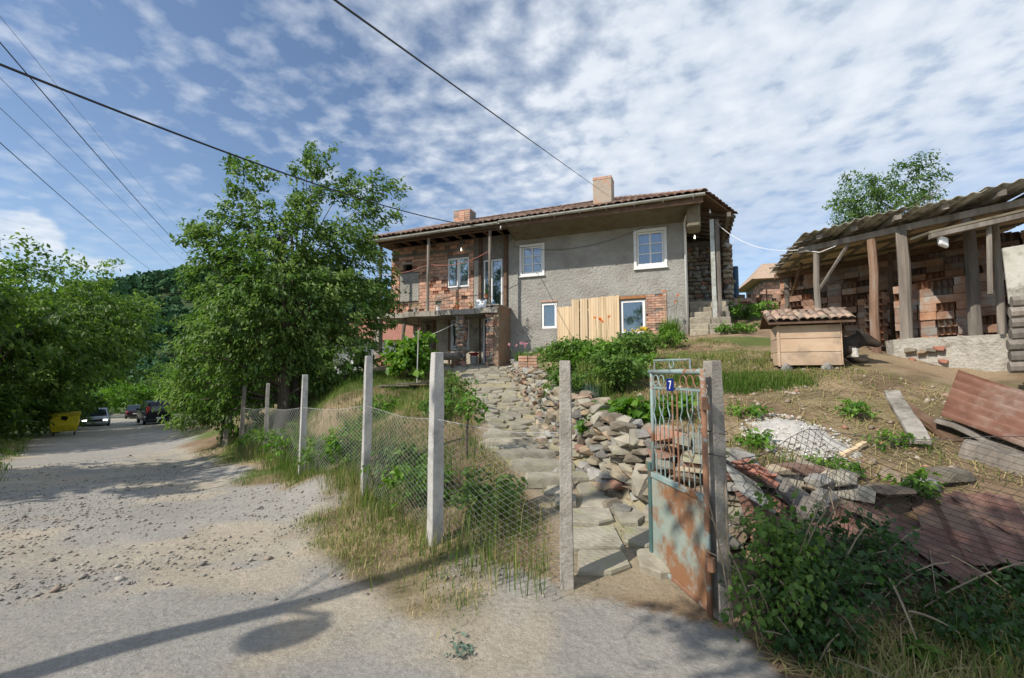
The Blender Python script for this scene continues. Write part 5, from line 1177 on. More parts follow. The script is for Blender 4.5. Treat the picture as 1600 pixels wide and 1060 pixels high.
for px, py, s_, me in ((1418, 548, .17, 0), (1436, 551, .16, 1), (1453, 548, .14, 0), (1416, 576, .17, 1), (1436, 575, .2, 1), (1452, 573, .13, 0), (1418, 592, .15, 0), (1465, 545, .18, 2), (1470, 565, .15, 2), (1445, 594, .3, 1), (1420, 562, .12, 2), (1455, 592, .2, 0)):
    q = at(px, py, 8.0); t_ = 1.16 + (px - 1392) / 178 * 1.46; c = S(t_, -.235, at(px, py, S(t_, -.235, 0).y).z)
    place(STONES[me] if me < 2 else SHARD, 'stone', lw_, c, (s_, .14, s_ * .62 if me < 2 else s_ * 1.2), -1.0, 0, rr.uniform(-.3, .3))
# brick stacks stored in the shed
def stack(name, base, ux, uy, nx_, ny_, nz_, bl, bd_, bh, label, ragged=.2, hollow=.5, gap=.012):
    e = empty(name, base, label, 'brick stack', 'bricks stored in the shed'); ux = Vector(ux).normalized(); uy = Vector(uy).normalized(); ang = math.atan2(ux.y, ux.x)
    for k in range(nz_):
        for j in range(ny_):
            for i in range(nx_):
                if k == nz_ - 1 and rr.random() < ragged: continue
                if 0 < j < ny_ - 1 and 0 < i < nx_ - 1 and k < nz_ - 1: continue
                p = Vector(base) + ux * ((i + .5) * bl + rr.uniform(-.012, .012)) + uy * ((j + .5) * bd_ + rr.uniform(-.02, .02)) + UZ * ((k + .5) * bh)
                piece('brick', B_oldh if rr.random() < hollow else B_old, e, Matrix.Translation(p) @ Matrix.Rotation(ang + rr.uniform(-.04, .04), 4, 'Z') @ Matrix.Diagonal((bl - gap, bd_ - gap, bh - .006, 1)))
    return e
stack('brick_stack', S(1.62, .55, 2.25), FD, SD, 5, 2, 8, .26, .25, .145, 'sunlit stack of grey-brown bricks behind the two thick log posts', .25, .15)
stack('brick_stack', S(.0, 2.4, 2.55), FD, SD, 7, 1, 9, .30, .25, .145, 'long shaded brick stack along the back of the shed', .3, .4)
stack('brick_stack', S(-.15, 1.5, 2.45), FD, SD, 2, 3, 6, .27, .25, .145, 'low brick stack behind the left corner post of the shed', .3, .6)
stack('brick_stack', S(1.25, .95, 2.25), FD, SD, 1, 2, 8, .24, .25, .14, 'narrow stack of hollow bricks beside the second log post', .2, 1.0)
stack('brick_stack', S(3.3, 1.3, 2.2), FD, SD, 5, 2, 13, .30, .28, .15, 'tallest brick stack at the dark right end of the shed', .3, .4)
stack('brick_stack', S(2.95, .7, 2.25), FD, SD, 4, 2, 11, .27, .25, .145, 'tall dark brick stack under the awning', .3, .6)
stack('brick_wall', S(-.1, 3.1, 2.3), FD, SD, 15, 1, 15, .31, .2, .145, 'dark brick wall closing the back of the shed', .3, .25)
tag(MB().obox(S(-.35, 2.85, 3.0), FD * .9, SD * .4, UZ * .32).build('concrete_block', M_concrete, None, bevel=.02), 'pale concrete block under the far corner post of the shed', 'block')
ls = empty('log_stack', at(1600, 570, 6.0), 'stack of grey split logs at the right edge below the white panel', 'logs')
for k_ in range(7):
    p = at(1576 + rr.uniform(-3, 4), 574 - 17 * k_, 5.95); MB().tube([p, p + Vector((.55, -.36, .02)), p + Vector((1.0, -.62, 0))], [.075, .085, .08], 8, jit=.12).build('log', M_wood_old, ls)

# ---------------------------------------------------------------- kennel
kx = Matrix.Translation(at(1266, 577, 7.75)) @ Matrix.Rotation(-.36, 4, 'Z') @ Matrix.Diagonal((.86, .86, .94, 1)); kx.translation.z = g(5.1, 7.75) + .06
ken = empty('kennel', kx.translation, 'plank dog kennel with a mossy tiled roof on the slope', 'kennel'); LK = kx
def kb(c, s): m_ = MB(); m_.box(None, s, M=LK @ Matrix.Translation(Vector(c))); return m_
for k_ in range(3): kb((0, -.0, .13 + .245 * k_), (1.06, .025, .238)).build('board', M_wood_dog, ken, bevel=.004)
for k_ in range(3): kb((-.545, .36, .13 + .245 * k_), (.025, .745, .238)).build('board', M_wood_dog, ken, bevel=.004)
kb((.545, .36, .68), (.025, .745, .19)).build('board', M_wood_dog, ken, bevel=.004)
for y_ in (.06, .68): kb((.545, y_, .30), (.025, .12, .56)).build('door_jamb', M_wood_dog, ken)
kb((0, .74, .40), (1.06, .025, .8)).build('back_panel', M_wood_brown, ken); kb((-.53, -.012, .37), (.04, .035, .76)).build('corner_strip', M_wood_dog, ken)
kb((0, .36, .03), (1.0, .68, .03)).build('floor_panel', M_wood_brown, ken)
for x_, y_ in ((-.4, .05), (.3, .05), (-.4, .65), (.4, .65)): place(STONES[2], 'foot_stone', ken, LK @ Vector((x_, y_, -.04)), (.2, .18, .18))
e0, e1, r0_, r1_ = LK @ Vector((-.72, -.17, .79)), LK @ Vector((.74, -.17, .79)), LK @ Vector((-.72, .5, 1.03)), LK @ Vector((.74, .5, 1.03))
kr = MB().obox(e0 - UZ * .03, e1 - e0, r0_ - e0, UZ * .03).build('roof', M_wood_brown, ken)
b0, b1 = LK @ Vector((-.72, 1.0, .80)), LK @ Vector((.74, 1.0, .80)); MB().obox(r0_ - UZ * .03, r1_ - r0_, b0 - r0_, UZ * .03).build('roof', M_wood_brown, ken)
M_tile_moss = pm('mossy_tile', [(.24, .15, .11), (.34, .24, .18), (.38, .31, .25)], 9, bump=.4, rnd=.3, stain=(.22, .20, .14), sscale=5, sthr=(.5, .62))
TILE_KEEP, TILE = TILE, TILE.copy(); TILE.materials[0] = M_tile_moss
tiles_on(kr, e0, e1, r0_, r1_, .105, .18, 4, h=.07, seed=4)
TILE = TILE_KEEP
for k_ in range(14): place(TILE, 'ridge_tile', ken, (r0_.lerp(r1_, (k_ + .5) / 14)) + UZ * .03, (.16, .14, .07), -.36 + math.pi / 2)
# ---------------------------------------------------------------- dog beside the kennel
def dog():
    V = []; E = []; Rr = []
    def j(p, r, parent=None):
        V.append(Vector(p)); Rr.append(r)
        if parent is not None: E.append((parent, len(V) - 1))
        return len(V) - 1
    hip = j((-.75, .1, .20), .15); b1 = j((-.45, .06, .24), .165, hip); b2 = j((-.15, .02, .27), .17, b1); sh_ = j((.0, .0, .30), .155, b2)
    n1 = j((.10, -.02, .36), .13, sh_); n2 = j((.17, -.03, .40), .12, n1); hd = j((.23, -.04, .42), .115, n2)
    st_ = j((.32, -.045, .38), .09, hd); mz = j((.41, -.05, .325), .07, st_); ns = j((.48, -.05, .29), .05, mz)
    for s_ in (-1, 1):
        e_ = j((.20, -.04 + s_ * .075, .515), .042, hd); j((.20, -.04 + s_ * .09, .59), .014, e_)
        f1 = j((.06, s_ * .12, .17), .065, sh_); f2 = j((.10, s_ * .13, .05), .045, f1); f3 = j((.20, s_ * .13, .04), .04, f2); j((.27, s_ * .13, .038), .045, f3)
        h1 = j((-.72, .1 + s_ * .14, .14), .10, hip); h2 = j((-.50, .1 + s_ * .2, .10), .065, h1); h3 = j((-.62, .1 + s_ * .22, .04), .04, h2); j((-.42, .1 + s_ * .22, .035), .04, h3)
    t1 = j((-.93, .12, .12), .04, hip); j((-1.15, .2, .06), .03, t1)
    me = bpy.data.meshes.new('dog'); me.from_pydata([v[:] for v in V], E, []); o = bpy.data.objects.new('dog', me)
    M = Matrix.Translation(Vector((5.80, 7.88, g(5.8, 7.88) + .03))) @ Matrix.Rotation(-.30, 4, 'Z'); link(o, None, M)
    m = o.modifiers.new('skin', 'SKIN'); m.use_smooth_shade = True
    for i, v in enumerate(me.skin_vertices[0].data): v.radius = (Rr[i], Rr[i]); v.use_root = (i == 0)
    s = o.modifiers.new('sub', 'SUBSURF'); s.levels = s.render_levels = 2
    mt, p, out = newmat('dog_coat'); tcn = nd('ShaderNodeTexCoord').outputs['Object']; sp = nd('ShaderNodeSeparateXYZ'); lk(tcn, sp.inputs[0])
    base = ramp(nz(tcn, 9), [(.35, (.012, .010, .008)), (.65, (.05, .034, .022))])
    chest = mth('MULTIPLY', mth('MULTIPLY', mth('GREATER_THAN', sp.outputs[0], .02), mth('MULTIPLY', mth('LESS_THAN', sp.outputs[0], .2), mth('GREATER_THAN', sp.outputs[2], .10))), mth('LESS_THAN', mth('ADD', sp.outputs[2], mth('MULTIPLY', nz(tcn, 12), .1)), .30))
    x = nd('ShaderNodeMixRGB'); lk(chest, x.inputs[0]); lk(base, x.inputs[1]); x.inputs[2].default_value = (.55, .52, .47, 1); lk(x.outputs[0], p.inputs['Base Color']); p.inputs['Roughness'].default_value = .8
    bmp = nd('ShaderNodeBump'); bmp.inputs['Strength'].default_value = .6; bmp.inputs['Distance'].default_value = .01; lk(nz(tcn, 60), bmp.inputs['Height']); lk(bmp.outputs[0], p.inputs['Normal'])
    me.materials.append(mt); tag(o, 'dark brown dog with pricked ears and white chest lying beside the kennel', 'dog')
    eye = flat('dog_eye', (.01, .008, .006), .15)
    for s_ in (-1, 1):
        q = MB().lathe((.315, -.042 + s_ * .07, .43), [(.002, -.011), (.010, -.005), (.011, .003), (.002, .011)], 8); b_ = link(bpy.data.objects.new('eye', q.mesh('eye', eye, True)), o, M)
    link(bpy.data.objects.new('nose', MB().lathe((.515, -.05, .285), [(.004, -.02), (.018, -.012), (.02, .006), (.004, .016)], 8).mesh('nose', eye, True)), o, M)
dog()
# ---------------------------------------------------------------- trees
def curve(p, q, bend, n=5):
    m = (p + q) / 2 + bend; return [p * (1 - t) ** 2 + m * 2 * t * (1 - t) + q * t * t for t in np.linspace(0, 1, n + 1)]
def tree(name, base, lobes, nleaf, lsize, mat, label, cat='tree', group=None, trunk_r=.16, fork=.35, barkm=None, clump=.45, perclump=26, aspect=.45, tint=(0, 1), limbs=40, stems=1, droop=.45, bright_top=True, fill=1.0):
    """lobes: (centre, (rx, ry, rz)); leaves hang in clumps on twigs inside the lobes, limbs reach for the clumps"""
    e = empty(name, base, label, cat, group); base = Vector(base)
    vol = np.array([l[1][0] * l[1][1] * l[1][2] for l in lobes]) ** .75; pr = vol / vol.sum(); nc = max(4, int(nleaf / perclump)); C = []; 
    idx = rng.choice(len(lobes), nc, p=pr)
    for i in idx:
        c, r = lobes[i]; d = rng.normal(0, 1, 3); d /= np.linalg.norm(d); q = rng.uniform(.25, 1) ** .45 * fill
        C.append(np.array(c) + d * q * np.array(r))
    C = np.array(C); P = []; T = []; D = []
    ctr = np.array(np.average([np.array(l[0]) for l in lobes], axis=0, weights=vol))
    for c in C:
        out = c - ctr; out[2] *= .4; out = out / (np.linalg.norm(out) + 1e-6); k = max(3, int(perclump * rng.uniform(.5, 1.5)))
        t = rng.uniform(0, 1, (k, 1)); tw = out * clump * 1.3 + rng.normal(0, .3, 3) * clump
        P.append(c + tw * (t - .3) + rng.normal(0, clump * .36, (k, 3)) * [1, 1, .7]); T.append(np.clip(rng.uniform(*tint) + rng.normal(0, .16, k), 0, 1)); D.append(np.tile(out, (k, 1)))
    P = np.concatenate(P); T = np.concatenate(T); D = np.concatenate(D)
    cr = leaves_obj('crown', P, lsize, mat, e, aspect=aspect, droop=droop, dirs=D * .6)
    cr.data.attributes['tint'].data.foreach_set('value', np.repeat(T, 4).astype(np.float32))
    mb = MB(); zt = float(np.max(C[:, 2])); Ht = zt - base.z; tops = []
    for s in range(stems):
        ang = 6.28 * s / max(1, stems) + .7; off = Vector((math.cos(ang), math.sin(ang), 0)) * (trunk_r * 1.2 if stems > 1 else 0)
        top = Vector(ctr) * .75 + Vector((ctr[0] + off.x * 4, ctr[1] + off.y * 4, base.z + Ht * .72)) * .25; top.z = base.z + Ht * .68
        pts = curve(base + off - UZ * .2, top, Vector((rr.uniform(-.2, .2), rr.uniform(-.2, .2), 0)) * Ht * .1, 8); tops.append(pts)
        mb.tube(pts, [trunk_r * (1.25 if i == 0 else 1) * (1 - .8 * i / 8) for i in range(9)], 8, jit=.08)
    for c in C[rng.choice(len(C), min(limbs, len(C)), replace=False)]:
        c = Vector(c); pts = min(tops, key=lambda t_: (t_[4] - c).length); h = max(fork, min(.92, (c.z - base.z) / Ht * .8)); i = min(7, int(h * 8)); p = pts[i].lerp(pts[i + 1], h * 8 - i)
        if p.z > c.z: p = pts[max(1, int(fork * 8))]
        L = (c - p).length; mb.tube(curve(p, c, UZ * L * .10 + Vector((rr.uniform(-1, 1), rr.uniform(-1, 1), 0)) * L * .12, 5), [max(.010, trunk_r * .27 * (1 - h * .6)) * (1 - .85 * k / 5) for k in range(6)], 5)
    mb.build('trunk', barkm or M_bark, e, smooth=True)
    return e
def lobe_px(L, Y): return [(at(px, py, Y + dy), (r * Y / F_PX, (rd if rd else r * .9) * Y / F_PX, rv * Y / F_PX)) for px, py, r, rv, dy, rd in L]
# orchard tree at the balcony end of the house
L = [(440, 470, 95, 75, 0, 90), (380, 520, 80, 70, -.6, 70), (520, 480, 80, 70, .3, 70), (345, 580, 62, 70, .2, 45), (430, 580, 90, 60, .3, 55), (520, 555, 70, 50, .2, 60), (300, 620, 38, 50, .1, 40), (380, 640, 60, 40, .5, 35), (320, 530, 42, 50, 0, 50),
     (355, 375, 55, 38, .2, 50), (315, 372, 32, 24, .2, 30), (470, 380, 55, 55, .3, 55), (560, 420, 55, 45, .6, 50), (580, 330, 42, 42, .6, 30), (480, 290, 32, 60, .4, 30), (500, 255, 24, 32, .4, 20), (415, 275, 26, 25, .2, 20), (378, 262, 22, 28, .2, 20), (372, 320, 26, 40, .2, 20), (600, 290, 32, 28, .8, 24), (540, 300, 30, 30, .5, 20), (430, 420, 90, 50, .3, 70), (600, 480, 28, 50, .9, 30), (455, 350, 45, 38, .3, 40), (405, 345, 30, 30, .2, 30), (535, 385, 50, 36, .4, 40), (350, 440, 50, 50, .1, 50)]
gb = gpt(-6.75, 13.9)
tree('orchard_tree', gb, lobe_px(L, 13.7), 42000, .145, M_leaf_apple, 'large leafy orchard tree at the corner between road and house', trunk_r=.17, clump=.27, perclump=26, limbs=75, stems=3, fork=.12, aspect=.46, tint=(.1, .85))
# walnut row across the road
def walnut(x, y, R_, h, n, label, seed, mat=M_leaf_walnut, ls=.26, low=.18, tint=(0, .8), group='trees across the road'):
    b = gpt(x, y); r_ = random.Random(seed); lob = []
    for k in range(9):
        a = 6.28 * k / 9 + r_.uniform(-.3, .3); d = R_ * r_.uniform(.35, .65); z = h * r_.uniform(low + .12, .72); q = R_ * r_.uniform(.38, .55); lob.append((b + Vector((math.cos(a) * d, math.sin(a) * d, z)), (q, q, q * r_.uniform(.7, 1))))
    lob.append((b + UZ * h * .74, (R_ * .55, R_ * .55, h * .24))); lob.append((b + UZ * h * .5, (R_ * .7, R_ * .7, h * .3)))
    return tree('walnut_tree', b, lob, n, ls, mat, label, group=group, trunk_r=.2, clump=.55, perclump=24, limbs=40, fork=.2, tint=tint, aspect=.5)
walnut(-21.5, 15.5, 3.6, 8.2, 12000, 'dark walnut tree at the very left edge of the picture', 1)
walnut(-24.8, 21.5, 4.6, 9.8, 15000, 'tall walnut tree behind the yellow container', 2)
walnut(-26.8, 27.0, 5.6, 11.2, 18000, 'broad walnut tree left of the approaching car', 3, tint=(.1, .95))
walnut(-36.0, 35.5, 6.4, 12.5, 15000, 'walnut tree overhanging the road above the silver car', 4, ls=.32)
walnut(-31.5, 22.0, 5.0, 9.5, 9000, 'shaded walnut tree behind the first row on the left', 5, ls=.34)
walnut(-38, 30, 6.0, 11, 9000, 'far walnut tree at the back of the left row', 6, ls=.38)
# shrubs under them
def bush(name, b, R_, h, n, ls, mat, label, cat='bush', group=None, tint=(0, 1), flat_=1.0, aspect=.5, clump=.16, droop=.3, stems=4, seed=0):
    b = Vector(b); r_ = random.Random(seed + int(b.x * 31)); lob = [(b + Vector((R_ * r_.uniform(-.5, .5), R_ * r_.uniform(-.5, .5), h * r_.uniform(.3, .7))), (R_ * .55, R_ * .55, h * .3)) for _ in range(5)] + [(b + UZ * h * .45, (R_ * .8, R_ * .8, h * .5))]
    return tree(name, b, lob, n, ls, mat, label, cat, group, trunk_r=max(.008, h * .014), clump=clump, perclump=12, limbs=16, fork=.05, stems=stems, aspect=aspect, droop=droop, tint=tint)
for k_, (x, y, R_, h, lab) in enumerate(((-19.5, 13.5, 1.9, 2.8, 'dark undergrowth at the left edge under the walnut trees'), (-22.5, 19.0, 2.2, 3.0, 'dense dark bush left of the yellow container'), (-25.5, 24.0, 2.4, 3.2, 'dark bush behind the yellow container'), (-31, 31, 2.6, 3.2, 'dark bush left of the silver car'), (-36.5, 37, 2.8, 3.6, 'bush in shade behind the silver car'))):
    bush('undergrowth', gpt(x, y), R_, h, 3200, .26, M_leaf_walnut, lab, group='undergrowth below the walnut row', tint=(0, .55), clump=.4)
for k_, (x, y, R_, h, n, lab) in enumerate(((-25.5, 42, 2.6, 4.2, 3500, 'pale round tree behind the dark parked van'), (-30.0, 50, 3.4, 5.0, 3500, 'bright tree beyond the parked cars'), (-37, 56, 3.0, 3.6, 3000, 'light green shrub at the bend of the road'), (-21, 44, 3.4, 6.5, 4500, 'green tree right of the parked van'), (-43, 62, 4.5, 8, 4000, 'distant tree closing the bend of the road'), (-17.5, 33, 3.2, 5.5, 4500, 'green tree between the orchard tree and the parked van'), (-24, 60, 5, 9, 4000, 'far tree at the foot of the wooded hill'), (-13, 34, 3.4, 5.6, 4500, 'leafy tree behind the orchard tree'), (-50, 50, 5, 10, 4000, 'far dark tree behind the walnut row'))):
    bush('roadside_tree', gpt(x, y), R_, h, n, .30, M_leaf_bright if k_ in (0, 1, 2) else M_leaf_walnut, lab, 'tree', 'trees at the far bend', tint=(.1, .9), clump=.5, stems=1)
for k_, (x, y, R_, h, lab) in enumerate(((-50.5, 60.5, 3.6, 4.2, 'pale green bush at the end of the visible road'), (-46.0, 62.5, 3.6, 5.0, 'bright bush behind the dark red saloon'), (-56, 62, 4.2, 5.5, 'bush behind the silver car at the bend'), (-52, 70, 5.0, 8.0, 'tree above the road bend'), (-41, 63, 4.0, 6.5, 'tree behind the two parked vehicles'))):
    bush('roadside_tree', gpt(x, y), R_, h, 3200, .34, M_leaf_bright if k_ < 3 else M_leaf_walnut, lab, 'tree', 'trees at the far bend', tint=(.1, .9), clump=.55, stems=1)
# trees outside the picture whose shade falls into it
tree('shade_tree', gpt(-3.4, -2.6), [(Vector((-3.5, -1.0, 6.0)), (.8, .8, .9)), (Vector((-2.5, -.9, 6.4)), (1.1, .9, .9)), (Vector((-1.5, -1.0, 6.2)), (1.1, .9, .9)), (Vector((-5.4, -1.6, 6.0)), (.3, .3, .3)), (Vector((-.5, -1.2, 6.2)), (.9, .9, .8))], 7000, .15, M_leaf_walnut, 'roadside tree behind the photographer, shading the fence corner', trunk_r=.13, clump=.35, limbs=50)
walnut(-15.3, 6.0, 3.5, 9.4, 11000, 'walnut tree left of the picture shading the road', 8, ls=.3)
# tree behind the shed
tree('cherry_tree', gpt(12.5, 17.5), lobe_px([(1345, 305, 42, 38, 0, 40), (1420, 292, 48, 40, .3, 40), (1440, 255, 20, 26, .2, 20), (1380, 330, 70, 40, 0, 50), (1325, 330, 25, 30, 0, 25), (1400, 370, 60, 40, 0, 50)], 17.5), 9000, .12, M_leaf_apple, 'green tree rising behind the corrugated shed roof', trunk_r=.1, clump=.26, limbs=60, tint=(.0, .7))
bt = empty('bare_branch', gpt(14.0, 17.5), 'bare grey twigs beside the tree behind the shed', 'branch'); mb = MB()
for k_ in range(16):
    p = at(1425 + rr.uniform(-12, 30), 330, 17.4); q = at(1455 + rr.uniform(-20, 55), 275 + rr.uniform(-15, 35), 17.4 + rr.uniform(-.4, .4)); mb.tube(curve(p, q, Vector((0, 0, .15)), 4), [.014, .011, .009, .006, .003], 4)
mb.tube([gpt(14.0, 17.5), at(1430, 330, 17.4)], [.05, .02], 5); mb.build('twigs', M_twig, bt)
# ---------------------------------------------------------------- hill with its wood
n_ = 60; hv = []
def hillz(x, y): return -8 + 57 * math.exp(-(((x + 175) / 95) ** 2 + ((y - 270) / 85) ** 2)) + 40 * math.exp(-(((x + 60) / 85) ** 2 + ((y - 300) / 70) ** 2)) + 26 * math.exp(-(((x + 330) / 110) ** 2 + ((y - 230) / 100) ** 2))
hxs, hys = np.linspace(-480, 160, n_), np.linspace(110, 440, n_)
for y in hys:
    for x in hxs: hv.append((x, y, hillz(x, y)))
fq = np.array([[i * n_ + j, i * n_ + j + 1, (i + 1) * n_ + j + 1, (i + 1) * n_ + j] for i in range(n_ - 1) for j in range(n_ - 1)])
hill = link(bpy.data.objects.new('hill', np_mesh('hill', hv, [fq], pm('hill_soil', [(.03, .05, .02), (.05, .08, .03)], .1), smooth=True))); hill['kind'] = 'structure'
HP = []; HT = []
for k_ in range(2600):
    y = rng.uniform(120, 300); x = rng.uniform(-420, 60) ; z = hillz(x, y)
    if z < -4 or x / y < -1.25: continue
    R_ = rng.uniform(3.0, 5.5); c = np.array([x, y, z + 5]); d = rng.normal(0, 1, (34, 3)); d /= np.linalg.norm(d, axis=1, keepdims=True); d[:, 2] = np.abs(d[:, 2]) * 1.1 - .25
    HP.append(c + d * R_ * rng.uniform(.7, 1, (34, 1))); HT.append(np.clip(rng.uniform(0, 1) + rng.normal(0, .12, 34), 0, 1))
HP = np.concatenate(HP); HT = np.concatenate(HT); o = leaves_obj('hill_forest', HP, 2.6, M_leaf_hill_hazed, None, aspect=.8, droop=.1); o.data.attributes['tint'].data.foreach_set('value', np.repeat(HT, 4).astype(np.float32)); tag(o, 'dense green forest covering the far hill', 'forest', kind='stuff')

# ---------------------------------------------------------------- garden plants
def clumpgrass(name, b, n, h, R_, mat, label, tint=(0, 1), lean=.8, w=(.012, .022), flower=None, cat='plant', group=None, nf=5, fh=1.5):
    b = Vector(b); e = empty(name, b, label, cat, group); a = rng.uniform(0, 6.28, n); r_ = R_ * np.sqrt(rng.uniform(0, 1, n)) * .6; P = np.stack([b.x + np.cos(a) * r_, b.y + np.sin(a) * r_, np.full(n, b.z - .02)], 1)
    blades('leaves', P, rng.uniform(.5, 1.1, n) * h, rng.uniform(*w, n), rng.uniform(*tint, n), lean, mat, e)
    if flower:
        pts = []; mb = MB()
        for k in range(nf):
            q = b + Vector((rng.normal(0, R_ * .45), rng.normal(0, R_ * .45), h * fh * rng.uniform(.8, 1.1))); mb.tube([b + Vector(((q.x - b.x) * .5, (q.y - b.y) * .5, 0)), q], .006, 4)
            for m in range(9): pts.append(np.array(q) + rng.normal(0, .025, 3))
        mb.build('stem', flat_stem, e); leaves_obj('flower', np.array(pts), .075, flower, e, droop=-.4, tint=(0, 1))
    return e
flat_stem = flat('stem_green', (.10, .16, .05), .7)
def hp(px, py): return hit(px, py)
gp_ = 'plants in the stone bed'
bush('shrub', hp(880, 585), .58, .80, 2300, .085, M_leaf_mid, 'dark green leafy shrub at the left of the stone bed', group=gp_, tint=(.2, 1), clump=.12)
bush('shrub', hp(965, 614), .46, .64, 2200, .075, M_leaf_mid, 'bushy green shrub left of the gate top', group=gp_, tint=(.1, .8), clump=.1)
bush('shrub', hp(990, 565), .65, .62, 2200, .085, M_leaf_mid, 'low green shrub below the leaning boards', group=gp_, tint=(.2, 1), clump=.12)
bush('shrub', hp(925, 575), .62, .58, 1600, .085, M_leaf_bright, 'light green bush in front of the leaning boards', group=gp_, tint=(0, .7), clump=.14)
clumpgrass('grass_clump', hp(925, 603), 260, .55, .45, M_grass, 'arching pale grass clump among the shrubs', (.1, .6), group=gp_)
clumpgrass('grass_clump', hp(935, 618), 160, .40, .35, M_grass, 'small arching grass clump above the capstones', (.1, .7), group=gp_)
def lavender(b, R_, h, label, n=900): return clumpgrass('lavender', b, n, h, R_, M_leaf_grey, label, (.1, 1), lean=1.0, w=(.006, .011), group='lavender cushions')
lavender(hp(905, 665), .34, .34, 'lavender cushion half hidden by the mossy gate post'); lavender(hp(868, 640), .40, .30, 'lavender cushion left of the mossy gate post'); lavender(hp(925, 618), .26, .24, 'small lavender cushion behind the capstones', 500); lavender(hp(838, 598), .32, .26, 'lavender cushion farthest up the path', 500)
bush('geranium', at(942, 690, 6.05), .24, .46, 420, .09, M_leaf_bright, 'bright lobed plant growing out of the stone wall', 'plant', gp_, (0, .8), aspect=.95, clump=.1)
bush('strawberry_plant', hp(995, 655), .34, .26, 420, .09, M_leaf_bright, 'bright low plant beside the gate on top of the wall', 'plant', gp_, (0, .7), aspect=.9, clump=.1)
bush('strawberry_plant', hp(1050, 650), .34, .24, 380, .09, M_leaf_bright, 'low leafy plant seen through the gate bars', 'plant', gp_, (0, .7), aspect=.9, clump=.1)
clumpgrass('day_lily', H(.55, .85, g(*H(.55, .85, 0).xy)), 320, .75, .5, M_leaf_bright, 'orange day lilies in sword leaves at the house corner', (0, 1), .9, (.018, .032), M_flower_o, group=gp_, nf=4, fh=1.9)
clumpgrass('day_lily', H(2.6, 1.6, g(*H(2.6, 1.6, 0).xy)), 120, .5, .45, M_leaf_bright, 'orange day lilies in front of the leaning boards', (0, 1), .9, (.018, .03), M_flower_o, group=gp_, nf=5, fh=2.0)
clumpgrass('marigold', H(1.35, 1.1, g(*H(1.35, 1.1, 0).xy)), 140, .4, .5, M_leaf_mid, 'yellow flowers below the lower right window', (0, 1), .7, (.012, .02), M_flower_y, group=gp_, nf=16, fh=1.1)
clumpgrass('dahlia', hp(820, 568), 220, .5, .5, M_leaf_bright, 'pink flowers at the foot of the house by the end wall', (0, 1), .8, (.015, .03), M_flower_p, group=gp_, nf=8, fh=1.3)
bush('weed_patch', gpt(6.9, 13.9), .7, .35, 700, .10, M_leaf_bright, 'low bright weeds right of the stone porch steps', 'plant', 'weeds by the crest', (0, .8), clump=.14)
bush('weed_patch', gpt(8.6, 16.6), 1.2, .5, 900, .13, M_leaf_bright, 'bright green weeds on the crest beside the shed', 'plant', 'weeds by the crest', (0, .8), clump=.2)
bush('vine', gpt(-3.05, 13.4), .75, 1.35, 1300, .15, M_leaf_bright, 'bright green vine on a stake in front of the balcony', 'vine', None, (.1, 1), aspect=.95, clump=.2)
tag(MB().tube([gpt(-2.62, 12.6), gpt(-2.6, 12.6, 1.5)], .018, 6).build('vine_stake', M_tin), 'thin grey stake right of the bright vine', 'stake')
bush('herb', hp(703, 640), .36, .70, 700, .07, M_leaf_mid, 'green herb bush beside the path behind the pale post', 'plant', None, (.1, .9), clump=.1)
bush('weed', gpt(-1.15, 5.55), .45, .55, 900, .075, M_leaf_bright, 'leafy weeds climbing the mesh beside the second pale post', 'plant', 'weeds in the mesh', (.1, .9), clump=.11)
bush('weed', gpt(-.30, 5.05), .42, .50, 900, .07, M_leaf_mid, 'dark leafy weeds behind the mesh left of the gate', 'plant', 'weeds in the mesh', (0, .7), clump=.11)
bush('weed', gpt(-1.65, 6.5), .40, .50, 700, .075, M_leaf_mid, 'leafy weeds at the foot of the second pale post', 'plant', 'weeds in the mesh', (.1, .9), clump=.11)
for k_, (x, y, R_, h, m_, lab) in enumerate(((-2.55, 7.25, .38, .6, M_leaf_bright, 'green weeds in the mesh midway to the third pale post'), (-3.4, 8.25, .40, .55, M_leaf_mid, 'green weeds just before the third pale post'), (-4.6, 9.7, .5, .75, M_leaf_bright, 'bright weeds in the mesh beyond the third pale post'), (-5.6, 11.1, .55, .8, M_leaf_mid, 'tall weeds in the mesh before the slim far post'), (-7.1, 12.8, .55, .8, M_leaf_bright, 'leafy weeds between the slim and wooden posts'), (-1.3, 8.3, .4, .4, M_leaf_mid, 'low leafy weeds on the bank beside the path'), (-2.9, 10.2, .5, .45, M_leaf_bright, 'bright weeds on top of the grass bank'))):
    bush('weed', gpt(x, y), R_, h, 650, .075, m_, lab, 'plant', 'weeds in the mesh', (0, .9), clump=.14)
for k_, (px, py, R_, h, m_, lab) in enumerate(((1010, 592, .45, .5, M_leaf_bright, 'bright low shrub behind the gate top'), (855, 566, .5, .55, M_leaf_bright, 'bright green perennials by the pink flowers'), (900, 560, .55, .65, M_leaf_mid, 'green perennial below the small plastic window'), (1040, 545, .5, .5, M_leaf_bright, 'bright perennials below the yellow flowers'), (880, 625, .35, .45, M_leaf_mid, 'green shrub above the lavender cushions'))):
    bush('perennial', hp(px, py), R_, h, 900, .075, m_, lab, 'plant', gp_, (0, .9), clump=.13)
for k_, (px, py, R_, h, lab) in enumerate(((1180, 700, .20, .16, 'small green weed left of the lime heap'), (1330, 650, .22, .18, 'green weed above the lime heap'), (1390, 700, .25, .16, 'green weed tuft before the concrete strip'), (1430, 790, .16, .26, 'broad green weed growing through the fallen mesh'), (1160, 650, .24, .16, 'green weed right of the gate post'), (1300, 740, .22, .15, 'green weed below the lime heap'))):
    bush('yard_weed', hp(px, py), R_, h, 260, .06, M_leaf_bright, lab, 'weed', 'weeds on the yard slope', (0, .9), clump=.09)
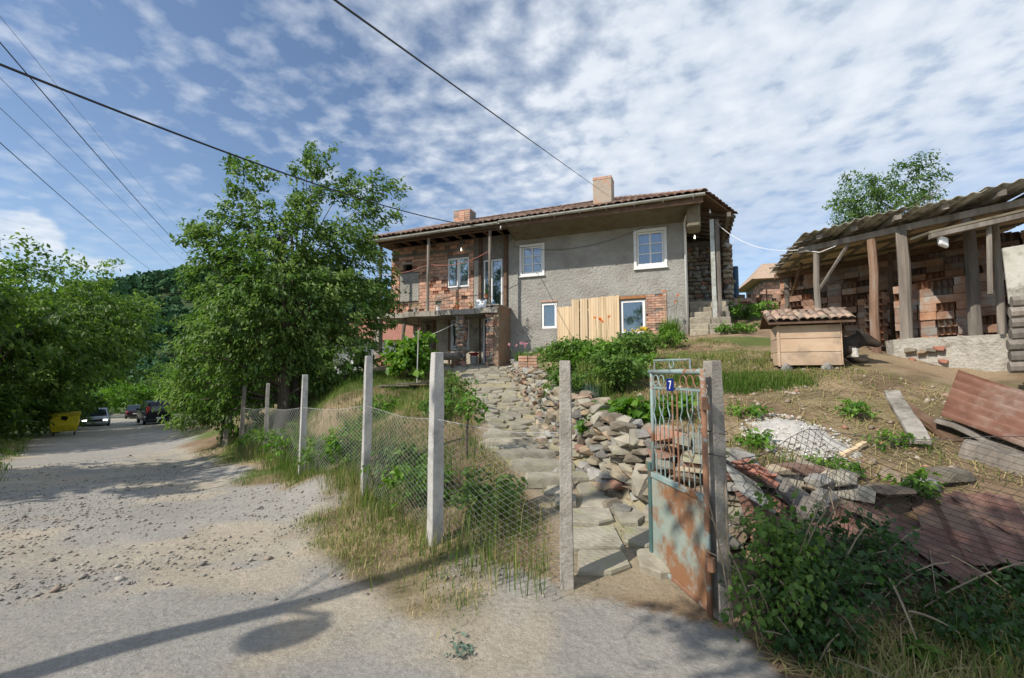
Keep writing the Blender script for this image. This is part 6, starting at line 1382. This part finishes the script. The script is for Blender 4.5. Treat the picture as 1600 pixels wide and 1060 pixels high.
# sapling by the path
sb_ = hp(729, 716); sp_ = empty('sapling', sb_, 'young sapling with a bare stem and green tuft beside the path', 'sapling')
MB().tube([sb_ - UZ * .05, sb_ + UZ * .35, sb_ + Vector((.03, 0, .72))], [.022, .019, .012], 7, jit=.05).build('trunk', M_bark, sp_)
leaves_obj('crown', np.array(sb_ + Vector((.04, 0, .70))) + rng.normal(0, 1, (170, 3)) * [.11, .10, .12], .085, M_leaf_bright, sp_, tint=(0, .7))
# broad-leaved weeds in the road corner
for k_, (px, py, s_, lab) in enumerate(((1505, 1000, .16, 'broad-leaved weed in the bottom right corner'), (1575, 1010, .15, 'broad-leaved weed at the right edge of the picture'), (1290, 1020, .10, 'small broad-leaved weed below the bramble'), (1440, 1035, .12, 'low broad-leaved weed beside the corner grass'))):
    b = hp(px, py); e = empty('broadleaf_weed', b, lab, 'weed', 'broad-leaved weeds'); a = rng.uniform(0, 6.28, 12); leaves_obj('leaves', np.array(b) + np.stack([np.cos(a) * s_ * .5, np.sin(a) * s_ * .5, rng.uniform(.03, .09, 12)], 1), s_, M_leaf_bright, e, aspect=.5, dirs=np.stack([np.cos(a), np.sin(a), 0 * a], 1) * 3, droop=.1, up=1.2)
b = hp(718, 1020); leaves = empty('road_weed', b, 'small weed growing out of the bare road', 'weed'); leaves_obj('leaves', np.array(b) + rng.normal(0, 1, (60, 3)) * [.05, .05, .012] + [0, 0, .02], .035, M_leaf_grey, leaves)
# brambles over the right-hand fence
for k_, (x, y, R_, h, n, lab, tn) in enumerate(((1.66, 3.08, .26, .95, 900, 'bramble climbing the gate post on its right', (.1, 1)), (2.0, 3.15, .42, .70, 900, 'thick dark bramble over the collapsed mesh', (0, .6)), (2.45, 3.45, .40, .62, 750, 'leafy bramble in front of the red sheets', (0, .7)), (1.85, 2.9, .26, .26, 350, 'trailing bramble at the road edge', (0, .6)), (2.9, 3.0, .45, .30, 500, 'low bramble under the dark red sheets', (0, .5)), (3.6, 3.0, .45, .35, 500, 'low bramble at the right edge of the fence', (0, .6)))):
    e = bush('bramble', gpt(x, y), R_, h, int(n * 1.7), .042, M_leaf_dark if k_ != 0 else M_leaf_mid, lab, 'bramble', 'brambles on the fence', tn, aspect=.75, clump=.13, seed=k_)
    for m in range(10):
        p = gpt(x + rng.normal(0, R_ * .5), y + rng.normal(0, R_ * .3)); q = p + Vector((rng.normal(0, R_ * 1.2), rng.normal(0, .25), h * rng.uniform(.4, 1.1))); MB().tube(curve(p, q, UZ * .25 * h, 5), .0045, 4).build('cane', M_twig, e)
for k_, (p, q) in enumerate(((at(1180, 868, 3.1), at(1240, 905, 3.0)), (at(1215, 905, 3.0), at(1250, 950, 2.85)), (at(1390, 905, 3.1), at(1432, 1000, 2.7)), (at(1420, 955, 2.9), at(1500, 990, 2.75)))):
    q.z = max(q.z, g(q.x, q.y) + .01); tag(MB().tube(curve(p, q, UZ * .04, 6), [.008, .008, .007, .007, .006, .005, .004], 5).build('dead_cane', M_twig), ('pale dead cane across the bramble, nearest the gate', 'second pale dead cane in the bramble', 'long dry stalk in the right corner grass', 'thick dry stalk lying in the corner grass')[k_], 'cane', 'dead canes')

# ---------------------------------------------------------------- vehicles
def car(loc, heading, Ls, Wd, Ht, paint, label, cat='car', van=False, lights_on=False):
    """body from lofted cross-sections; local x = forward"""
    M = Matrix.Translation(Vector(loc)) @ Matrix.Rotation(heading, 4, 'Z'); e = empty('parked_car' if not lights_on else 'car', loc, label, cat, 'cars on the road')
    h = Ls / 2; wl = .31; zs = .28; belt = Ht * .60
    if van: st = [(-h, .35, belt, belt, .80), (-h + .08, .28, belt + .05, Ht * .80, .92), (-h + .35, zs, belt + .05, Ht * .98, .98), (-.2, zs, belt, Ht, 1), (h * .35, zs, belt - .02, Ht * .97, 1), (h * .62, zs, belt - .05, belt + .03, .98), (h - .15, .25, belt - .2, belt - .19, .93), (h, .32, belt - .35, belt - .34, .84)]
    else: st = [(-h, .4, belt - .12, belt - .11, .84), (-h + .12, .28, belt + .02, belt + .03, .94), (-h * .55, zs, belt + .03, belt + .06, 1), (-h * .25, zs, belt, Ht * .97, 1), (h * .02, zs, belt, Ht, 1), (h * .22, zs, belt - .02, Ht * .93, 1), (h * .5, zs, belt - .05, belt - .02, .99), (h - .15, .25, belt - .22, belt - .2, .92), (h, .35, belt - .35, belt - .34, .82)]
    ring_ = []
    for x, zb, zm, zt, ws in st:
        w = Wd / 2 * ws; wt = w * (.74 if zt - zm > .1 else .93)
        ring_.append([(x, -w * .9, zb), (x, -w, zb + .18), (x, -w, zm - .05), (x, -w * .96, zm), (x, -wt, zt - .03), (x, -wt * .85, zt), (x, wt * .85, zt), (x, wt, zt - .03), (x, w * .96, zm), (x, w, zm - .05), (x, w, zb + .18), (x, w * .9, zb)])
    body = MB(); gl = MB(); k = 12
    for i, r_ in enumerate(ring_): body.v += [tuple(M @ Vector(p)) for p in r_]
    for i in range(len(ring_) - 1):
        for j in range(k):
            f_ = (i * k + j, i * k + (j + 1) % k, (i + 1) * k + (j + 1) % k, (i + 1) * k + j); a_, b_ = st[i], st[i + 1]; cab = (a_[3] - a_[2] > .1 or b_[3] - b_[2] > .1)
            both = (a_[3] - a_[2] > .1 and b_[3] - b_[2] > .1)
            if (j in (3, 7) and cab) or (j == 5 and cab and not both): gl.add([body.v[q] for q in f_], [(0, 1, 2, 3)])
            else: body.f.append(f_)
    body.f += [tuple(range(k))[::-1], tuple((len(ring_) - 1) * k + j for j in range(k))]
    bo = body.build('body', paint, e, smooth=True); m = bo.modifiers.new('es', 'EDGE_SPLIT'); m.split_angle = R(35)
    gl.build('window', flat('car_glass', (.02, .03, .035), .05, 0, 1), e)
    ty, rim = flat('tyre', (.015, .015, .015), .9), flat('rim', (.45, .45, .46), .35, .8)
    for sx in (-.62, .62):
        for sy in (-1, 1):
            c = M @ Vector((h * sx, sy * (Wd / 2 - .10), wl)); ax = (M.to_3x3() @ Vector((0, 1, 0)))
            wo_ = MB().lathe(c - ax * .1, [(wl * .6, 0), (wl * .93, .01), (wl, .05), (wl, .15), (wl * .93, .19), (wl * .6, .2)], 16, ax).build('wheel', ty, e, smooth=True)
            MB().lathe(c - ax * .105, [(wl * .58, 0), (wl * .58, .21)], 12, ax).build('rim', rim, wo_)
    hl = flat('headlight_on', (.9, .9, .9), .2, emit=(1, .97, .9), es=9) if lights_on else flat('headlight', (.6, .62, .65), .15)
    for sy in (-1, 1):
        MB().box(None, (.12, .32, .15), M=M @ Matrix.Translation((h - .10, sy * Wd * .33, belt - .30))).build('headlight', hl, e, bevel=.03)
        MB().box(None, (.10, .20, .55 if van else .20), M=M @ Matrix.Translation((-h + .07, sy * Wd * .40, belt + (.1 if van else -.10)))).build('tail_light', M_redplastic, e, bevel=.03)
        MB().box(None, (.10, .2, .14), M=M @ Matrix.Translation((h * .30, sy * (Wd / 2 + .08), belt + .05))).build('mirror', paint, e, bevel=.03)
    for sx in (-1, 1): MB().box(None, (.16, Wd * .88, .20), M=M @ Matrix.Translation((sx * (h - .03), 0, .42))).build('bumper', paint, e, bevel=.05)
    MB().box(None, (.03, .95, .16), M=M @ Matrix.Translation((h + .055, 0, .60))).build('grille', ty, e); MB().box(None, (.02, .5, .11), M=M @ Matrix.Translation((-h - .065 if not van else -h - .12, 0, .62))).build('number_plate', M_white_pvc, e)
    return e
hd_r = math.atan2(-.76, .65)
def carpaint(n_, c): return flat(n_, c, .25, .5, .6)
car(gpt(-34.0, 37.6), hd_r, 4.3, 1.75, 1.45, carpaint('silver_paint', (.42, .43, .45)), 'silver car driving towards the camera with headlights lit', lights_on=True)
car(gpt(-41.0, 50.0), hd_r + math.pi, 4.4, 1.72, 1.42, carpaint('dark_paint', (.03, .012, .014)), 'dark red saloon parked beyond the van')
car(gpt(-28.6, 36.8), hd_r + math.pi + .1, 4.5, 1.85, 1.85, carpaint('navy_paint', (.015, .017, .03)), 'dark van parked at the right of the road seen from behind', van=True)
# yellow waste container
yc = gpt(-24.2, 24.9); Mc = Matrix.Translation(yc) @ Matrix.Rotation(.72, 4, 'Z') @ Matrix.Diagonal((.82, .8, .95, 1)); dc = empty('waste_container', yc, 'yellow wheeled waste container at the left road edge', 'container')
M_yellow = pm('yellow_paint', [(.48, .40, .02), (.58, .50, .03)], 3, rough=.5, bump=.05, stain=(.35, .28, .03), sscale=2)
mb = MB(); b_ = len(mb.v)
for x, y, z in ((.58, .42, .25), (.68, .54, .60), (.70, .55, 1.12), (.74, .59, 1.13), (.74, .59, 1.2)):
    for sx, sy in ((-1, -1), (1, -1), (1, 1), (-1, 1)): mb.v.append(tuple(Mc @ Vector((sx * x, sy * y, z))))
for i in range(4):
    for j in range(4): mb.f.append((i * 4 + j, i * 4 + (j + 1) % 4, i * 4 + 4 + (j + 1) % 4, i * 4 + 4 + j))
mb.f += [(3, 2, 1, 0), (16, 17, 18, 19)]; mb.build('body', M_yellow, dc, bevel=.02)
mb = MB(); n_ = 8
for i in range(n_ + 1):
    a_ = math.pi * i / n_
    for x in (-.76, .76): mb.v.append(tuple(Mc @ Vector((x, -.60 * math.cos(a_), 1.205 + .14 * math.sin(a_)))))
mb.f = [(2 * i, 2 * i + 1, 2 * i + 3, 2 * i + 2) for i in range(n_)] + [tuple(range(0, 2 * n_ + 2, 2)), tuple(range(1, 2 * n_ + 2, 2))[::-1]]; mb.build('lid', M_yellow, dc)
for sx in (-1, 1):
    for sy in (-1, 1): MB().lathe(Mc @ Vector((sx * .5 - .03, sy * .38, .11)), [(.04, 0), (.11, .01), (.11, .05), (.04, .06)], 12, Mc.to_3x3() @ Vector((1, 0, 0))).build('wheel', M_cable, dc)
MB().box(None, (.30, .02, .22), M=Mc @ Matrix.Translation((.0, -.565, 1.02)) @ Matrix.Rotation(.4, 4, 'Y')).build('hole_patch', M_black, dc)

# ---------------------------------------------------------------- poles and wires
pole_p = gpt(-5.95, .55); pole = empty('utility_pole', pole_p, 'wooden utility pole with a lamp left of the picture', 'pole')
MB().tube([pole_p - UZ * .3, pole_p + UZ * 8.0], [.115, .085], 12).build('shaft', M_wood_old, pole); MB().obox(pole_p + Vector((-.6, -.05, 7.5)), Vector((1.2, .0, 0)), Vector((0, .1, 0)), UZ * .1).build('cross_arm', M_wood_old, pole)
MB().tube([pole_p + UZ * 4.45, pole_p + Vector((.16, -.24, 4.7)), pole_p + Vector((.22, -.32, 4.62))], .035, 6).build('lamp_arm', M_tin, pole); MB().lathe(pole_p + Vector((.22, -.33, 4.42)), [(.06, -.12), (.17, -.06), (.18, .08), (.10, .20), (.03, .24)], 12).build('lamp_head', M_tin, pole)
far_p = gpt(-29.6, 46); fpole = empty('utility_pole', far_p, 'far utility pole hidden behind the orchard tree', 'pole'); MB().tube([far_p - UZ * .3, Vector((far_p.x, far_p.y, 11.0))], [.16, .1], 8).build('shaft', M_wood_old, fpole)
bp2 = gpt(-3.2, -7.5); pole2 = empty('utility_pole', bp2, 'utility pole behind the photographer', 'pole'); MB().tube([bp2 - UZ * .3, bp2 + UZ * 8.5], [.15, .1], 8).build('shaft', M_wood_old, pole2)
def wire(p0, end, ctrl, r, label):
    """a hanging wire in the vertical plane from the pole p0 to its end; its height follows the photographed curve"""
    p0, end = Vector(p0), Vector(end); d = end - p0; U, Z = [1.0, 1.0, 1.0], [end.z] * 3
    for px, py in ctrl:
        k = (px - 800) / F_PX; q = at(px, py, 1.0); kx_ = q.x     # x = kx_ * Y on that line of sight
        u = (p0.x - kx_ * p0.y) / (kx_ * d.y - d.x); Y = p0.y + u * d.y; U.append(u); Z.append(CAM_Z + (q.z - CAM_Z) * Y)
    c = np.polyfit(U, Z, 2)
    pts = [Vector((p0.x + d.x * u, p0.y + d.y * u, float(np.polyval(c, u)))) for u in np.linspace(0, 1, 60) ** 1.5]
    line('overhead_wire', pts, r, M_cable, label, 'wire')['group'] = 'overhead wires'
    print('WIRE', label, 'at pole', pts[0].z)
hook = H(GA - .3, EN - .02, 7.02); PP = pole_p
wire(PP, hook, [(0, 103), (150, 158), (330, 230), (520, 297)], .013, 'thick black cable from the left edge to the house eave')
wire(PP + Vector((-.2, 0, 0)), Vector((far_p.x, far_p.y, 10.9)), [(0, 62), (60, 138), (180, 280), (250, 350)], .013, 'black wire crossing the thick cable at the upper left')
wire(PP + Vector((.5, 0, 0)), at(258, 434, 60), [(0, 225), (110, 318), (200, 396)], .011, 'lowest dark wire at the left')
wire(PP + Vector((.3, 0, 0)), at(285, 430, 60), [(0, 168), (110, 272), (225, 377)], .007, 'thin wire above the lowest dark wire')
wire(PP + Vector((.1, 0, 0)), at(310, 430, 60), [(0, 122), (110, 232), (240, 362)], .006, 'thinnest wire between the two left pairs')
wire(PP + Vector((-.4, 0, 0)), at(335, 415, 60), [(0, 22), (95, 145), (250, 325)], .005, 'very thin wire at the upper left above the others')
wire(bp2, H(2.45, .3, 8.05), [(530, 0), (650, 90), (780, 190), (890, 262)], .0045, 'black wire from the top of the sky to the chimney')
line('house_cable', sag(H(6.3, .05, 6.72), H(1.3, .06, 6.9), .42, 20), .007, M_cable, 'thin dark cable sagging across the grey facade', 'cable')
line('shed_cable', sag(H(-1.0, .15, 6.72), S(-.35, -.05, ZR - .12), .30, 20) + [S(.05, -.1, ZR - .28), S(.35, -.12, ZR - .22)], .008, M_white_pvc, 'white cable hanging between the house porch and the shed', 'cable')

# ---------------------------------------------------------------- neighbours and small things at the crest
nb_o = at(600, 545, 33); NB = Matrix.Translation(Vector((nb_o.x, 33, 1.4))) @ Matrix.Rotation(.2, 4, 'Z')
nh = empty('neighbour_house', NB.translation, 'white neighbour house with a red tiled roof seen under the balcony', 'house')
def nbx(c, s): m_ = MB(); m_.box(None, s, M=NB @ Matrix.Translation(Vector(c))); return m_
nbx((0, 2.5, .6), (7, 5, 4.4)).build('wall', M_white, nh)
mb = MB(); v_ = [(-4, -.5, 2.75), (4, -.5, 2.75), (4, 5.5, 2.75), (-4, 5.5, 2.75), (-2, 2.5, 4.7), (2, 2.5, 4.7)]; mb.add([NB @ Vector(q) for q in v_], [(0, 1, 5, 4), (1, 2, 5), (2, 3, 4, 5), (3, 0, 4), (3, 2, 1, 0)]); mb.build('roof', M_redtile, nh)
for x_ in (-1.6, .9, 2.4): w_ = nbx((x_, -.01, 1.35), (1.0, .06, 1.2)).build('window', M_white_pvc, nh); nbx((x_, -.035, 1.35), (.85, .03, 1.05)).build('pane', M_black, w_)
bo = at(1225, 480, 27); BM_ = Matrix.Translation(Vector((bo.x + 2.6, 28, 4.6))) @ Matrix.Rotation(-.25, 4, 'Z'); ob_ = empty('brick_outbuilding', BM_.translation, 'brick outbuilding with a brown roof behind the shed', 'building')
def obx(c, s): m_ = MB(); m_.box(None, s, M=BM_ @ Matrix.Translation(Vector(c))); return m_
w_ = obx((0, 2, .6), (6, 4, 5.2)).build('wall', M_mortar, ob_)
mb = MB(); v_ = [(-3.7, -.6, 3.1), (3.7, -.6, 3.1), (3.7, 4.6, 3.1), (-3.7, 4.6, 3.1), (-2.4, 2, 4.6), (2.4, 2, 4.6)]; mb.add([BM_ @ Vector(q) for q in v_], [(0, 1, 5, 4), (1, 2, 5), (2, 3, 4, 5), (3, 0, 4), (3, 2, 1, 0)]); mb.build('roof', M_tile_moss, ob_)
for r_ in range(18):
    for c_ in range(5): piece('brick', B_wall, w_, BM_ @ Matrix.Translation((-2.95 + .3 * c_ + .15 * (r_ % 2), 0, -.4 + .19 * r_)) @ Matrix.Diagonal((.285, .1, .175, 1)))
for r_ in range(18):
    for c_ in range(6): piece('brick', B_wall, w_, BM_ @ Matrix.Translation((-3, .2 + .3 * c_ + .15 * (r_ % 2), -.4 + .19 * r_)) @ Matrix.Rotation(math.pi / 2, 4, 'Z') @ Matrix.Diagonal((.285, .1, .175, 1)))
cw = empty('crest_wall', gpt(9.5, 19.3), 'row of stacked bricks and rubble on the crest between house and shed', 'wall', ); cw['kind'] = 'thing'
for r_ in range(4):
    for c_ in range(22):
        if r_ == 3 and rr.random() < .5: continue
        x, y = 8.6 + .26 * c_, 18.7 + .06 * c_; z = g(x, y); piece('brick', rr.choice((B_old, B_wall, B_oldh)), cw, Matrix.Translation((x + rr.uniform(-.04, .04), y, z + .08 + .15 * r_)) @ Matrix.Rotation(.2 + rr.uniform(-.12, .12), 4, 'Z') @ Matrix.Diagonal((.26, .16, .145, 1)))
pb = at(1151, 482, 19.5); pb.z = g(pb.x, pb.y)
pr_ = []; z = 0; topz = at(1151, 418, 19.5).z - pb.z
while z < topz: pr_ += [(.125, z), (.125, z + .03), (.108, z + .035), (.108, z + .055)]; z += .06
tag(MB().lathe(pb, pr_, 16).build('ribbed_pipe', M_blue), 'tall dark blue ribbed pipe standing upright behind the house', 'pipe')
tag(MB().tube([gpt(8.92, 18.5), Vector((8.9, 18.5, at(1144, 408, 18.5).z))], .03, 6).build('iron_pole', M_cable), 'thin black iron pole beside the blue ribbed pipe', 'pole')
tag(MB().tube([gpt(9.9, 17.5), Vector((9.9, 17.5, at(1205, 452, 17.5).z))], .025, 6).build('iron_stake', M_rust), 'thin rusty stake on the crest left of the shed', 'stake')
for k_, (px, h_) in enumerate(((1130, .75), (1138, .9), (1126, .6))): p = gpt(at(px, 500, 14.6).x, 14.6); tag(MB().obox(p - UZ * .05, Vector((.09, 0, 0)), Vector((.0, .02, 0)), Vector((.10 * (k_ - 1), .2, h_))).build('leaning_board', M_wood_old), ('middle-sized grey board leaning at the porch', 'tallest grey board leaning at the porch', 'shortest grey board leaning at the porch')[k_], 'board', 'boards leaning at the porch')
# brick pile at the head of the stone wall
e = empty('brick_pile', hp(817, 585), 'small stack of orange bricks at the upper end of the stone wall', 'bricks'); b = e.location
for r_ in range(6):
    for c_ in range(2): piece('brick', B_wall, e, Matrix.Translation(Vector((b.x + .27 * c_, b.y, b.z + .05 + .085 * r_))) @ Matrix.Rotation(rr.uniform(-.15, .15), 4, 'Z') @ Matrix.Diagonal((.25, .13, .07, 1)))
e = empty('brick_pile', hp(862, 668), 'few old bricks stood on end beside the path steps', 'bricks'); b = e.location
for c_ in range(4): piece('brick', B_old, e, Matrix.Translation(Vector((b.x + .09 * c_, b.y - .03 * c_, b.z + .15))) @ Matrix.Rotation(rr.uniform(-.2, .2), 4, 'Y') @ Matrix.Diagonal((.07, .13, .27, 1)))
# the ruinous debris below the vine
e = empty('board_pile', hp(640, 607), 'grey boards and slates lying under the vine', 'boards')
for k_ in range(5): p = hp(612 + 16 * k_, 606 + 2 * (k_ % 2)); MB().box(None, (.8, .22, .03), M=Matrix.Translation(p + UZ * (.05 + .03 * k_)) @ Matrix.Rotation(.3 * k_ - .5, 4, 'Z')).build('board', M_wood_old, e)
sw['kind'] = 'thing'; lw_['kind'] = 'thing'
